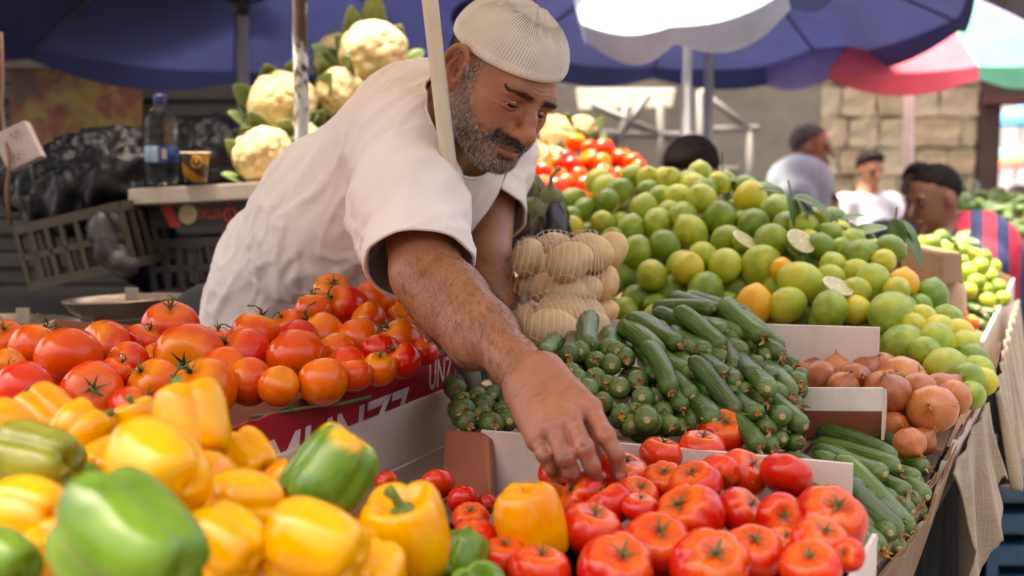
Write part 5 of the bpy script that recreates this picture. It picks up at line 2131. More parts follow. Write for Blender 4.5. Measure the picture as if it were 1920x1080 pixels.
def eggplant(u, v, d, L, up, label, seed):
    m = MB()
    prof = [(.001, -1.0), (.30, -.95), (.50, -.78), (.58, -.50), (.54, -.15), (.42, .22), (.30, .55), (.22, .72), (.05, .78)]
    o = m.lathe(prof, 20).build('eggplant', EGG.m, None, True)
    md = o.modifiers.new('sub', 'SUBSURF')
    md.levels = md.render_levels = 1
    c = MB()
    c.lathe([(.335, .50), (.33, .56), (.24, .74), (.10, .82), (.075, .9)], 14)
    for k in range(5):
        a = 2 * math.pi * k / 5
        c.add([(.33 * math.cos(a - .35), .33 * math.sin(a - .35), .53), (.46 * math.cos(a), .46 * math.sin(a), .18), (.33 * math.cos(a + .35), .33 * math.sin(a + .35), .53)], [(0, 1, 2)])
    c.build('cap', EGC, o, True)
    r = np.random.default_rng(seed)
    bx = r.uniform(-.25, .25)
    MB().tube([(0, 0, .8), (bx * .4, 0, 1.02), (bx * 1.4, .1, 1.20), (bx * 2.6, .12, 1.22)], [.075, .06, .06, .07], 8).build('stalk', EGC, o, True)
    place(o, at(u, v, d), rot_to(cam2world(np.array(up, float)), seed), L / 2)
    tag(o, label, 'eggplant', 'eggplants behind the potatoes')


eggplant(1000, 395, 2.55, .20, (-.12, .9, .1), 'dark eggplant left of the limes beside the sleeve', 1)
eggplant(1035, 415, 2.52, .18, (-.05, .95, .2), 'dark eggplant with curved stalk touching the limes', 2)
eggplant(985, 430, 2.45, .17, (.3, .8, .3), 'dark eggplant lowest, behind the potato bag', 3)

# ---------------------------------------------------------------- cauliflowers
CAU = NB('cauliflower_curd')
_co = CAU.coord()
CAU.set(col=CAU.ramp(CAU.noise(_co, 3, 5, .6), [(.3, (.60, .43, .19)), (.7, (.76, .58, .31))]), rough=.8, sss=.05, ssss=.1)
_v = CAU.n('TexVoronoi')
_v.inputs['Scale'].default_value = 22
CAU.l(_co, _v.inputs['Vector'])
CAU.bump(CAU.math('SUBTRACT', 1.0, _v.outputs[0]), .4, .05)
CLEAF = plant_green('cauliflower_leaf', (.06, .11, .03), (.20, .27, .09), .5, 14)


def cauli_mesh(seed):
    r = np.random.default_rng(seed)
    nu, nv = 90, 54
    th = np.linspace(0, 2 * math.pi, nu, endpoint=False)
    P = []
    for j in range(nv):
        ph = .004 + (math.pi * .80) * j / (nv - 1)
        P.append(np.stack([math.sin(ph) * np.cos(th), math.sin(ph) * np.sin(th), math.cos(ph) + 0 * th], 1))
    P = np.concatenate(P)
    c1 = r.normal(0, 1, (34, 3))
    c1 /= np.linalg.norm(c1, axis=1, keepdims=True)
    c2 = r.normal(0, 1, (260, 3))
    c2 /= np.linalg.norm(c2, axis=1, keepdims=True)
    f = lambda C, w: np.sqrt(np.maximum(0, 1 - (np.min(np.linalg.norm(P[:, None] - C[None], axis=2), 1) / w) ** 2))
    rad = .80 + .16 * f(c1, .52) + .075 * f(c2, .20)
    V = P * rad[:, None] * np.array([1, 1, .88])
    F = [(a, d, c, b) for a, b, c, d in grid_faces(nu, nv)]
    return mesh_from('curd', V, F)


CAUS = [cauli_mesh(300 + i) for i in range(3)]


def cauliflower(u, v, rpx, d, up, label, k):
    r = rpx * d / FPX
    e = empty('cauliflower', at(u, v, d))
    z = cam2world(np.array(up, float))
    M = np.eye(4)
    M[:3, :3] = rot_to(z, k * 1.3) * r
    M[:3, 3] = at(u, v, d)
    e.matrix_world = Matrix(M.tolist())
    tag(e, label, 'cauliflower', 'cauliflowers on the shelf')
    obj('curd', CAUS[k % 3], CAU.m, e)
    rg = np.random.default_rng(k)
    for i in range(8):
        a = 2 * math.pi * i / 8 + rg.uniform(-.2, .2)
        me = leaf_mesh(1.5 * rg.uniform(.75, 1.15), .46, -.25, .2, i + k)
        o = obj('leaf', me, CLEAF, e)
        y = np.array([math.cos(a) * .55, math.sin(a) * .55, .75])
        y = unit(y + rg.normal(0, .15, 3))
        zz = unit(np.array([-math.cos(a), -math.sin(a), .5]))
        zz = unit(zz - y * (zz @ y))
        Mm = np.eye(4)
        Mm[:3, 0], Mm[:3, 1], Mm[:3, 2] = np.cross(y, zz), y, zz
        Mm[:3, 3] = (math.cos(a) * .72, math.sin(a) * .72, -.72)
        o.matrix_local = Matrix(Mm.tolist())
        md = o.modifiers.new('thickness', 'SOLIDIFY')
        md.thickness = .03
    MB().tube([(0, 0, -.3), (0, 0, -1.0)], [.3, .22], 10).build('stalk', CLEAF, e, True)


cauliflower(530, 197, 66, 3.20, (.05, .35, .93), 'cauliflower behind the rusty post, middle of the pile', 0)
cauliflower(494, 292, 58, 3.05, (-.15, .25, .95), 'lowest cauliflower standing on the white shelf', 1)
cauliflower(702, 102, 66, 3.30, (.2, .45, .85), 'highest cauliflower above the man\'s back', 2)
cauliflower(640, 175, 50, 3.25, (-.1, .3, .95), 'cauliflower just above the man\'s shoulder', 4)
cauliflower(630, 105, 44, 3.40, (-.75, .55, .2), 'cauliflower turned away showing its green leaves', 5)
cauliflower(560, 280, 54, 3.15, (.3, .2, .9), 'cauliflower half hidden behind the man\'s back', 6)
cauliflower(1034, 258, 46, 3.75, (-.1, .4, .9), 'larger cauliflower behind the far tomatoes', 7)
cauliflower(1092, 243, 30, 3.95, (.2, .7, .6), 'small cauliflower behind the far tomatoes, right one', 8)
cauliflower(1030, 312, 40, 3.65, (-.1, .4, .9), 'cauliflower below the larger one behind the far tomatoes', 9)
cauliflower(985, 290, 40, 3.65, (-.4, .4, .8), 'cauliflower half hidden by the man\'s beard', 10)

# ---------------------------------------------------------------- shelf and clutter at the left
sb_ = MB().slab([at(240, 384, 3.0), at(620, 366, 2.92), at(620, 334, 2.92), at(240, 354, 3.0)], -.42).build('shelf_board', simple_mat('shelf_white', (.42, .36, .30), .6, .12, 8, .2, 50), bevel=.004)
tag(sb_, 'thick off-white board used as a shelf behind the man', 'shelf')
pc2 = empty('printed_carton', at(370, 405, 3.08))
C0 = np.array(pc2.location)
tag(pc2, 'black carton with red stripe and red upside-down lettering under the shelf', 'box')
ca, cb2 = at(283, 428, 3.08), at(520, 418, 3.02)
cu_ = np.array([0, 0, .064])
MB().slab([ca - C0, cb2 - C0, cb2 + cu_ - C0, ca + cu_ - C0], -.30).build('body', simple_mat('black_print', (.022, .020, .018), .5, .5, 40, .1, 60), pc2)
cn = -unit(np.cross(cb2 - ca, cu_))
cn = cn if cn @ (CAMP - ca) > 0 else -cn
ex = unit(cb2 - ca)
RED2 = simple_mat('print_red', (.62, .045, .040), .5, .15, 20, 0)
m = MB()
s0 = ca + ex * .022 + cn * .0012
m.add([s0 + ex * .034 - C0, s0 + ex * .064 - C0, s0 + ex * .030 + cu_ - C0, s0 + cu_ - C0], [(0, 1, 2, 3)])
m.build('red_stripe', RED2, pc2)
dsc = ca + ex * .105 + cu_ * .5 + cn * .0018
ring = lambda r0, c, k=24: [c + ex * r0 * math.cos(2 * math.pi * i / k) + unit(cu_) * r0 * math.sin(2 * math.pi * i / k) - C0 for i in range(k)]
MB().add(ring(.026, dsc), [tuple(range(24))]).build('round_emblem', simple_mat('emblem_cream', (.62, .52, .30), .5, .2, 60, 0), pc2)
lettering('RITTAS', ca + ex * .138 + cu_ * .30 + cn * .001, ca + ex * .198 + cu_ * .30 + cn * .001, .036, cn, RED2, pc2, C0, 0.0, 0, True)
rr = [ring(.020, ca + ex * .222 + cu_ * .40 + cn * .0016), ring(.014, ca + ex * .222 + cu_ * .40 + cn * .0016)]
MB().add(rr[0] + rr[1], [(i, (i + 1) % 24, 24 + (i + 1) % 24, 24 + i) for i in range(24)]).build('ring_emblem', RED2, pc2)
MB().tube([ca + ex * .222 + cu_ * .15 + cn * .002 - C0, ca + ex * .222 + cu_ * 1.0 + cn * .002 - C0], .0028, 6).build('ring_bar', RED2, pc2)


def plastic_crate(name, label, p0, ex_, ey_, w, dpt, h, mat, nslat=8):
    e = empty(name, p0)
    tag(e, label, 'crate', 'plastic crates behind the stall')
    ez = np.cross(ex_, ey_)
    Mx = np.stack([ex_, ey_, ez])
    B = lambda x, y, z, sx, sy, sz, nm: MB().box(Mx.T @ np.array([x, y, z]), (sx, sy, sz), Mx).build(nm, mat, e)
    for y in (0, dpt):
        B(w / 2, y, h - .012, w, .016, .024, 'rim')
        B(w / 2, y, .012, w, .016, .024, 'rim')
        B(w / 2, y, h * .5, w, .012, .016, 'rim')
        for k in range(nslat + 1):
            B(w * k / nslat, y, h / 2, .012, .012, h - .02, 'slat')
    for x in (0, w):
        B(x, dpt / 2, h - .012, .014, dpt, .024, 'rim')
        B(x, dpt / 2, .012, .014, dpt, .024, 'rim')
        for k in range(1, 5):
            B(x, dpt * k / 5, h / 2, .012, .012, h - .02, 'slat')
    B(w / 2, dpt / 2, .006, w, dpt, .008, 'base')
    return e


olive = simple_mat('olive_plastic', (.050, .043, .026), .5, .2, 12, .2, 50)
gree = simple_mat('grey_plastic', (.040, .038, .036), .5, .2, 12, .2, 50)
pA, pB = at(60, 545, 3.0), at(262, 500, 2.95)
exA = unit(pB - pA)
eyA = unit(np.array([0, 1, 0]) - exA * exA[1])
plastic_crate('plastic_crate', 'olive plastic crate leaning under the dark plastic bags', pA, exA, eyA, .29, .26, .17, olive, 7)
pA, pB = at(292, 560, 3.12), at(470, 552, 3.05)
exA = unit(pB - pA)
eyA = unit(np.array([0, 1, 0]) - exA * exA[1])
plastic_crate('plastic_crate', 'dark grey plastic crate under the black printed carton', pA, exA, eyA, .26, .28, .155, gree, 6)
plastic_crate('plastic_crate', 'second dark grey plastic crate below the first', pA + np.array([0, 0, -.20]), exA, eyA, .26, .28, .19, gree, 6)
# back bench that carries all this
bn = empty('bench', (-1.0, 3.2, 0))
tag(bn, 'dark bench behind the man carrying crates and scales', 'bench')
MB().box((0, 0, 1.02), (1.9, .62, .05)).build('top', simple_mat('dark_bench', (.022, .018, .015), .7), bn)
for x in (-.85, .85):
    for y in (-.25, .25):
        MB().box((x, y, .5), (.06, .06, 1.0)).build('leg', simple_mat('dark_bench', (.022, .018, .015), .7), bn)


def lump(name, label, blobs, mat, cat, k=.05, h=.010, wr=.024, seed=1, scale=19):
    s = Sdf()
    for u, v, d, r in blobs:
        p = at(u, v, d)
        s.ell(p, np.array([1.0, .8, .85]) * r, None, k)
    V, Q = s.mesh(h, project=1)
    N = vert_normals(V, Q)
    f = fbm(V * np.array([1, 1, .55]), scale, seed, 3)
    V = V + N * (wr * (1 - 2.4 * np.abs(f)))[:, None]
    o = obj(name, mesh_np(name, V, Q), mat)
    tag(o, label, cat)
    return o


def bag_mat(name, col, rough=.22, tr=.0):
    b = NB(name)
    co = b.coord()
    b.set(col=b.ramp(b.noise(co, 6, 4), [(.3, tuple(np.array(col) * .5)), (.7, col)]), rough=max(rough, .4), spec=.25, trans=tr)
    b.bump(b.noise(co, 22, 4, .6, 1.2), .5, .012)
    return b.m


lump('plastic_bag', 'heap of dark shiny plastic bags below the fruit picture', [(120, 345, 3.15, .10), (175, 315, 3.15, .10), (230, 300, 3.15, .085), (210, 350, 3.1, .10), (255, 330, 3.1, .06), (150, 380, 3.1, .09), (250, 365, 3.1, .06), (90, 385, 3.15, .07)],
     bag_mat('dark_plastic', (.006, .0075, .009)), 'bag')
lump('plastic_bag', 'small dark plastic bag below the socket strip', [(60, 340, 3.2, .06), (95, 345, 3.2, .06), (30, 355, 3.2, .05)], bag_mat('darker_plastic', (.012, .012, .014)), 'bag', seed=4)
lump('plastic_bag', 'black plastic sack behind the paper cup', [(385, 290, 3.35, .10), (430, 280, 3.35, .09), (340, 310, 3.35, .06), (420, 320, 3.3, .07)], bag_mat('black_plastic_sack', (.010, .010, .010)), 'bag', seed=7)
lump('plastic_bag', 'blue plastic bag hanging beside the grey crate', [(278, 425, 3.2, .045), (292, 455, 3.2, .045), (280, 490, 3.2, .05), (288, 520, 3.2, .04)], bag_mat('blue_bag', (.003, .008, .038), .6), 'bag', seed=9)
lump('plastic_bag', 'clear plastic bag hanging over the olive crate', [(205, 430, 2.96, .035), (215, 470, 2.95, .03), (225, 500, 2.94, .022)], bag_mat('clear_bag', (.10, .09, .09), .3, .3), 'bag', seed=3)

# water bottle
wbt = empty('water_bottle', at(305, 348, 3.02))
tag(wbt, 'clear plastic water bottle with blue cap and blue label', 'bottle')
gl = NB('clear_plastic')
gl.set(col=(.80, .87, .92), rough=.04, trans=1.0, ior=1.2, alpha=.5)
s = 1.0
MB().lathe([(.001, .002), (.036, .004), (.041, .016), (.0415, .05), (.040, .055), (.0415, .06), (.0415, .085), (.039, .125), (.041, .14), (.041, .155), (.036, .175), (.022, .198), (.0135, .205), (.0135, .212)], 28).build('body', gl.m, wbt, True)
MB().lathe([(.001, .232), (.0155, .231), (.0165, .228), (.0165, .209), (.0150, .207)], 24).build('cap', simple_mat('blue_cap', (.015, .025, .16), .4, .1, 20, 0), wbt, True)
lbm = NB('bottle_label')
_sp = lbm.n('SeparateXYZ')
lbm.l(lbm.coord(), _sp.inputs[0])
lbm.set(col=lbm.ramp(lbm.math('ADD', lbm.math('MULTIPLY', _sp.outputs['X'], 11), .5), [(.0, (.30, .42, .50)), (.30, (.10, .25, .38)), (.46, (.36, .44, .48)), (.58, (.012, .04, .20))], 'LINEAR'), rough=.35)
MB().lathe([(.0421, .060), (.0424, .061), (.0424, .099), (.0421, .10)], 28).build('label', lbm.m, wbt, True)
MB().box((.018, -.0400, .08), (.012, .002, .026)).build('barcode', simple_mat('barcode', (.42, .33, .30), .6, .4, 300, 0), wbt)
# paper cup
cp = empty('paper_cup', at(367, 343, 2.98))
tag(cp, 'brown and yellow paper coffee cup on the shelf', 'cup')
cm = NB('cup_print')
_co = cm.coord()
_sp = cm.n('SeparateXYZ')
cm.l(_co, _sp.inputs[0])
_w = cm.math('SINE', cm.math('ADD', cm.math('MULTIPLY', _sp.outputs['X'], 75), cm.math('MULTIPLY', _sp.outputs['Z'], 95)))
cm.set(col=cm.mix(cm.math('GREATER_THAN', _w, .25), (.045, .022, .014), (.50, .22, .012)), rough=.5)
MB().lathe([(.001, .002), (.027, .002), (.037, .074)], 28).build('body', cm.m, cp, True)
MB().lathe([(.0365, .0735), (.0390, .0745), (.0390, .0765), (.0365, .0775), (.034, .074), (.025, .006), (.001, .006)], 28).build('rim', simple_mat('cup_white', (.62, .54, .44), .6, .05, 20, 0), cp, True)
mm = MB()
ringc = np.array([.013, -.0365, .052])
a_ = [(ringc + np.array([.012 * math.cos(t), -.002, .013 * math.sin(t)])) for t in np.linspace(0, 2 * math.pi, 20)]
mm.tube(a_, .0022, 5, False)
mm.tube([ringc + np.array([0, -.002, -.006]), ringc + np.array([0, -.002, .006])], .003, 5)
mm.build('round_mark', simple_mat('cup_yellow', (.52, .25, .015), .5, .1, 20, 0), cp, True)
# socket strip
ss = empty('socket_strip', at(36, 275, 2.75))
tag(ss, 'white multi-way mains socket hanging at the left edge', 'socket')
tx = unit(.88 * _R + .42 * _U)
ty = unit(np.cross(tx, -_F))
tz = np.cross(tx, ty)
tz = tz if tz @ (CAMP - at(36, 275, 2.75)) > 0 else -tz
ty = np.cross(tz, tx)
Ms = np.stack([tx, ty, tz])
MB().box((0, 0, 0), (.085, .092, .035), Ms).build('housing', simple_mat('socket_white', (.48, .40, .37), .5, .08, 20, .05), ss, bevel=.004)
blk = simple_mat('socket_hole', (.01, .01, .01), .6)
for cx, cy in ((.008, .022), (-.008, -.024)):
    c = Ms.T @ np.array([cx, cy, .0185])
    MB().add([c + Ms.T @ np.array([.019 * math.cos(t), .019 * math.sin(t), 0]) for t in np.linspace(0, 6.1, 20)], [tuple(range(20))]).build('socket_face', simple_mat('socket_face', (.42, .35, .32), .5), ss)
    for hx, hy in ((-.006, .004), (.006, .004), (0, -.006)):
        p = Ms.T @ np.array([cx + hx, cy + hy, .019])
        MB().tube([p, p + Ms.T @ np.array([0, 0, .0008])], .0022, 8).build('hole', blk, ss)
cb3 = MB().tube([at(2, 60, 2.76), at(5, 150, 2.76), at(3, 200, 2.75), at(8, 240, 2.75), at(18, 300, 2.72), at(12, 360, 2.74), at(20, 420, 2.8)], .0045, 8).build('mains_cable', simple_mat('brown_cable', (.22, .11, .06), .5), None, True)
tag(cb3, 'brown cable running down behind the socket strip', 'cable')
# weighing scales
STEEL = simple_mat('worn_steel', (.20, .155, .125), .32, .25, 10, .15, 60, .75)


def scale_pan(label, u, v, d, R_, tilt, body=True):
    p = at(u, v, d)
    e = empty('weighing_scale', (p[0], p[1], p[2] - .16))
    tag(e, label, 'scale', 'weighing scales behind the tray')
    m = MB()
    V = []
    prof = [(.001, 0), (.45, .01), (.70, .06), (.90, .20), (1.0, .36), (1.02, .37)]
    m.lathe([(r * R_, z * R_ * .9) for r, z in prof] + [(r * R_ * .985, z * R_ * .9 + .003) for r, z in prof[::-1]], 36, (0, 0, .10))
    o = m.build('pan', STEEL, e, True)
    o.scale = (1, .72, 1)
    o.rotation_euler = (0, tilt, 0)
    for s in (-.5, .5):
        MB().tube([(s * R_, 0, .115), (s * R_ * .9, 0, .02)], [.014, .018], 8).build('arm', STEEL, e, True)
    MB().box((0, .02, .0), (R_ * 1.5, .16, .06)).build('body', simple_mat('scale_body', (.30, .27, .24), .5, .1, 20, .1), e, bevel=.01)
    MB().box((.035, -.075, .155), (.028, .004, .045)).build('tag', simple_mat('scale_tag', (.34, .27, .21), .6), e)
    return e


scale_pan('worn steel scale pan behind the tray, nearer the man', 238, 548, 2.62, .135, -.04)
scale_pan('second steel scale pan at the left edge', 40, 585, 2.60, .125, .05)

# ---------------------------------------------------------------- stalls farther along
nt_ = empty('neighbour_table', (2.35, 5.4, 0))
tag(nt_, 'table of the next stall under the far cucumber heap', 'table')
MB().box((0, 0, 1.02), (1.5, 1.3, .06)).build('top', wood, nt_)
for x in (-.65, .65):
    for y in (-.55, .55):
        MB().box((x, y, .5), (.06, .06, 1.0)).build('leg', wood, nt_)
MB().box((0, 0, 1.06), (1.45, 1.25, .03)).build('tray', CARDB, nt_)
P = []
rg = np.random.default_rng(21)
fcu = []
fobj = []
for _ in range(900):
    u, v = rg.uniform(1772, 1935), rg.uniform(352, 462)
    lim = np.interp(u, [1772, 1800, 1850, 1935], [440, 352, 360, 372])
    if v < lim or v > np.interp(u, [1772, 1850, 1935], [445, 462, 430]):
        continue
    d = 5.5 - .008 * (v - 350)
    p = at(u, v, d)
    if any(np.linalg.norm(p - q) < .052 for q in fcu):
        continue
    fcu.append(p)
    o = obj('cucumber', with_mat(CUCS[len(fcu) % 7], CUC_L))
    place(o, p, rot_to(unit(rg.normal(0, 1, 3) * np.array([1, 1, .35])), 0), .145)
    fobj.append((o, u, v))
    if len(fcu) >= 110:
        break
for (o, u, v), l in zip(fobj, zone_labels([dict(u=q[1], v=q[2]) for q in fobj], 'pale cucumber', 'heap of the next stall')):
    tag(o, l, 'cucumber', 'cucumbers of the next stall')
nl = []
for k, (u, v, w, d, kind) in enumerate([(1747, 457, 36, 3.0, 'g'), (1770, 470, 36, 3.0, 'g'), (1740, 480, 34, 2.95, 'g'), (1838, 500, 35, 3.05, 'g'), (1800, 495, 34, 3.05, 'd'), (1815, 510, 34, 3.0, 'g'), (1785, 500, 36, 2.95, 'y'), (1830, 530, 34, 2.95, 'g'),
                                        (1858, 520, 32, 3.1, 'g'), (1870, 540, 34, 3.05, 'g'), (1845, 545, 34, 3.0, 'g'), (1850, 565, 34, 2.95, 'g'), (1815, 545, 32, 2.95, 'y'), (1790, 525, 34, 2.9, 'd'), (1862, 500, 30, 3.2, 'g'), (1800, 470, 32, 3.15, 'g'),
                                        (1720, 460, 34, 3.05, 'g'), (1825, 480, 32, 3.2, 'y'), (1765, 448, 34, 3.15, 'd'), (1845, 482, 30, 3.2, 'd'), (1880, 560, 30, 3.0, 'g'), (1770, 515, 34, 2.9, 'd')]):
    nl.append((u, v, w, d, kind))
Pn = settle(np.array([at(q[0], q[1], q[3]) for q in nl]), np.array([q[2] * q[3] / 2 / FPX for q in nl]), None, 40, .94, .3)
labs = zone_labels([dict(u=q[0], v=q[1]) for q in nl], 'blurred green lime', 'in the farther box')
for q, p, l in zip(nl, Pn, labs):
    o = obj('lime', with_mat(LIMES[len(l) % 6], {'g': LIME, 'y': LIME_Y, 'd': LIME_D}[q[4]]))
    place(o, p, rot_to(unit(RNG.normal(0, 1, 3)), 1), q[2] * q[3] / 2 / FPX)
    tag(o, l, 'lime', 'limes in the farther box')
cucumbers('1800 570 1760 555;1840 585 1800 570;1862 572 1830 565;1830 600 1790 590;1855 600 1820 592;1870 590 1840 585;1780 580 1750 570;1820 615 1790 605;1850 615 1820 606', depth_plane([(1800, 570, 2.85), (1850, 600, 2.85), (1860, 570, 2.95)]),
          'cucumbers in the farther box', lambda u, v: 'in the farther box below the blurred limes', matp=.2)
tomatoes('tomato', 'tomatoes in the farther box', [(1797, 590, 36, 'r', 'red tomato behind the rightmost limes, left of two', None, 2.62), (1820, 605, 32, 'o', 'orange tomato behind the rightmost limes, right of two', None, 2.6), (1812, 622, 30, 'o', 'lowest orange tomato behind the rightmost limes', None, 2.55),
                                                    (1785, 610, 30, 'r', 'red tomato half hidden behind the rightmost limes', None, 2.6)], None, ROUND, .5, .8)
fbx = empty('produce_carton', (1.05, 2.95, .93))
G0 = np.array(fbx.location)
tag(fbx, 'farther carton with a white paper edge holding limes and cucumbers', 'box')
q = [at(1700, 600, 2.75), at(1838, 640, 2.62), at(1898, 522, 3.35), at(1730, 440, 3.5)]
for k, nm in ((0, 'side_wall'), (1, 'white_edge'), (2, 'side_wall'), (3, 'side_wall')):
    a, b = q[k], q[(k + 1) % 4]
    MB().slab([a + dn * .12 - G0, b + dn * .12 - G0, b - G0, a - G0], .006).build(nm, CARDW if k == 1 else CARDB, fbx)
MB().slab([p + dn * .10 - G0 for p in q], -.008).build('base', CARDB, fbx)
gr_ = empty('leafy_bunch', at(1760, 450, 3.1))
tag(gr_, 'bunch of dark green leaves behind the brown carton', 'leaves')
for k in range(26):
    u, v = rg.uniform(1715, 1800), rg.uniform(445, 475)
    o = leaf_at(u, v, rg.uniform(3.05, 3.3), (rg.normal(), rg.normal(0, .5), rg.normal()), (rg.normal(0, .4), 1, .6), .07, .018, .4, k)
    o.parent = gr_
    o.matrix_parent_inverse = Matrix.Translation(-gr_.location)
# leaf scraps on the ground
scr = []
for k in range(16):
    x, y = rg.uniform(1.9, 3.2), rg.uniform(5.0, 7.5)
    o = obj('leaf_scrap', leaf_mesh(.10, .03, .1, .2, k), LEAF)
    o.location = (x, y, .006)
    o.rotation_euler = (0, 0, rg.uniform(0, 6))
    scr.append((o, x / y, -y))
for (o, u, v), l in zip(scr, zone_labels([dict(u=q[1], v=q[2]) for q in scr], 'green leaf scrap', 'on the ground beyond the stall')):
    tag(o, l, 'leaf', 'leaf scraps on the ground')
# ---------------------------------------------------------------- the seller: one continuous body, clothes and hair as parts
def skin_material():
    b = NB('skin')
    co = b.coord()
    lip = b.n('Attribute', attribute_name='lip').outputs['Fac']
    red = b.n('Attribute', attribute_name='red').outputs['Fac']
    beard = b.n('Attribute', attribute_name='stubble').outputs['Fac']
    nail = b.n('Attribute', attribute_name='nail').outputs['Fac']
    dirt = b.n('Attribute', attribute_name='grime').outputs['Fac']
    n1 = b.noise(co, 22, 5, 0.62)
    n2 = b.noise(co, 160, 3, 0.6)
    c = b.ramp(n1, [(0.28, (0.270, 0.104, 0.043)), (0.52, (0.325, 0.132, 0.058)), (0.75, (0.390, 0.170, 0.080))])
    c = b.mix(b.math('MULTIPLY', red, 0.75), c, (0.44, 0.15, 0.095))
    spots = b.ramp(n2, [(0.34, 1.0), (0.42, 0.0)])
    c = b.mix(b.math('MULTIPLY', spots, 0.08), c, (0.17, 0.07, 0.04))
    c = b.mix(b.math('MULTIPLY', beard, 0.42), c, (0.16, 0.095, 0.07))
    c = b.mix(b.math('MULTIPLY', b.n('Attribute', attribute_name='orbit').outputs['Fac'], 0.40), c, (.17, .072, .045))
    c = b.mix(b.math('MULTIPLY', lip, 0.85), c, (0.33, 0.115, 0.085))
    g = b.math('MULTIPLY', dirt, b.ramp(b.noise(co, 75, 4, 0.65), [(0.42, 0.0), (0.66, 0.75)]))
    c = b.mix(g, c, (0.10, 0.065, 0.042))
    c = b.mix(b.math('MULTIPLY', nail, 0.8), c, (0.50, 0.27, 0.205))
    b.set(col=c, rough=b.ramp(n1, [(0.3, 0.36), (0.7, 0.52)]), spec=0.5, sss=0.07, ssss=0.006, sssr=(1.0, 0.35, 0.2))
    b.p.subsurface_method = 'RANDOM_WALK'
    vor = b.n('TexVoronoi')
    vor.inputs['Scale'].default_value = 520
    b.l(co, vor.inputs['Vector'])
    h = b.math('ADD', b.math('MULTIPLY', vor.outputs[0], 0.5), b.math('MULTIPLY', b.noise(co, 240, 4, 0.6), 0.9))
    b.bump(h, 0.55, 0.0012)
    return b.m


def hair_material(name, stops, rough=0.5):
    b = NB(name)
    rnd = b.n('HairInfo').outputs['Random']
    b.set(col=b.ramp(rnd, stops, 'CONSTANT'), rough=rough, spec=0.3)
    return b.m


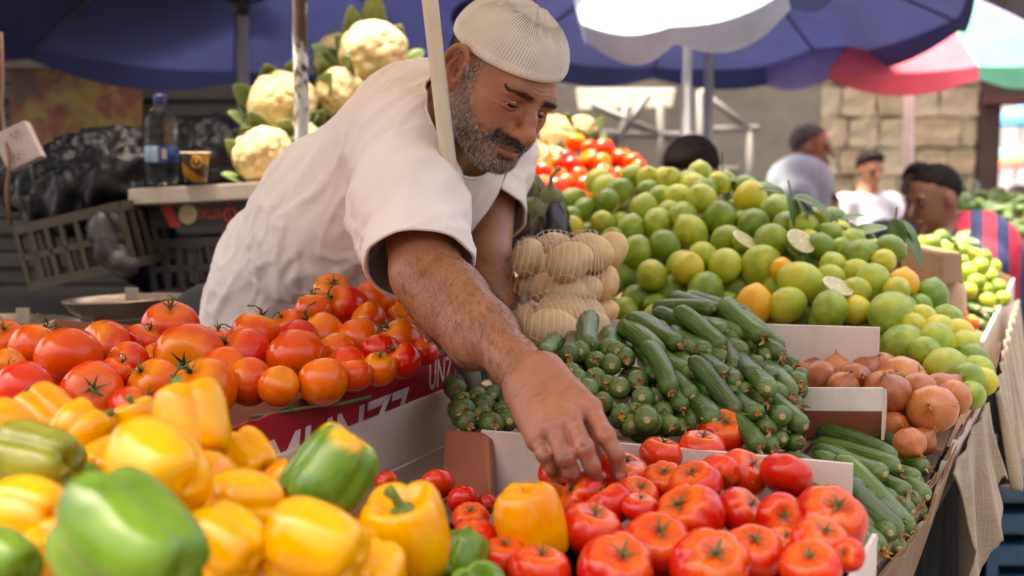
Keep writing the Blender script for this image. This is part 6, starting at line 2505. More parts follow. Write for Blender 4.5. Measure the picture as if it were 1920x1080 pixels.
def build_man():
    rc = np.array([[-.675, .515, .528], [.14, -.613, .778], [.724, .599, .341]])
    u_, _, v_ = np.linalg.svd(rc)
    rc = u_ @ v_
    AX = np.stack([cam2world(rc[:, i]) for i in range(3)])      # rows: his right, forward, up in world
    HC = at(935, 149, 1.83)

    def H(x, y, z):
        return HC + AX[0] * x + AX[1] * y + AX[2] * z

    def loc(P):
        return (P - HC) @ AX.T

    man = empty('person', at(455, 640, 2.35) * np.array([1, 1, 0]))
    inv = Matrix.Translation(-man.location)
    tag(man, 'man in white shirt and white knitted cap leaning over the stall to pick a tomato', 'person')
    s = Sdf()
    # --- head
    s.ell(H(0, -.012, .032), (.0765, .098, .088), AX, .02)
    s.ell(H(0, .030, -.020), (.066, .062, .070), AX, .035)
    s.ell(H(0, .045, -.062), (.050, .046, .046), AX, .03)
    for q in (1, -1):
        s.limb(H(q * .056, .006, -.046), H(q * .024, .072, -.091), .018, .018, .032)       # jaw
        s.ball(H(q * .050, .056, -.022), .021, .022)                                          # cheekbone
        s.ball(H(q * .042, .062, -.055), .021, .022)                                          # cheek
    s.limb(H(-.012, .083, -.0935), H(.012, .083, -.0935), .019, .019, .022)                   # chin
    s.limb(H(-.038, .077, .020), H(.038, .077, .020), .0135, .0135, .016)                     # brow
    s.ball(H(0, .082, .021), .013, .016)
    s.ell(H(0, .072, -.062), (.032, .027, .028), AX, .02)                                     # muzzle
    for q in (1, -1):
        s.ell(H(q * .0325, .0985, .0005), (.0185, .0150, .0105), AX, .012, 's')               # socket
    # nose
    s.chain([H(0, .087, .012), H(0, .104, -.010), H(0, .1165, -.031)], [.0075, .0095, .0125], .010)
    s.ball(H(0, .1165, -.033), .0128, .008)
    for q in (1, -1):
        s.ell(H(q * .0145, .1015, -.0375), (.0085, .0125, .0085), AX, .007)
        s.ell(H(q * .0075, .1085, -.0470), (.0045, .006, .004), AX, .004, 's')
        s.chain([H(q * .021, .101, -.036), H(q * .030, .0925, -.050), H(q * .036, .0855, -.066)], [.0010, .0012, .0006], .010, 's')   # smile fold
    # eyelids
    for q in (1, -1):
        e = H(q * .0325, .0765, .000)
        s.ball(e, .0132, .005)
        s.ell(H(q * .0325, .0875, -.0042), (.0128, .0118, .0066), AX, .0012, 's')             # the slit he looks out of
        a = [H(q * (.0325 + .0132 * math.cos(t)), .0765 + .0126 * math.sin(t), -.0005 - .0010 * math.sin(t)) for t in np.linspace(.10, math.pi - .10, 11)]
        s.chain(a, [.0015] * 11, .0016)                                                         # upper lid edge
        a = [H(q * (.0325 + .0150 * math.cos(t)), .0765 + .0125 * math.sin(t), .0068 + .001 * math.sin(t)) for t in np.linspace(.15, math.pi - .15, 11)]
        s.chain(a, [.0007] * 11, .0030, 's')                                                    # lid crease
        s.ell(H(q * .033, .0815, .0115), (.017, .0085, .0048), AX, .007)                        # hooded fold
        a = [H(q * (.0325 + .0136 * math.cos(t)), .0770 + .0120 * math.sin(t), -.0085 - .0008 * math.sin(t)) for t in np.linspace(.15, math.pi - .15, 11)]
        s.chain(a, [.0016] * 11, .003)                                                          # lower lid
    # mouth
    m = np.linspace(-1, 1, 9)
    mx, my, mz = .0255 * m, .1015 - .0145 * m ** 2, -.0665 - .002 * m ** 2
    s.chain([H(x, y - .001, z + .0045 - .001 * abs(k)) for x, y, z, k in zip(mx, my, mz, m)], [.0036 - .0018 * k * k for k in m], .006)
    s.chain([H(x * .9, y - .0005, z - .0068 + .003 * abs(k)) for x, y, z, k in zip(mx, my, mz, m)], [.0056 - .0030 * k * k for k in m], .006)
    s.chain([H(x * 1.05, y + .0035, z - .0004) for x, y, z in zip(mx, my, mz)], [.0016] * 9, .003, 's')
    s.chain([H(-.012, .0975, -.083), H(.012, .0975, -.083)], [.003, .003], .012, 's')
    for q in (1, -1):
        s.chain([H(q * .006, .0975, .012), H(q * .007, .0955, .026)], [.0003, .0002], .0034, 's')
    # ears: plate, rim, hollow, lobe
    for q in (1, -1):
        A = np.stack([unit(AX[0] * q * .88 + AX[1] * .42), unit(AX[1] * .88 - AX[0] * q * .42), AX[2]])
        ec = H(q * .0800, -.006, -.010)
        s.ell(ec + A[0] * .003, (.0080, .0190, .032), A, .009)
        t = np.linspace(-.6, 4.3, 17)
        rim = [ec + A[0] * (.0105 + .0035 * math.sin(k)) + A[1] * (.0185 * math.cos(k) - .003) + A[2] * (.0315 * math.sin(k) + .004) for k in t]
        s.chain(rim, list(np.interp(t, [-.6, 1.5, 3.5, 4.3], [.0026, .0042, .0038, .0030])), .004)
        s.ell(ec + A[0] * .0135 - A[1] * .001 + A[2] * .002, (.0075, .0095, .0165), A, .005, 's')
        s.ell(ec + A[0] * .0100 + A[1] * .004 - A[2] * .004, (.0075, .0052, .0065), A, .004, 's')
        s.chain([ec + A[0] * .0105 - A[1] * .006 + A[2] * .018, ec + A[0] * .011 - A[1] * .009, ec + A[0] * .010 - A[1] * .004 - A[2] * .014], [.0025, .003, .0028], .004)
        s.ell(ec + A[0] * .006 + A[1] * .002 - A[2] * .027, (.0052, .0095, .0110), A, .006)
        s.ball(ec + A[0] * .007 + A[1] * .012 - A[2] * .003, .0048, .005)
    # --- neck and trunk
    nb = at(836, 226, 1.985)
    s.limb(H(0, -.030, -.035), nb, .054, .058, .03)
    s.limb(H(.022, .010, -.075), at(842, 290, 1.93), .020, .024, .025)
    s.limb(at(820, 250, 2.03), at(700, 360, 2.10), .085, .05, .04)
    s.limb(at(700, 360, 2.10), at(480, 600, 2.34), .05, .06, .04)
    RS, LS = at(757, 272, 1.875), at(916, 285, 2.22)
    s.limb(RS, at(815, 255, 2.03), .062, .09, .04)
    s.limb(at(815, 255, 2.03), LS, .09, .062, .04)
    # --- right arm, reaching
    E_ = at(800, 512, 1.665)
    Wr = at(1000, 716, 1.440)
    s.limb(RS, E_, .060, .0500, .03)
    fa = lambda t: E_ + (Wr - E_) * t
    s.chain([E_, fa(.25), fa(.55), fa(.85), fa(1.0)], [.0480, .0470, .0390, .0290, .0268], .02)
    s.limb(at(842, 540, 1.645), at(935, 640, 1.535), .026, .021, .03)               # brachioradialis
    s.limb(at(806, 560, 1.640), at(880, 660, 1.530), .026, .020, .03)
    # --- right hand
    kn = {'i': at(1107, 767, 1.392), 'm': at(1070, 787, 1.372), 'r': at(1037, 805, 1.368), 'p': at(1008, 826, 1.378)}
    fing = {
        'i': ([(1135, 817, 1.362), (1155, 851, 1.356), (1161, 886, 1.366)], [.0125, .0108, .0096, .0084]),
        'm': ([(1095, 840, 1.340), (1110, 874, 1.340), (1117, 898, 1.356)], [.0125, .0108, .0098, .0086]),
        'r': ([(1060, 858, 1.338), (1071, 884, 1.342), (1077, 900, 1.360)], [.0120, .0106, .0096, .0082]),
        'p': ([(1022, 852, 1.358), (1034, 876, 1.360), (1042, 893, 1.372)], [.0112, .0096, .0086, .0074]),
    }
    Wa, Wb = at(1022, 700, 1.437), at(985, 733, 1.437)
    s.limb(Wa, Wb, .0235, .0235, .02)
    for key, base in (('i', Wa), ('m', Wa * .6 + Wb * .4), ('r', Wa * .3 + Wb * .7), ('p', Wb)):
        s.limb(base, kn[key], .0205, .0140, .016)
    hb = unit(np.cross(kn['p'] - kn['i'], kn['m'] - (Wa + Wb) / 2))
    if hb @ (CAMP - kn['m']) < 0:
        hb = -hb
    pc = (kn['i'] + kn['m'] + kn['r'] + kn['p'] + 2 * Wa + 2 * Wb) / 8
    s.ell(pc - hb * .006, (.040, .042, .017), np.stack([unit(kn['i'] - kn['p']), unit(np.cross(hb, kn['i'] - kn['p'])), hb]), .02)
    tips = {}
    for key, (px, rad) in fing.items():
        pts = [kn[key]] + [at(*p) for p in px]
        s.chain(pts, rad, .0035)
        s.ball(kn[key] + hb * .0035, rad[0] * .90, .008)
        s.ball(pts[1] + hb * .001, rad[1] * 1.06, .005)
        for j in (1, 2):                                                                # skin folds over the joints
            t = unit(pts[j + 1] - pts[j - 1])
            for o in (-.0032, .0, .0032):
                cc = pts[j] + t * o
                sd = unit(np.cross(t, hb))
                top = cc + unit(np.cross(sd, t)) * np.sign(unit(np.cross(sd, t)) @ (CAMP - cc)) * (rad[j] * 1.04)
                s.limb(top - sd * rad[j] * .5, top + sd * rad[j] * .5, .0006, .0006, .0022, 's')
        tips[key] = (pts[3], unit(pts[3] - pts[2]), rad[3])
        mid = (kn[key] * .55 + ((Wa + Wb) / 2) * .45)
        s.limb(kn[key] + hb * .008, mid + hb * .0135, .0028, .0018, .010)               # tendon
    s.chain([at(1040, 722, 1.450), at(1098, 788, 1.440), at(1122, 836, 1.425), at(1138, 872, 1.408)], [.018, .0150, .0120, .0095], .008)   # thumb, under the hand
    # nails
    nails = []
    for key, (tp, t, r) in tips.items():
        out = CAMP - tp
        out = unit(out - t * (out @ t))
        sd = unit(np.cross(t, out))
        nails.append((tp + out * r * .72 + t * .0012, sd, t, out))
        s.ell(tp + out * (r * .93) + t * .001, (r * .62, r * .80, .0011), np.stack([sd, t, out]), .0012)
    # --- left arm, propped on the stall
    LE, LW = at(908, 492, 2.06), at(944, 690, 1.93)
    s.limb(LS, LE, .058, .046, .03)
    s.chain([LE, LE * .7 + LW * .3, LW], [.0455, .0450, .0280], .02)
    kk = [at(940 + 14 * i, 742 + 3 * i, 1.885 - .004 * i) for i in range(4)]
    for i, k_ in enumerate(kk):
        s.limb(LW, k_, .018, .0120, .014)
        f1 = k_ + np.array([-.004 + .004 * i, -.034, -.012])
        f2 = f1 + np.array([-.002 + .002 * i, -.024, -.018])
        s.chain([k_, f1, f2], [.0110, .0095, .0080], .003)
    s.chain([LW, at(975, 728, 1.90), at(992, 748, 1.88)], [.016, .0125, .0095], .006)
    V, Q = s.mesh(.0019, B=16, project=1)
    # ---- age lines pressed into the skin: across the forehead, out from the eye corners, below the eyes
    L = loc(V)
    N = vert_normals(V, Q)
    x, y, z = np.abs(L[:, 0]), L[:, 1], L[:, 2]
    inhead = (np.linalg.norm(L, axis=1) < .17)
    bell = lambda t, w: np.exp(-(t / w) ** 2)
    ph = (z + .0022 * np.sin(L[:, 0] * 95 + .6) + .0012 * fbm(L, 60, 2)) / .0068
    line = bell((ph - np.round(ph)) * .0068, .0011)
    press = .0011 * line * inhead * (y > .05) * bell(z - .036, .012) * bell(x, .045)
    dx_, dz_ = np.sqrt((x - .050) ** 2 + (y - .070) ** 2), z + .002
    ang = np.arctan2(dz_, dx_ + .003) / .36 + .35 * fbm(L, 70, 4)
    rad_ = np.hypot(dx_, dz_)
    press += .0010 * bell((ang - np.round(ang)) * rad_ * .36, .0009) * inhead * (x > .049) * (y > .03) * bell(rad_ - .013, .010)
    ph = (z + .0015 * np.sin(x * 160) + .28 * np.abs(x - .034) ** 2 * 30) / .0062
    press += .0006 * bell((ph - np.round(ph)) * .0062, .0010) * inhead * (y > .06) * bell(x - .036, .014) * bell(z + .018, .006)
    V = V - N * press[:, None]
    # ---- pigment masks
    L = loc(V)
    x, y, z = np.abs(L[:, 0]), L[:, 1], L[:, 2]
    sm = lambda a, b, t: np.clip((t - a) / (b - a), 0, 1) ** 2 * (3 - 2 * np.clip((t - a) / (b - a), 0, 1))
    lipmask = inhead * sm(.0035, .0005, np.abs(z + .0700) - .0075 + .30 * (x - .0) ** 2 * 14) * sm(.027, .022, x) * (y > .080)
    edge = np.interp(y, [-.02, .012, .034, .055, .085, .1], [.040, .030, -.006, -.034, -.050, -.052])
    wob = .006 * fbm(L, 90, 3)
    jaw = sm(-.006, .010, edge - z + wob) * sm(.010, .020, y + .45 * np.clip(-.03 - z, 0, .1)) * sm(-.118, -.100, z + .25 * np.clip(.06 - y, 0, .1)) * (x > .016 + 0 * x)
    jaw = np.where((x < .040) & (z > -.058) & (y > .082), 0, jaw)
    chin = sm(-.0785, -.0825, z) * (y > .03) * sm(-.122, -.108, z) * (x < .05)
    stache = sm(-.0425, -.0465, z) * sm(-.0660, -.0625, z) * (x < .036) * (y > .078) * sm(.0, .002, .0405 - x)
    corner = (x > .026) & (x < .045) & (z < -.05) & (z > -.085) & (y > .06)
    beard = np.maximum.reduce([jaw, chin, stache, corner * .8]) * inhead
    beard *= (1 - np.clip(lipmask * 1.5, 0, 1))
    redm = inhead * (np.exp(-((x) ** 2 + (y - .115) ** 2 + (z + .033) ** 2) / .00035) + .6 * np.exp(-((x - .046) ** 2 + (y - .07) ** 2 + (z + .02) ** 2) / .0006)
                     + .8 * (x > .068) * (np.abs(y + .012) < .03))
    handc = (kn['m'] + kn['r']) / 2
    dh = np.linalg.norm(V - handc, axis=1)
    redm = np.clip(redm + .7 * np.exp(-(dh / .085) ** 2), 0, 1)
    grime = np.exp(-(np.linalg.norm(V - (handc + (at(1080, 860, 1.35) - handc)), axis=1) / .06) ** 2)
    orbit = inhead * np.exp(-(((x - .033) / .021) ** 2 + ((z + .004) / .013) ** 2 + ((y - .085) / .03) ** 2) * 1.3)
    nm = np.zeros(len(V))
    for c, sd, t, out in nails:
        dlt = V - c
        nm = np.maximum(nm, ((dlt @ sd) ** 2 / .0056 ** 2 + (dlt @ t) ** 2 / .0070 ** 2 < 1) * ((dlt @ out) > -.0005))
    me = mesh_np('body', V - np.array(man.location), Q)
    for nme, val in (('lip', lipmask), ('red', redm), ('stubble', np.clip(beard, 0, 1)), ('nail', nm), ('grime', grime), ('orbit', orbit)):
        set_attr(me, nme, val)
    body = obj('body', me, skin_material(), man)
    N = vert_normals(V, Q)
    org = np.array(man.location)

    # ---- hair
    rg = np.random.default_rng(5)

    def strands(name, w, n, length, radius, mat, dirf, lift=.5, jit=.0012, curl=.25, parent=body):
        w = np.asarray(w, float)
        ix = rg.choice(len(V), n, p=w / w.sum())
        nn = N[ix]
        r0 = V[ix] + rg.normal(0, jit, (n, 3))
        r0 -= nn * ((r0 - V[ix]) * nn).sum(1, keepdims=True)
        d = dirf(V[ix], L[ix], nn)
        d = d - nn * (d * nn).sum(1, keepdims=True)
        d /= np.linalg.norm(d, axis=1, keepdims=True) + 1e-9
        d = d + rg.normal(0, curl, (n, 3)) + nn * lift
        d /= np.linalg.norm(d, axis=1, keepdims=True)
        ln = length * rg.uniform(.6, 1.25, (n, 1))
        mid = r0 + d * ln * .5 + nn * ln * .06
        tip = r0 + d * ln - nn * ln * .12 + rg.normal(0, .12, (n, 3)) * ln
        return hair_object(name, r0 - org, tip - org, mid - org, radius, mat, parent)
    grey = [(0, (.014, .011, .010)), (.26, (.08, .065, .06)), (.42, (.40, .37, .35)), (.62, (.74, .71, .68))]
    dark = [(0, (.014, .011, .010)), (.55, (.05, .042, .037)), (.80, (.34, .31, .29))]
    black = [(0, (.010, .008, .007)), (.6, (.02, .015, .012))]
    HG, HD, HB = hair_material('beard_hair', grey), hair_material('moustache_hair', dark), hair_material('black_hair', black)
    down = lambda P, l, n: np.tile(-AX[2] + .35 * AX[1], (len(P), 1))
    bw = np.clip(np.maximum.reduce([jaw, chin, corner * .7]), 0, 1) * inhead * (1 - np.clip(lipmask * 1.5, 0, 1))
    strands('beard', bw, 7500, .0055, .00015, HG, down, .5)
    dk = bw * ((y > .045) & (z < -.04))
    strands('beard', dk, 1800, .0058, .00013, HD, down, .5)
    strands('moustache', stache * inhead * (1 - np.clip(lipmask * 1.5, 0, 1)), 1900, .0070, .00013, HD,
            lambda P, l, n: -AX[2] * .8 + np.sign(l[:, :1]) * AX[0] * .9, .35, curl=.2)
    bx = np.clip((x - .010) / .044, 0, 1)
    brow_z = .0165 + .0045 * np.sin(bx * 2.4) - .005 * bx
    bm_ = (np.abs(z - brow_z) < .0046 * (1.1 - .65 * bx)) * (x > .009) * (x < .054) * (y > .055) * inhead
    strands('eyebrow', bm_, 800, .0078, .00010, HB, lambda P, l, n: np.sign(l[:, :1]) * AX[0] + .25 * AX[2], .3, curl=.18, jit=.0009)
    lash = inhead * (np.abs(z + .004) < .002) * (np.abs(x - .0325) < .0135) * (y > .084)
    if lash.sum() > 3:
        strands('eyelash', lash, 70, .005, .0001, HB, lambda P, l, n: np.tile(AX[1] - .5 * AX[2], (len(P), 1)), .7)
    hairw = inhead * (((y < -.022) & (z > -.055) & (z < .04) & (x > .02)) | ((y < -.05) & (z < .03) & (z > -.07)))
    hairw = hairw * (np.linalg.norm(L - np.array([0.0800, -.006, -.010]), axis=1) > .036)
    strands('hair', hairw, 5200, .010, .00013, HB, down, .35)
    side = inhead * (x > .055) * (y > .014) * (y < .032) * (z > -.02) * (z < .05)
    strands('hair', side, 700, .0085, .00013, hair_material('sideburn_hair', grey), down, .35)
    # forearm hair
    def seg_w(P, a, b, r):
        ba = b - a
        t = np.clip(((P - a) @ ba) / (ba @ ba), 0, 1)
        return (np.linalg.norm(P - a - t[:, None] * ba, axis=1) < r) * (t > .05) * (t < .98)
    aw = seg_w(V, E_, Wr, .075) * (fbm(V, 40, 2) * .2 + .8)
    strands('arm_hair', aw, 5000, .0150, .000085, HB, lambda P, l, n: np.tile(unit(Wr - E_) + .45 * unit(Wb - Wa), (len(P), 1)), .22, curl=.38)
    aw = seg_w(V, LE, LW, .07)
    strands('arm_hair', aw, 1800, .018, .000085, HB, lambda P, l, n: np.tile(unit(LW - LE), (len(P), 1)), .35, curl=.4)
    hw = np.exp(-(np.linalg.norm(V - (handc + (Wa + Wb) / 2) / 2, axis=1) / .03) ** 2)
    strands('arm_hair', hw, 260, .011, .00007, HB, lambda P, l, n: np.tile(unit(Wb - Wa), (len(P), 1)), .2)

    # ---- eyes
    eb = NB('eyeball')
    ec = eb.coord()
    sep = eb.n('SeparateXYZ')
    eb.l(ec, sep.inputs[0])
    eb.set(col=eb.ramp(sep.outputs['Y'], [(.0, (.62, .55, .50)), (.84, (.60, .50, .45)), (.845, (.030, .014, .008)), (.955, (.045, .02, .01)), (.96, (.004, .003, .003))]), rough=.08, coat=.6)
    eb.t.nodes  # iris is set by the eye's own forward axis
    for q in (1, -1):
        V2, F2 = [], []
        nu, nv = 24, 14
        for j in range(nv + 1):
            for i in range(nu):
                a, p = 2 * math.pi * i / nu, math.pi * j / nv
                V2.append((math.sin(p) * math.cos(a), -math.cos(p), math.sin(p) * math.sin(a)))
        eye = obj('eye', mesh_from('eye', V2, grid_faces(nu, nv + 1)), eb.m, body)
        g = unit(AX[1] * .90 - AX[2] * .40 + AX[0] * .10)
        xx = unit(np.cross(g, AX[2]))
        zz = np.cross(xx, g)
        Mx = Matrix(np.array([[*(xx[i:i + 1] * .0122), *(g[i:i + 1] * .0122), *(zz[i:i + 1] * .0122), (H(q * .0325, .0768, -.0005) - org)[i]] for i in range(3)] + [[0, 0, 0, 1]]).tolist())
        eye.matrix_local = Mx

    # ---- knitted cap
    kb = NB('white_knit')
    uv = kb.n('UVMap').outputs[0]
    sp = kb.n('SeparateXYZ')
    kb.l(uv, sp.inputs[0])
    row = kb.math('FLOOR', sp.outputs['Y'])
    uu = sp.outputs['X']
    fx = kb.math('ABSOLUTE', kb.math('SUBTRACT', kb.math('FRACT', uu), .5))
    fy = kb.math('ABSOLUTE', kb.math('SUBTRACT', kb.math('FRACT', sp.outputs['Y']), .5))
    dd = kb.math('SQRT', kb.math('ADD', kb.math('POWER', fx, 2.0), kb.math('POWER', kb.math('MULTIPLY', fy, .72), 2.0)))
    openr = kb.n('Attribute', attribute_name='open').outputs['Fac']
    hole = kb.math('LESS_THAN', dd, openr)
    co = kb.coord()
    kb.set(col=kb.ramp(kb.noise(co, 30, 4), [(.3, (.70, .64, .56)), (.7, (.82, .76, .68))]), rough=.85, sheen=.25, alpha=kb.math('SUBTRACT', 1.0, hole))
    hgt = kb.math('ADD', kb.ramp(dd, [(.0, 0.0), (.42, 1.0)]), kb.math('MULTIPLY', kb.noise(co, 700, 2), .35))
    kb.bump(hgt, .9, .0012)
    nu, nv = 150, 46
    V3, UV, OP = [], [], []
    for j in range(nv):
        t = j / (nv - 1)
        for i in range(nu):
            a = 2 * math.pi * i / nu
            # rim tilts: low at the back, above the brow in front
            fwd = math.sin(a)
            z0 = .046 - .020 * math.cos(a) + .004 * fwd
            ph0 = math.asin(min(.9, (z0 - .030) / .094))
            ph = ph0 + (math.pi / 2 - ph0) * t ** .92
            rr = 1.0 + .030 * math.sin(math.pi * min(1, t * 1.6)) ** .7 - .02 * max(0, 1 - t / .05)
            pl = (.030 * math.cos(11 * a + 1.0) + .022 * math.cos(17 * a + .4)) * max(0, min(1, (t - .38) / .3)) * (1 - t ** 6)
            dent = -.055 * math.exp(-((t - .55) / .10) ** 2) * math.exp(-((((a - 1.1 + math.pi) % (2 * math.pi)) - math.pi) / .6) ** 2)
            k = rr + pl * .6 + dent
            zz_ = .030 + .0985 * math.sin(ph) * (k if t < .97 else 1) - .010 * math.exp(-((1 - t) / .05) ** 2) - .006 * t ** 2
            V3.append(H(.0855 * math.cos(ph) * math.cos(a) * k, -.010 + .1055 * math.cos(ph) * math.sin(a) * k, zz_) - org)
            OP.append(np.interp(t, [0, .06, .08, .34, .40, .62, .66, .9, 1], [.0, .0, .20, .23, .30, .40, .24, .22, .0]))
    F3 = grid_faces(nu, nv)
    me = mesh_from('knitted_cap', V3, F3)
    set_attr(me, 'open', OP)
    ul = me.uv_layers.new(name='UVMap')
    for p in me.polygons:
        for li, vi in zip(p.loop_indices, p.vertices):
            i, j = vi % nu, vi // nu
            if i == 0 and any((w % nu) == nu - 1 for w in p.vertices):
                i = nu
            ul.data[li].uv = (i / nu * 118, j / (nv - 1) * 42)
    cap = obj('knitted_cap', me, kb.m, man)
    md = cap.modifiers.new('thickness', 'SOLIDIFY')
    md.thickness, md.offset = .0022, 1
    rimv = [V3[i] for i in range(nu)] + [V3[0]]
    MB().tube([p + AX[2] * .001 for p in rimv], .0022, 6, False).build('rim', simple_mat('knit_rim', (.76, .70, .62), .9, .08, 60, .5, 600), cap, True)

    # ---- shirt
    sh = Sdf()
    sh.chain([at(775, 305, 2.03), at(640, 420, 2.165), at(530, 520, 2.28), at(512, 605, 2.34), at(505, 700, 2.36)], [.146, .148, .122, .128, .135], .05)
    sh.limb(at(757, 268, 1.885), at(812, 245, 2.03), .076, .105, .05)
    sh.limb(at(812, 245, 2.03), at(925, 290, 2.22), .100, .076, .05)
    sh.limb(at(814, 222, 2.06), at(760, 300, 2.08), .060, .10, .05)
    sh.limb(at(836, 330, 1.99), at(800, 430, 2.05), .070, .09, .06)
    sh.chain([at(757, 275, 1.885), at(772, 390, 1.765), at(786, 497, 1.675), at(800, 590, 1.60)], [.080, .078, .0665, .0665], .035)
    sh.limb(at(712, 410, 1.85), at(742, 500, 1.765), .044, .030, .05)                 # sleeve hangs low behind the arm
    sh.chain([at(918, 288, 2.22), at(908, 405, 2.125), at(906, 440, 2.098)], [.074, .064, .060], .04)
    V, Q = sh.mesh(.0055, project=1)
    N = vert_normals(V, Q)
    # soft folds: pulled from the armpit, hanging along the flank
    ax_t = unit(at(480, 600, 2.34) - at(775, 305, 2.03))
    side = unit(np.cross(ax_t, _F))
    along, across = V @ ax_t, V @ side
    depth_ = V @ _F
    W = np.stack([along * 4.2 + .8 * fbm(V, 6, 1), across * 17, depth_ * 9], 1)
    f1 = fbm(W, 1.0, 4, 2)
    arm = np.linalg.norm(V - at(735, 420, 1.85), axis=1)
    dirn = (V - at(720, 470, 1.83))
    ang = np.arctan2(dirn @ _U, dirn @ _R)
    f2 = np.sin(ang * 11 + 3 * fbm(V, 7, 8)) * np.exp(-(arm / .16) ** 2)
    f3 = fbm(V, 9, 6, 2)
    g1 = fbm(np.stack([along * 7 + across * 9, across * 24 - along * 6, depth_ * 12], 1), 1.0, 9, 2)
    fold = .0055 * (1 - np.abs(f1) * 2.2) + .0042 * np.exp(-(g1 / .11) ** 2) + .0016 * f2 + .004 * f3
    waist = np.exp(-((along - at(430, 520, 2.3) @ ax_t) / .10) ** 2)
    fold += .0022 * waist * np.sin(across * 62 + 5 * fbm(V, 8, 2))
    V = laplacian(V + N * fold[:, None], Q, 1, .5)
    bm = bmesh.new()
    me0 = mesh_np('shirt', V - org, Q)
    bm.from_mesh(me0)
    def cut(p, n):
        bmesh.ops.bisect_plane(bm, geom=bm.verts[:] + bm.edges[:] + bm.faces[:], plane_co=Vector(p - org), plane_no=Vector(n))
    # right sleeve hem
    pR = at(786, 496, 1.675)
    nR = unit(at(800, 590, 1.60) - at(772, 400, 1.755)) - 0.13 * _R - .28 * _U
    nR = unit(nR)
    pL = at(912, 410, 2.112)
    nL = unit(unit(at(917, 480, 2.07) - at(920, 380, 2.14)) + .22 * _R)
    cut(pR, nR)
    cut(pL, nL)
    neck_a, neck_b = nb, H(0, -.02, -.05)
    nd = unit(neck_b - neck_a)
    kill = []
    for v in bm.verts:
        p = np.array(v.co) + org
        if (p - pR) @ nR > 1e-4 and np.linalg.norm(p - pR) < .14 and p[1] < pR[1] + .11:
            kill.append(v)
        elif (p - pL) @ nL > 1e-4 and np.linalg.norm(p - pL) < .135:
            kill.append(v)
        else:
            q = p - neck_a
            t = q @ nd
            r = np.linalg.norm(q - nd * t)
            fr = unit(at(880, 330, 1.95) - nb)
            if t > -.05 and r < .0655 + .030 * max(0, (q @ fr) / .09):
                kill.append(v)
    bmesh.ops.delete(bm, geom=kill, context='VERTS')
    seen, best = set(), []
    for v0 in bm.verts:
        if v0 in seen:
            continue
        st, isl = [v0], []
        seen.add(v0)
        while st:
            v = st.pop()
            isl.append(v)
            for e in v.link_edges:
                w = e.other_vert(v)
                if w not in seen:
                    seen.add(w)
                    st.append(w)
        best.append(isl)
    best.sort(key=len)
    bmesh.ops.delete(bm, geom=[v for isl in best[:-1] for v in isl], context='VERTS')
    bmesh.ops.smooth_vert(bm, verts=[v for v in bm.verts if v.is_boundary], factor=.5, use_axis_x=True, use_axis_y=True, use_axis_z=True)
    bmesh.ops.smooth_vert(bm, verts=[v for v in bm.verts if v.is_boundary], factor=.5, use_axis_x=True, use_axis_y=True, use_axis_z=True)
    for _ in range(8):
        bmesh.ops.smooth_vert(bm, verts=[v for v in bm.verts if v.is_boundary], factor=.5, use_axis_x=True, use_axis_y=True, use_axis_z=True)
    # ribbed collar and turned hems along the open edges
    loops, left = [], {e for e in bm.edges if e.is_boundary}
    while left:
        e = left.pop()
        path, cur = [e.verts[0], e.verts[1]], e.verts[1]
        while True:
            nx = [f for f in cur.link_edges if f in left]
            if not nx:
                break
            left.discard(nx[0])
            cur = nx[0].other_vert(cur)
            path.append(cur)
        if len(path) > 25:
            loops.append([np.array(v.co) for v in path])
    me = bpy.data.meshes.new('shirt')
    bm.to_mesh(me)
    bm.free()
    me.polygons.foreach_set('use_smooth', [True] * len(me.polygons))
    cb = NB('white_cotton')
    co = cb.coord()
    wv = cb.noise(co, 900, 2, .5)
    stain = cb.ramp(cb.noise(co, 5, 5, .6), [(.35, (.74, .66, .63)), (.62, (.80, .73, .70))])
    cb.set(col=stain, rough=.9, sheen=.15, spec=.2)
    cr = cb.noise(co, 9, 3, .5, .4)
    cb.bump(cb.math('ADD', cb.math('MULTIPLY', wv, .10), cb.math('ADD', cr, cb.math('MULTIPLY', cb.noise(co, 34, 4, .6, .6), .35))), .42, .007)
    shirt = obj('shirt', me, cb.m, man)
    md = shirt.modifiers.new('thickness', 'SOLIDIFY')
    md.thickness, md.offset = .0028, 0
    for lp in loops:
        lp = np.array(lp)
        for _ in range(6):
            lp[1:-1] = (lp[:-2] + lp[2:]) / 4 + lp[1:-1] / 2
        cen = lp.mean(0) + org
        isneck = np.linalg.norm(cen - nb) < .09
        MB().tube(list(lp[::2]), .0042 if isneck else .0030, 8, False).build('collar' if isneck else 'sleeve_hem', cb.m, shirt, True)
    # ---- trousers
    tr = Sdf()
    pv = at(440, 690, 2.42)
    tr.ell(pv, (.17, .15, .15), None, .05)
    tr.ball(at(420, 640, 2.44), .125, .06)
    for q in (-1, 1):
        hip = pv + np.array([.085 * q, .02 * q, -.05])
        kneep = np.array([hip[0] + .03, hip[1] + .02, .52])
        ank = np.array([hip[0] - .02, hip[1] + .06, .10])
        tr.chain([hip, kneep, ank], [.095, .070, .058], .04)
    V, Q = tr.mesh(.012, project=1)
    obj('trousers', mesh_np('trousers', V - org, Q), simple_mat('black_cloth', (.012, .012, .013), .85), man)
    for q in (-1, 1):
        sp_ = Sdf()
        f0 = pv + np.array([.085 * q - .02, .02 * q + .06, 0])
        f0[2] = .05
        sp_.limb(f0, f0 + np.array([.10, -.14, -.01]), .048, .040, .02)
        V, Q = sp_.mesh(.012, project=1)
        V[:, 2] = np.maximum(V[:, 2], .002)
        obj('shoe', mesh_np('shoe', V - org, Q), simple_mat('shoe_leather', (.02, .016, .013), .5), man)
    return man


build_man()
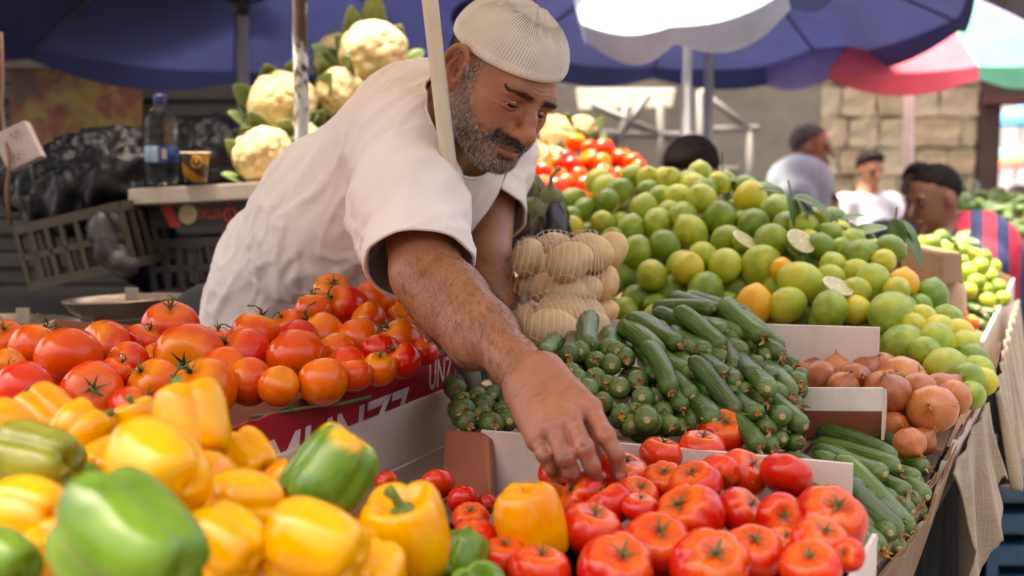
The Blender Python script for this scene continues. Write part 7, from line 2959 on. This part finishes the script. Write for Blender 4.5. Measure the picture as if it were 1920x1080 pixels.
# ---------------------------------------------------------------- people farther off
def skin_simple(name, col):
    b = NB(name)
    co = b.coord()
    b.set(col=b.ramp(b.noise(co, 12, 4), [(.3, tuple(np.array(col) * .8)), (.7, col)]), rough=.5, sss=.05, ssss=.01)
    return b.m


def passer(label, hp, yaw, pitch, skin, hair, shirt_m, trouser_m, height, arms, lean=(0, 0), h=.012, hair_style='short', scale=1.0, beard=False, trunk=None):
    """hp: head centre (world); yaw: facing, radians from -Y (towards the camera) turning to +X; arms: [(elbow offset, wrist offset)] from the shoulders"""
    hp = np.asarray(hp, float)
    fy = np.array([math.sin(yaw), -math.cos(yaw), 0])
    fw = unit(fy * math.cos(pitch) - np.array([0, 0, 1]) * math.sin(pitch))
    rt = np.cross(fy, [0, 0, 1])
    up = np.cross(rt, fw)
    A = np.stack([rt, fw, up])
    k = scale
    H = lambda x, y, z: hp + (rt * x + fw * y + up * z) * k
    root = empty('person', (hp[0], hp[1], 0))
    O = np.array(root.location)
    tag(root, label, 'person')
    s = Sdf()
    s.ell(H(0, -.01, .03), np.array([.076, .096, .088]) * k, A, .03)
    s.ell(H(0, .03, -.04), np.array([.058, .058, .070]) * k, A, .03)
    s.ball(H(0, .075, -.098), .020 * k, .02)
    s.limb(H(0, .088, .008), H(0, .114, -.032), .008 * k, .013 * k, .008)
    s.limb(H(-.035, .080, .018), H(.035, .080, .018), .011 * k, .011 * k, .012)
    s.limb(H(-.018, .092, -.066), H(.018, .092, -.066), .008 * k, .008 * k, .008)
    for q in (1, -1):
        s.ell(H(q * .032, .092, 0), np.array([.016, .012, .009]) * k, A, .008, 's')
        s.ell(H(q * .078, -.008, -.008), np.array([.008, .018, .030]) * k, A, .006)
    nbase = hp + (-.02 * fw - np.array([0, 0, .185])) * k + np.array([*lean, 0]) * .12
    s.limb(H(0, -.02, -.05), nbase, .050 * k, .058 * k, .03)
    chest = nbase + np.array([lean[0] * .25, lean[1] * .25, -.20 * k])
    hipz = max(hp[2] - .72 * k, .3)
    hip = np.array([nbase[0] + lean[0] * .5, nbase[1] + lean[1] * .5, hipz])
    if trunk:
        chest, hip = trunk
        hipz = hip[2]
    s.limb(nbase, chest, .08 * k, .11 * k, .04)
    sh = Sdf()
    sh.limb(nbase + np.array([0, 0, -.06 * k]), chest, .10 * k, .155 * k, .05)
    sh.limb(chest, hip + np.array([0, 0, -.02]), .155 * k, .150 * k, .05)
    for q, (eo, wo) in zip((1, -1), arms):
        S = nbase + rt * q * .17 * k + np.array([0, 0, -.055 * k])
        E_ = S + np.asarray(eo, float) * k
        W_ = E_ + np.asarray(wo, float) * k
        s.chain([S, E_, W_], [.052 * k, .043 * k, .030 * k], .02)
        dr = unit(W_ - E_)
        pal = W_ + dr * .045 * k
        s.limb(W_, pal, .027 * k, .030 * k, .015)
        sdv = unit(np.cross(dr, [.2, .3, .9]))
        for f in range(4):
            b0 = pal + sdv * (f - 1.5) * .017 * k + dr * .02 * k
            s.chain([b0, b0 + (dr * .035 - np.array([0, 0, .008])) * k, b0 + (dr * .055 - np.array([0, 0, .025])) * k], [.009 * k, .008 * k, .007 * k], .004)
        s.chain([W_ + sdv * .02 * k, pal + sdv * .045 * k, pal + (sdv * .05 + dr * .03) * k], [.011 * k, .010 * k, .008 * k], .006)
        sh.limb(nbase + np.array([0, 0, -.07 * k]), S, .09 * k, .075 * k, .05)
        sh.limb(S, S + (E_ - S) * .62, .075 * k, .066 * k, .03)
    V, Q = s.mesh(h, project=1)
    body = obj('body', mesh_np('body', V - O, Q), skin, root)
    V, Q = sh.mesh(h * 1.3, project=1)
    N = vert_normals(V, Q)
    V = V + N * (.006 * fbm(V, 14, 3))[:, None]
    obj('shirt', mesh_np('shirt', V - O, Q), shirt_m, root)
    tr = Sdf()
    for q in (1, -1):
        hh = hip + rt * q * .085 * k
        kn_ = np.array([hh[0], hh[1], max(hipz * .53, .1)]) + fy * .03
        an = np.array([hh[0], hh[1], .09]) - fy * .02
        tr.chain([hh, kn_, an], [.10 * k, .075 * k, .055 * k], .04)
        sho = Sdf()
        sho.limb(np.array([an[0], an[1], .05]), np.array([an[0], an[1], .045]) + fy * .15, .045, .04, .02)
        V, Q = sho.mesh(.015, project=0)
        V[:, 2] = np.maximum(V[:, 2], .002)
        obj('shoe', mesh_np('shoe', V - O, Q), simple_mat('shoe_leather', (.02, .016, .013), .5), root)
    tr.ell(hip, np.array([.165, .135, .13]) * k, None, .05)
    V, Q = tr.mesh(.016, project=0)
    obj('trousers', mesh_np('trousers', V - O, Q), trouser_m, root)
    # hair as a fitted cap of curls or crop
    ha = Sdf()
    thick = {'short': .005, 'crop': .0015, 'full': .014, 'top': .012}[hair_style]
    ha.ell(H(0, -.012, .034), (np.array([.0775, .0975, .089]) + thick) * k, A, .01)
    if hair_style in ('full', 'top'):
        ha.ell(H(0, .025, .100), np.array([.056, .060, .026]) * k, A, .03)
    def below(P):
        L = (P - hp) @ A.T / k
        return (.022 + np.where(L[:, 1] > 0, .62 * L[:, 1], .85 * L[:, 1]) - L[:, 2]) * .8
    ha.fn(below, hp, 1.0, .03, 'i')
    V, Q = ha.mesh(h * .7, project=0)
    N = vert_normals(V, Q)
    V = V + N * (.003 * fbm(V, 70, 5, 2))[:, None]
    obj('hair', mesh_np('hair', V - O, Q), hair, root)
    if beard:
        hb_ = Sdf()
        hb_.ell(H(0, .035, -.070), np.array([.058, .060, .048]) * k, A, .01)
        hb_.fn(lambda P: (((P - hp) @ A.T / k)[:, 2] + .045 + .0 * P[:, 0]), hp, 1.0, .01, 'i')
        V, Q = hb_.mesh(h * .7, project=0)
        obj('beard', mesh_np('beard', V - O, Q), hair, root)
    for q in (1, -1):
        m = MB()
        m.tube([H(q * .018, .093, .020) - O, H(q * .033, .092, .025) - O, H(q * .050, .078, .020) - O], [.004 * k, .004 * k, .002 * k], 6)
        m.build('eyebrow', hair, root, True)
        c = H(q * .032, .080, .0)
        V, F = sphere_param(lambda th, ph: np.stack([math.sin(ph) * np.cos(th), math.sin(ph) * np.sin(th), math.cos(ph) + 0 * th], 1) * .0125 * k, 12, 8)
        obj('eye', mesh_from('eye', V + c - O, F), simple_mat('dark_eye', (.05, .035, .03), .2), root)
    return root


def stripes():
    b = NB('striped_jersey')
    co = b.coord()
    sp = b.n('SeparateXYZ')
    b.l(co, sp.inputs[0])
    w = b.math('SINE', b.math('ADD', b.math('MULTIPLY', b.math('SUBTRACT', sp.outputs['X'], b.math('MULTIPLY', sp.outputs['Y'], .35)), 70), b.math('MULTIPLY', b.noise(co, 3, 2), 1.2)))
    c = b.mix(b.math('GREATER_THAN', w, .0), (.012, .018, .085), (.42, .010, .035))
    b.set(col=c, rough=.75)
    b.bump(b.noise(co, 9, 3), .3, .02)
    return b.m


BLK = simple_mat('black_short_hair', (.008, .006, .005), .8, .3, 40, .5, 200, spec=.1)
GREYH = simple_mat('grey_cropped_hair', (.10, .085, .08), .8, .3, 40, .5, 200, spec=.1)
SK1, SK2, SK3 = skin_simple('skin_tan', (.34, .16, .09)), skin_simple('skin_brown', (.17, .075, .040)), skin_simple('skin_olive', (.27, .125, .075))
JEAN = simple_mat('dark_jeans', (.012, .014, .024), .85)
GREYT = simple_mat('grey_tshirt', (.34, .39, .45), .9)
WHT = simple_mat('white_tshirt', (.40, .41, .47), .9)
DEN = simple_mat('blue_tshirt', (.045, .075, .14), .9)
# boy in the striped jersey, leaning left over the stall
hp = at(1752, 372, 4.15)
passer('boy in a red and blue striped jersey bending over the far end of the stall', hp, -1.25, .25, SK2, BLK, stripes(), JEAN, 1.5,
       [((-.05, -.10, -.22), (-.22, -.02, -.02)), ((-.02, .02, -.26), (-.20, -.10, .0))], (.42, -.02), .0075, 'crop', .98, False, (at(1828, 480, 4.18), at(1905, 660, 4.30)))
passer('man in grey t-shirt with cropped grey hair walking past the stone wall', at(1520, 278, 5.9), 1.25, .05, SK1, GREYH, GREYT, JEAN, 1.7,
       [((-.02, -.05, -.26), (.10, -.12, -.12)), ((-.05, .06, -.27), (.06, .05, -.18))], (-.25, 0), .011, 'crop', 1.0, True, (at(1500, 350, 5.9), at(1482, 520, 5.95)))
passer('boy in white t-shirt reaching out beside the white umbrella pole', at(1632, 318, 7.3), .25, .18, SK1, BLK, WHT, JEAN, 1.5,
       [((-.06, -.10, -.20), (.24, -.08, .03)), ((.12, -.06, -.18), (.22, -.10, .06))], (0, 0), .012, 'full', .92)
passer('person in blue shirt hidden behind the boy in the striped jersey', at(1722, 352, 5.2), -.4, .1, SK2, BLK, DEN, JEAN, 1.5,
       [((.0, -.05, -.25), (.0, -.2, .05)), ((.0, -.05, -.25), (-.05, -.2, .05))], (0, 0), .012, 'short', .9)
passer('dark-haired person showing only the crown of the head behind the lime heap', at(1298, 330, 3.75), -.6, .55, SK3, BLK, simple_mat('black_tshirt', (.012, .012, .013), .9), JEAN, 1.4,
       [((.0, -.05, -.25), (.0, -.15, .0)), ((.0, -.05, -.25), (.0, -.15, .0))], (0, .05), .012, 'full', .95)
passer('small child with dark hair behind the man in grey', at(1552, 392, 6.6), -.3, .1, SK2, BLK, simple_mat('black_tshirt', (.012, .012, .013), .9), JEAN, 1.1,
       [((.0, -.05, -.22), (.0, -.1, -.1)), ((.0, -.05, -.22), (.0, -.1, -.1))], (0, 0), .013, 'short', .8)
passer('dark figure at the right edge beyond the next stall', at(1908, 385, 7.0), -.5, .2, SK2, BLK, simple_mat('black_tshirt', (.012, .012, .013), .9), JEAN, 1.4,
       [((.0, -.05, -.25), (.0, -.15, .0)), ((.0, -.05, -.25), (.0, -.15, .0))], (0, 0), .013, 'short', .95)
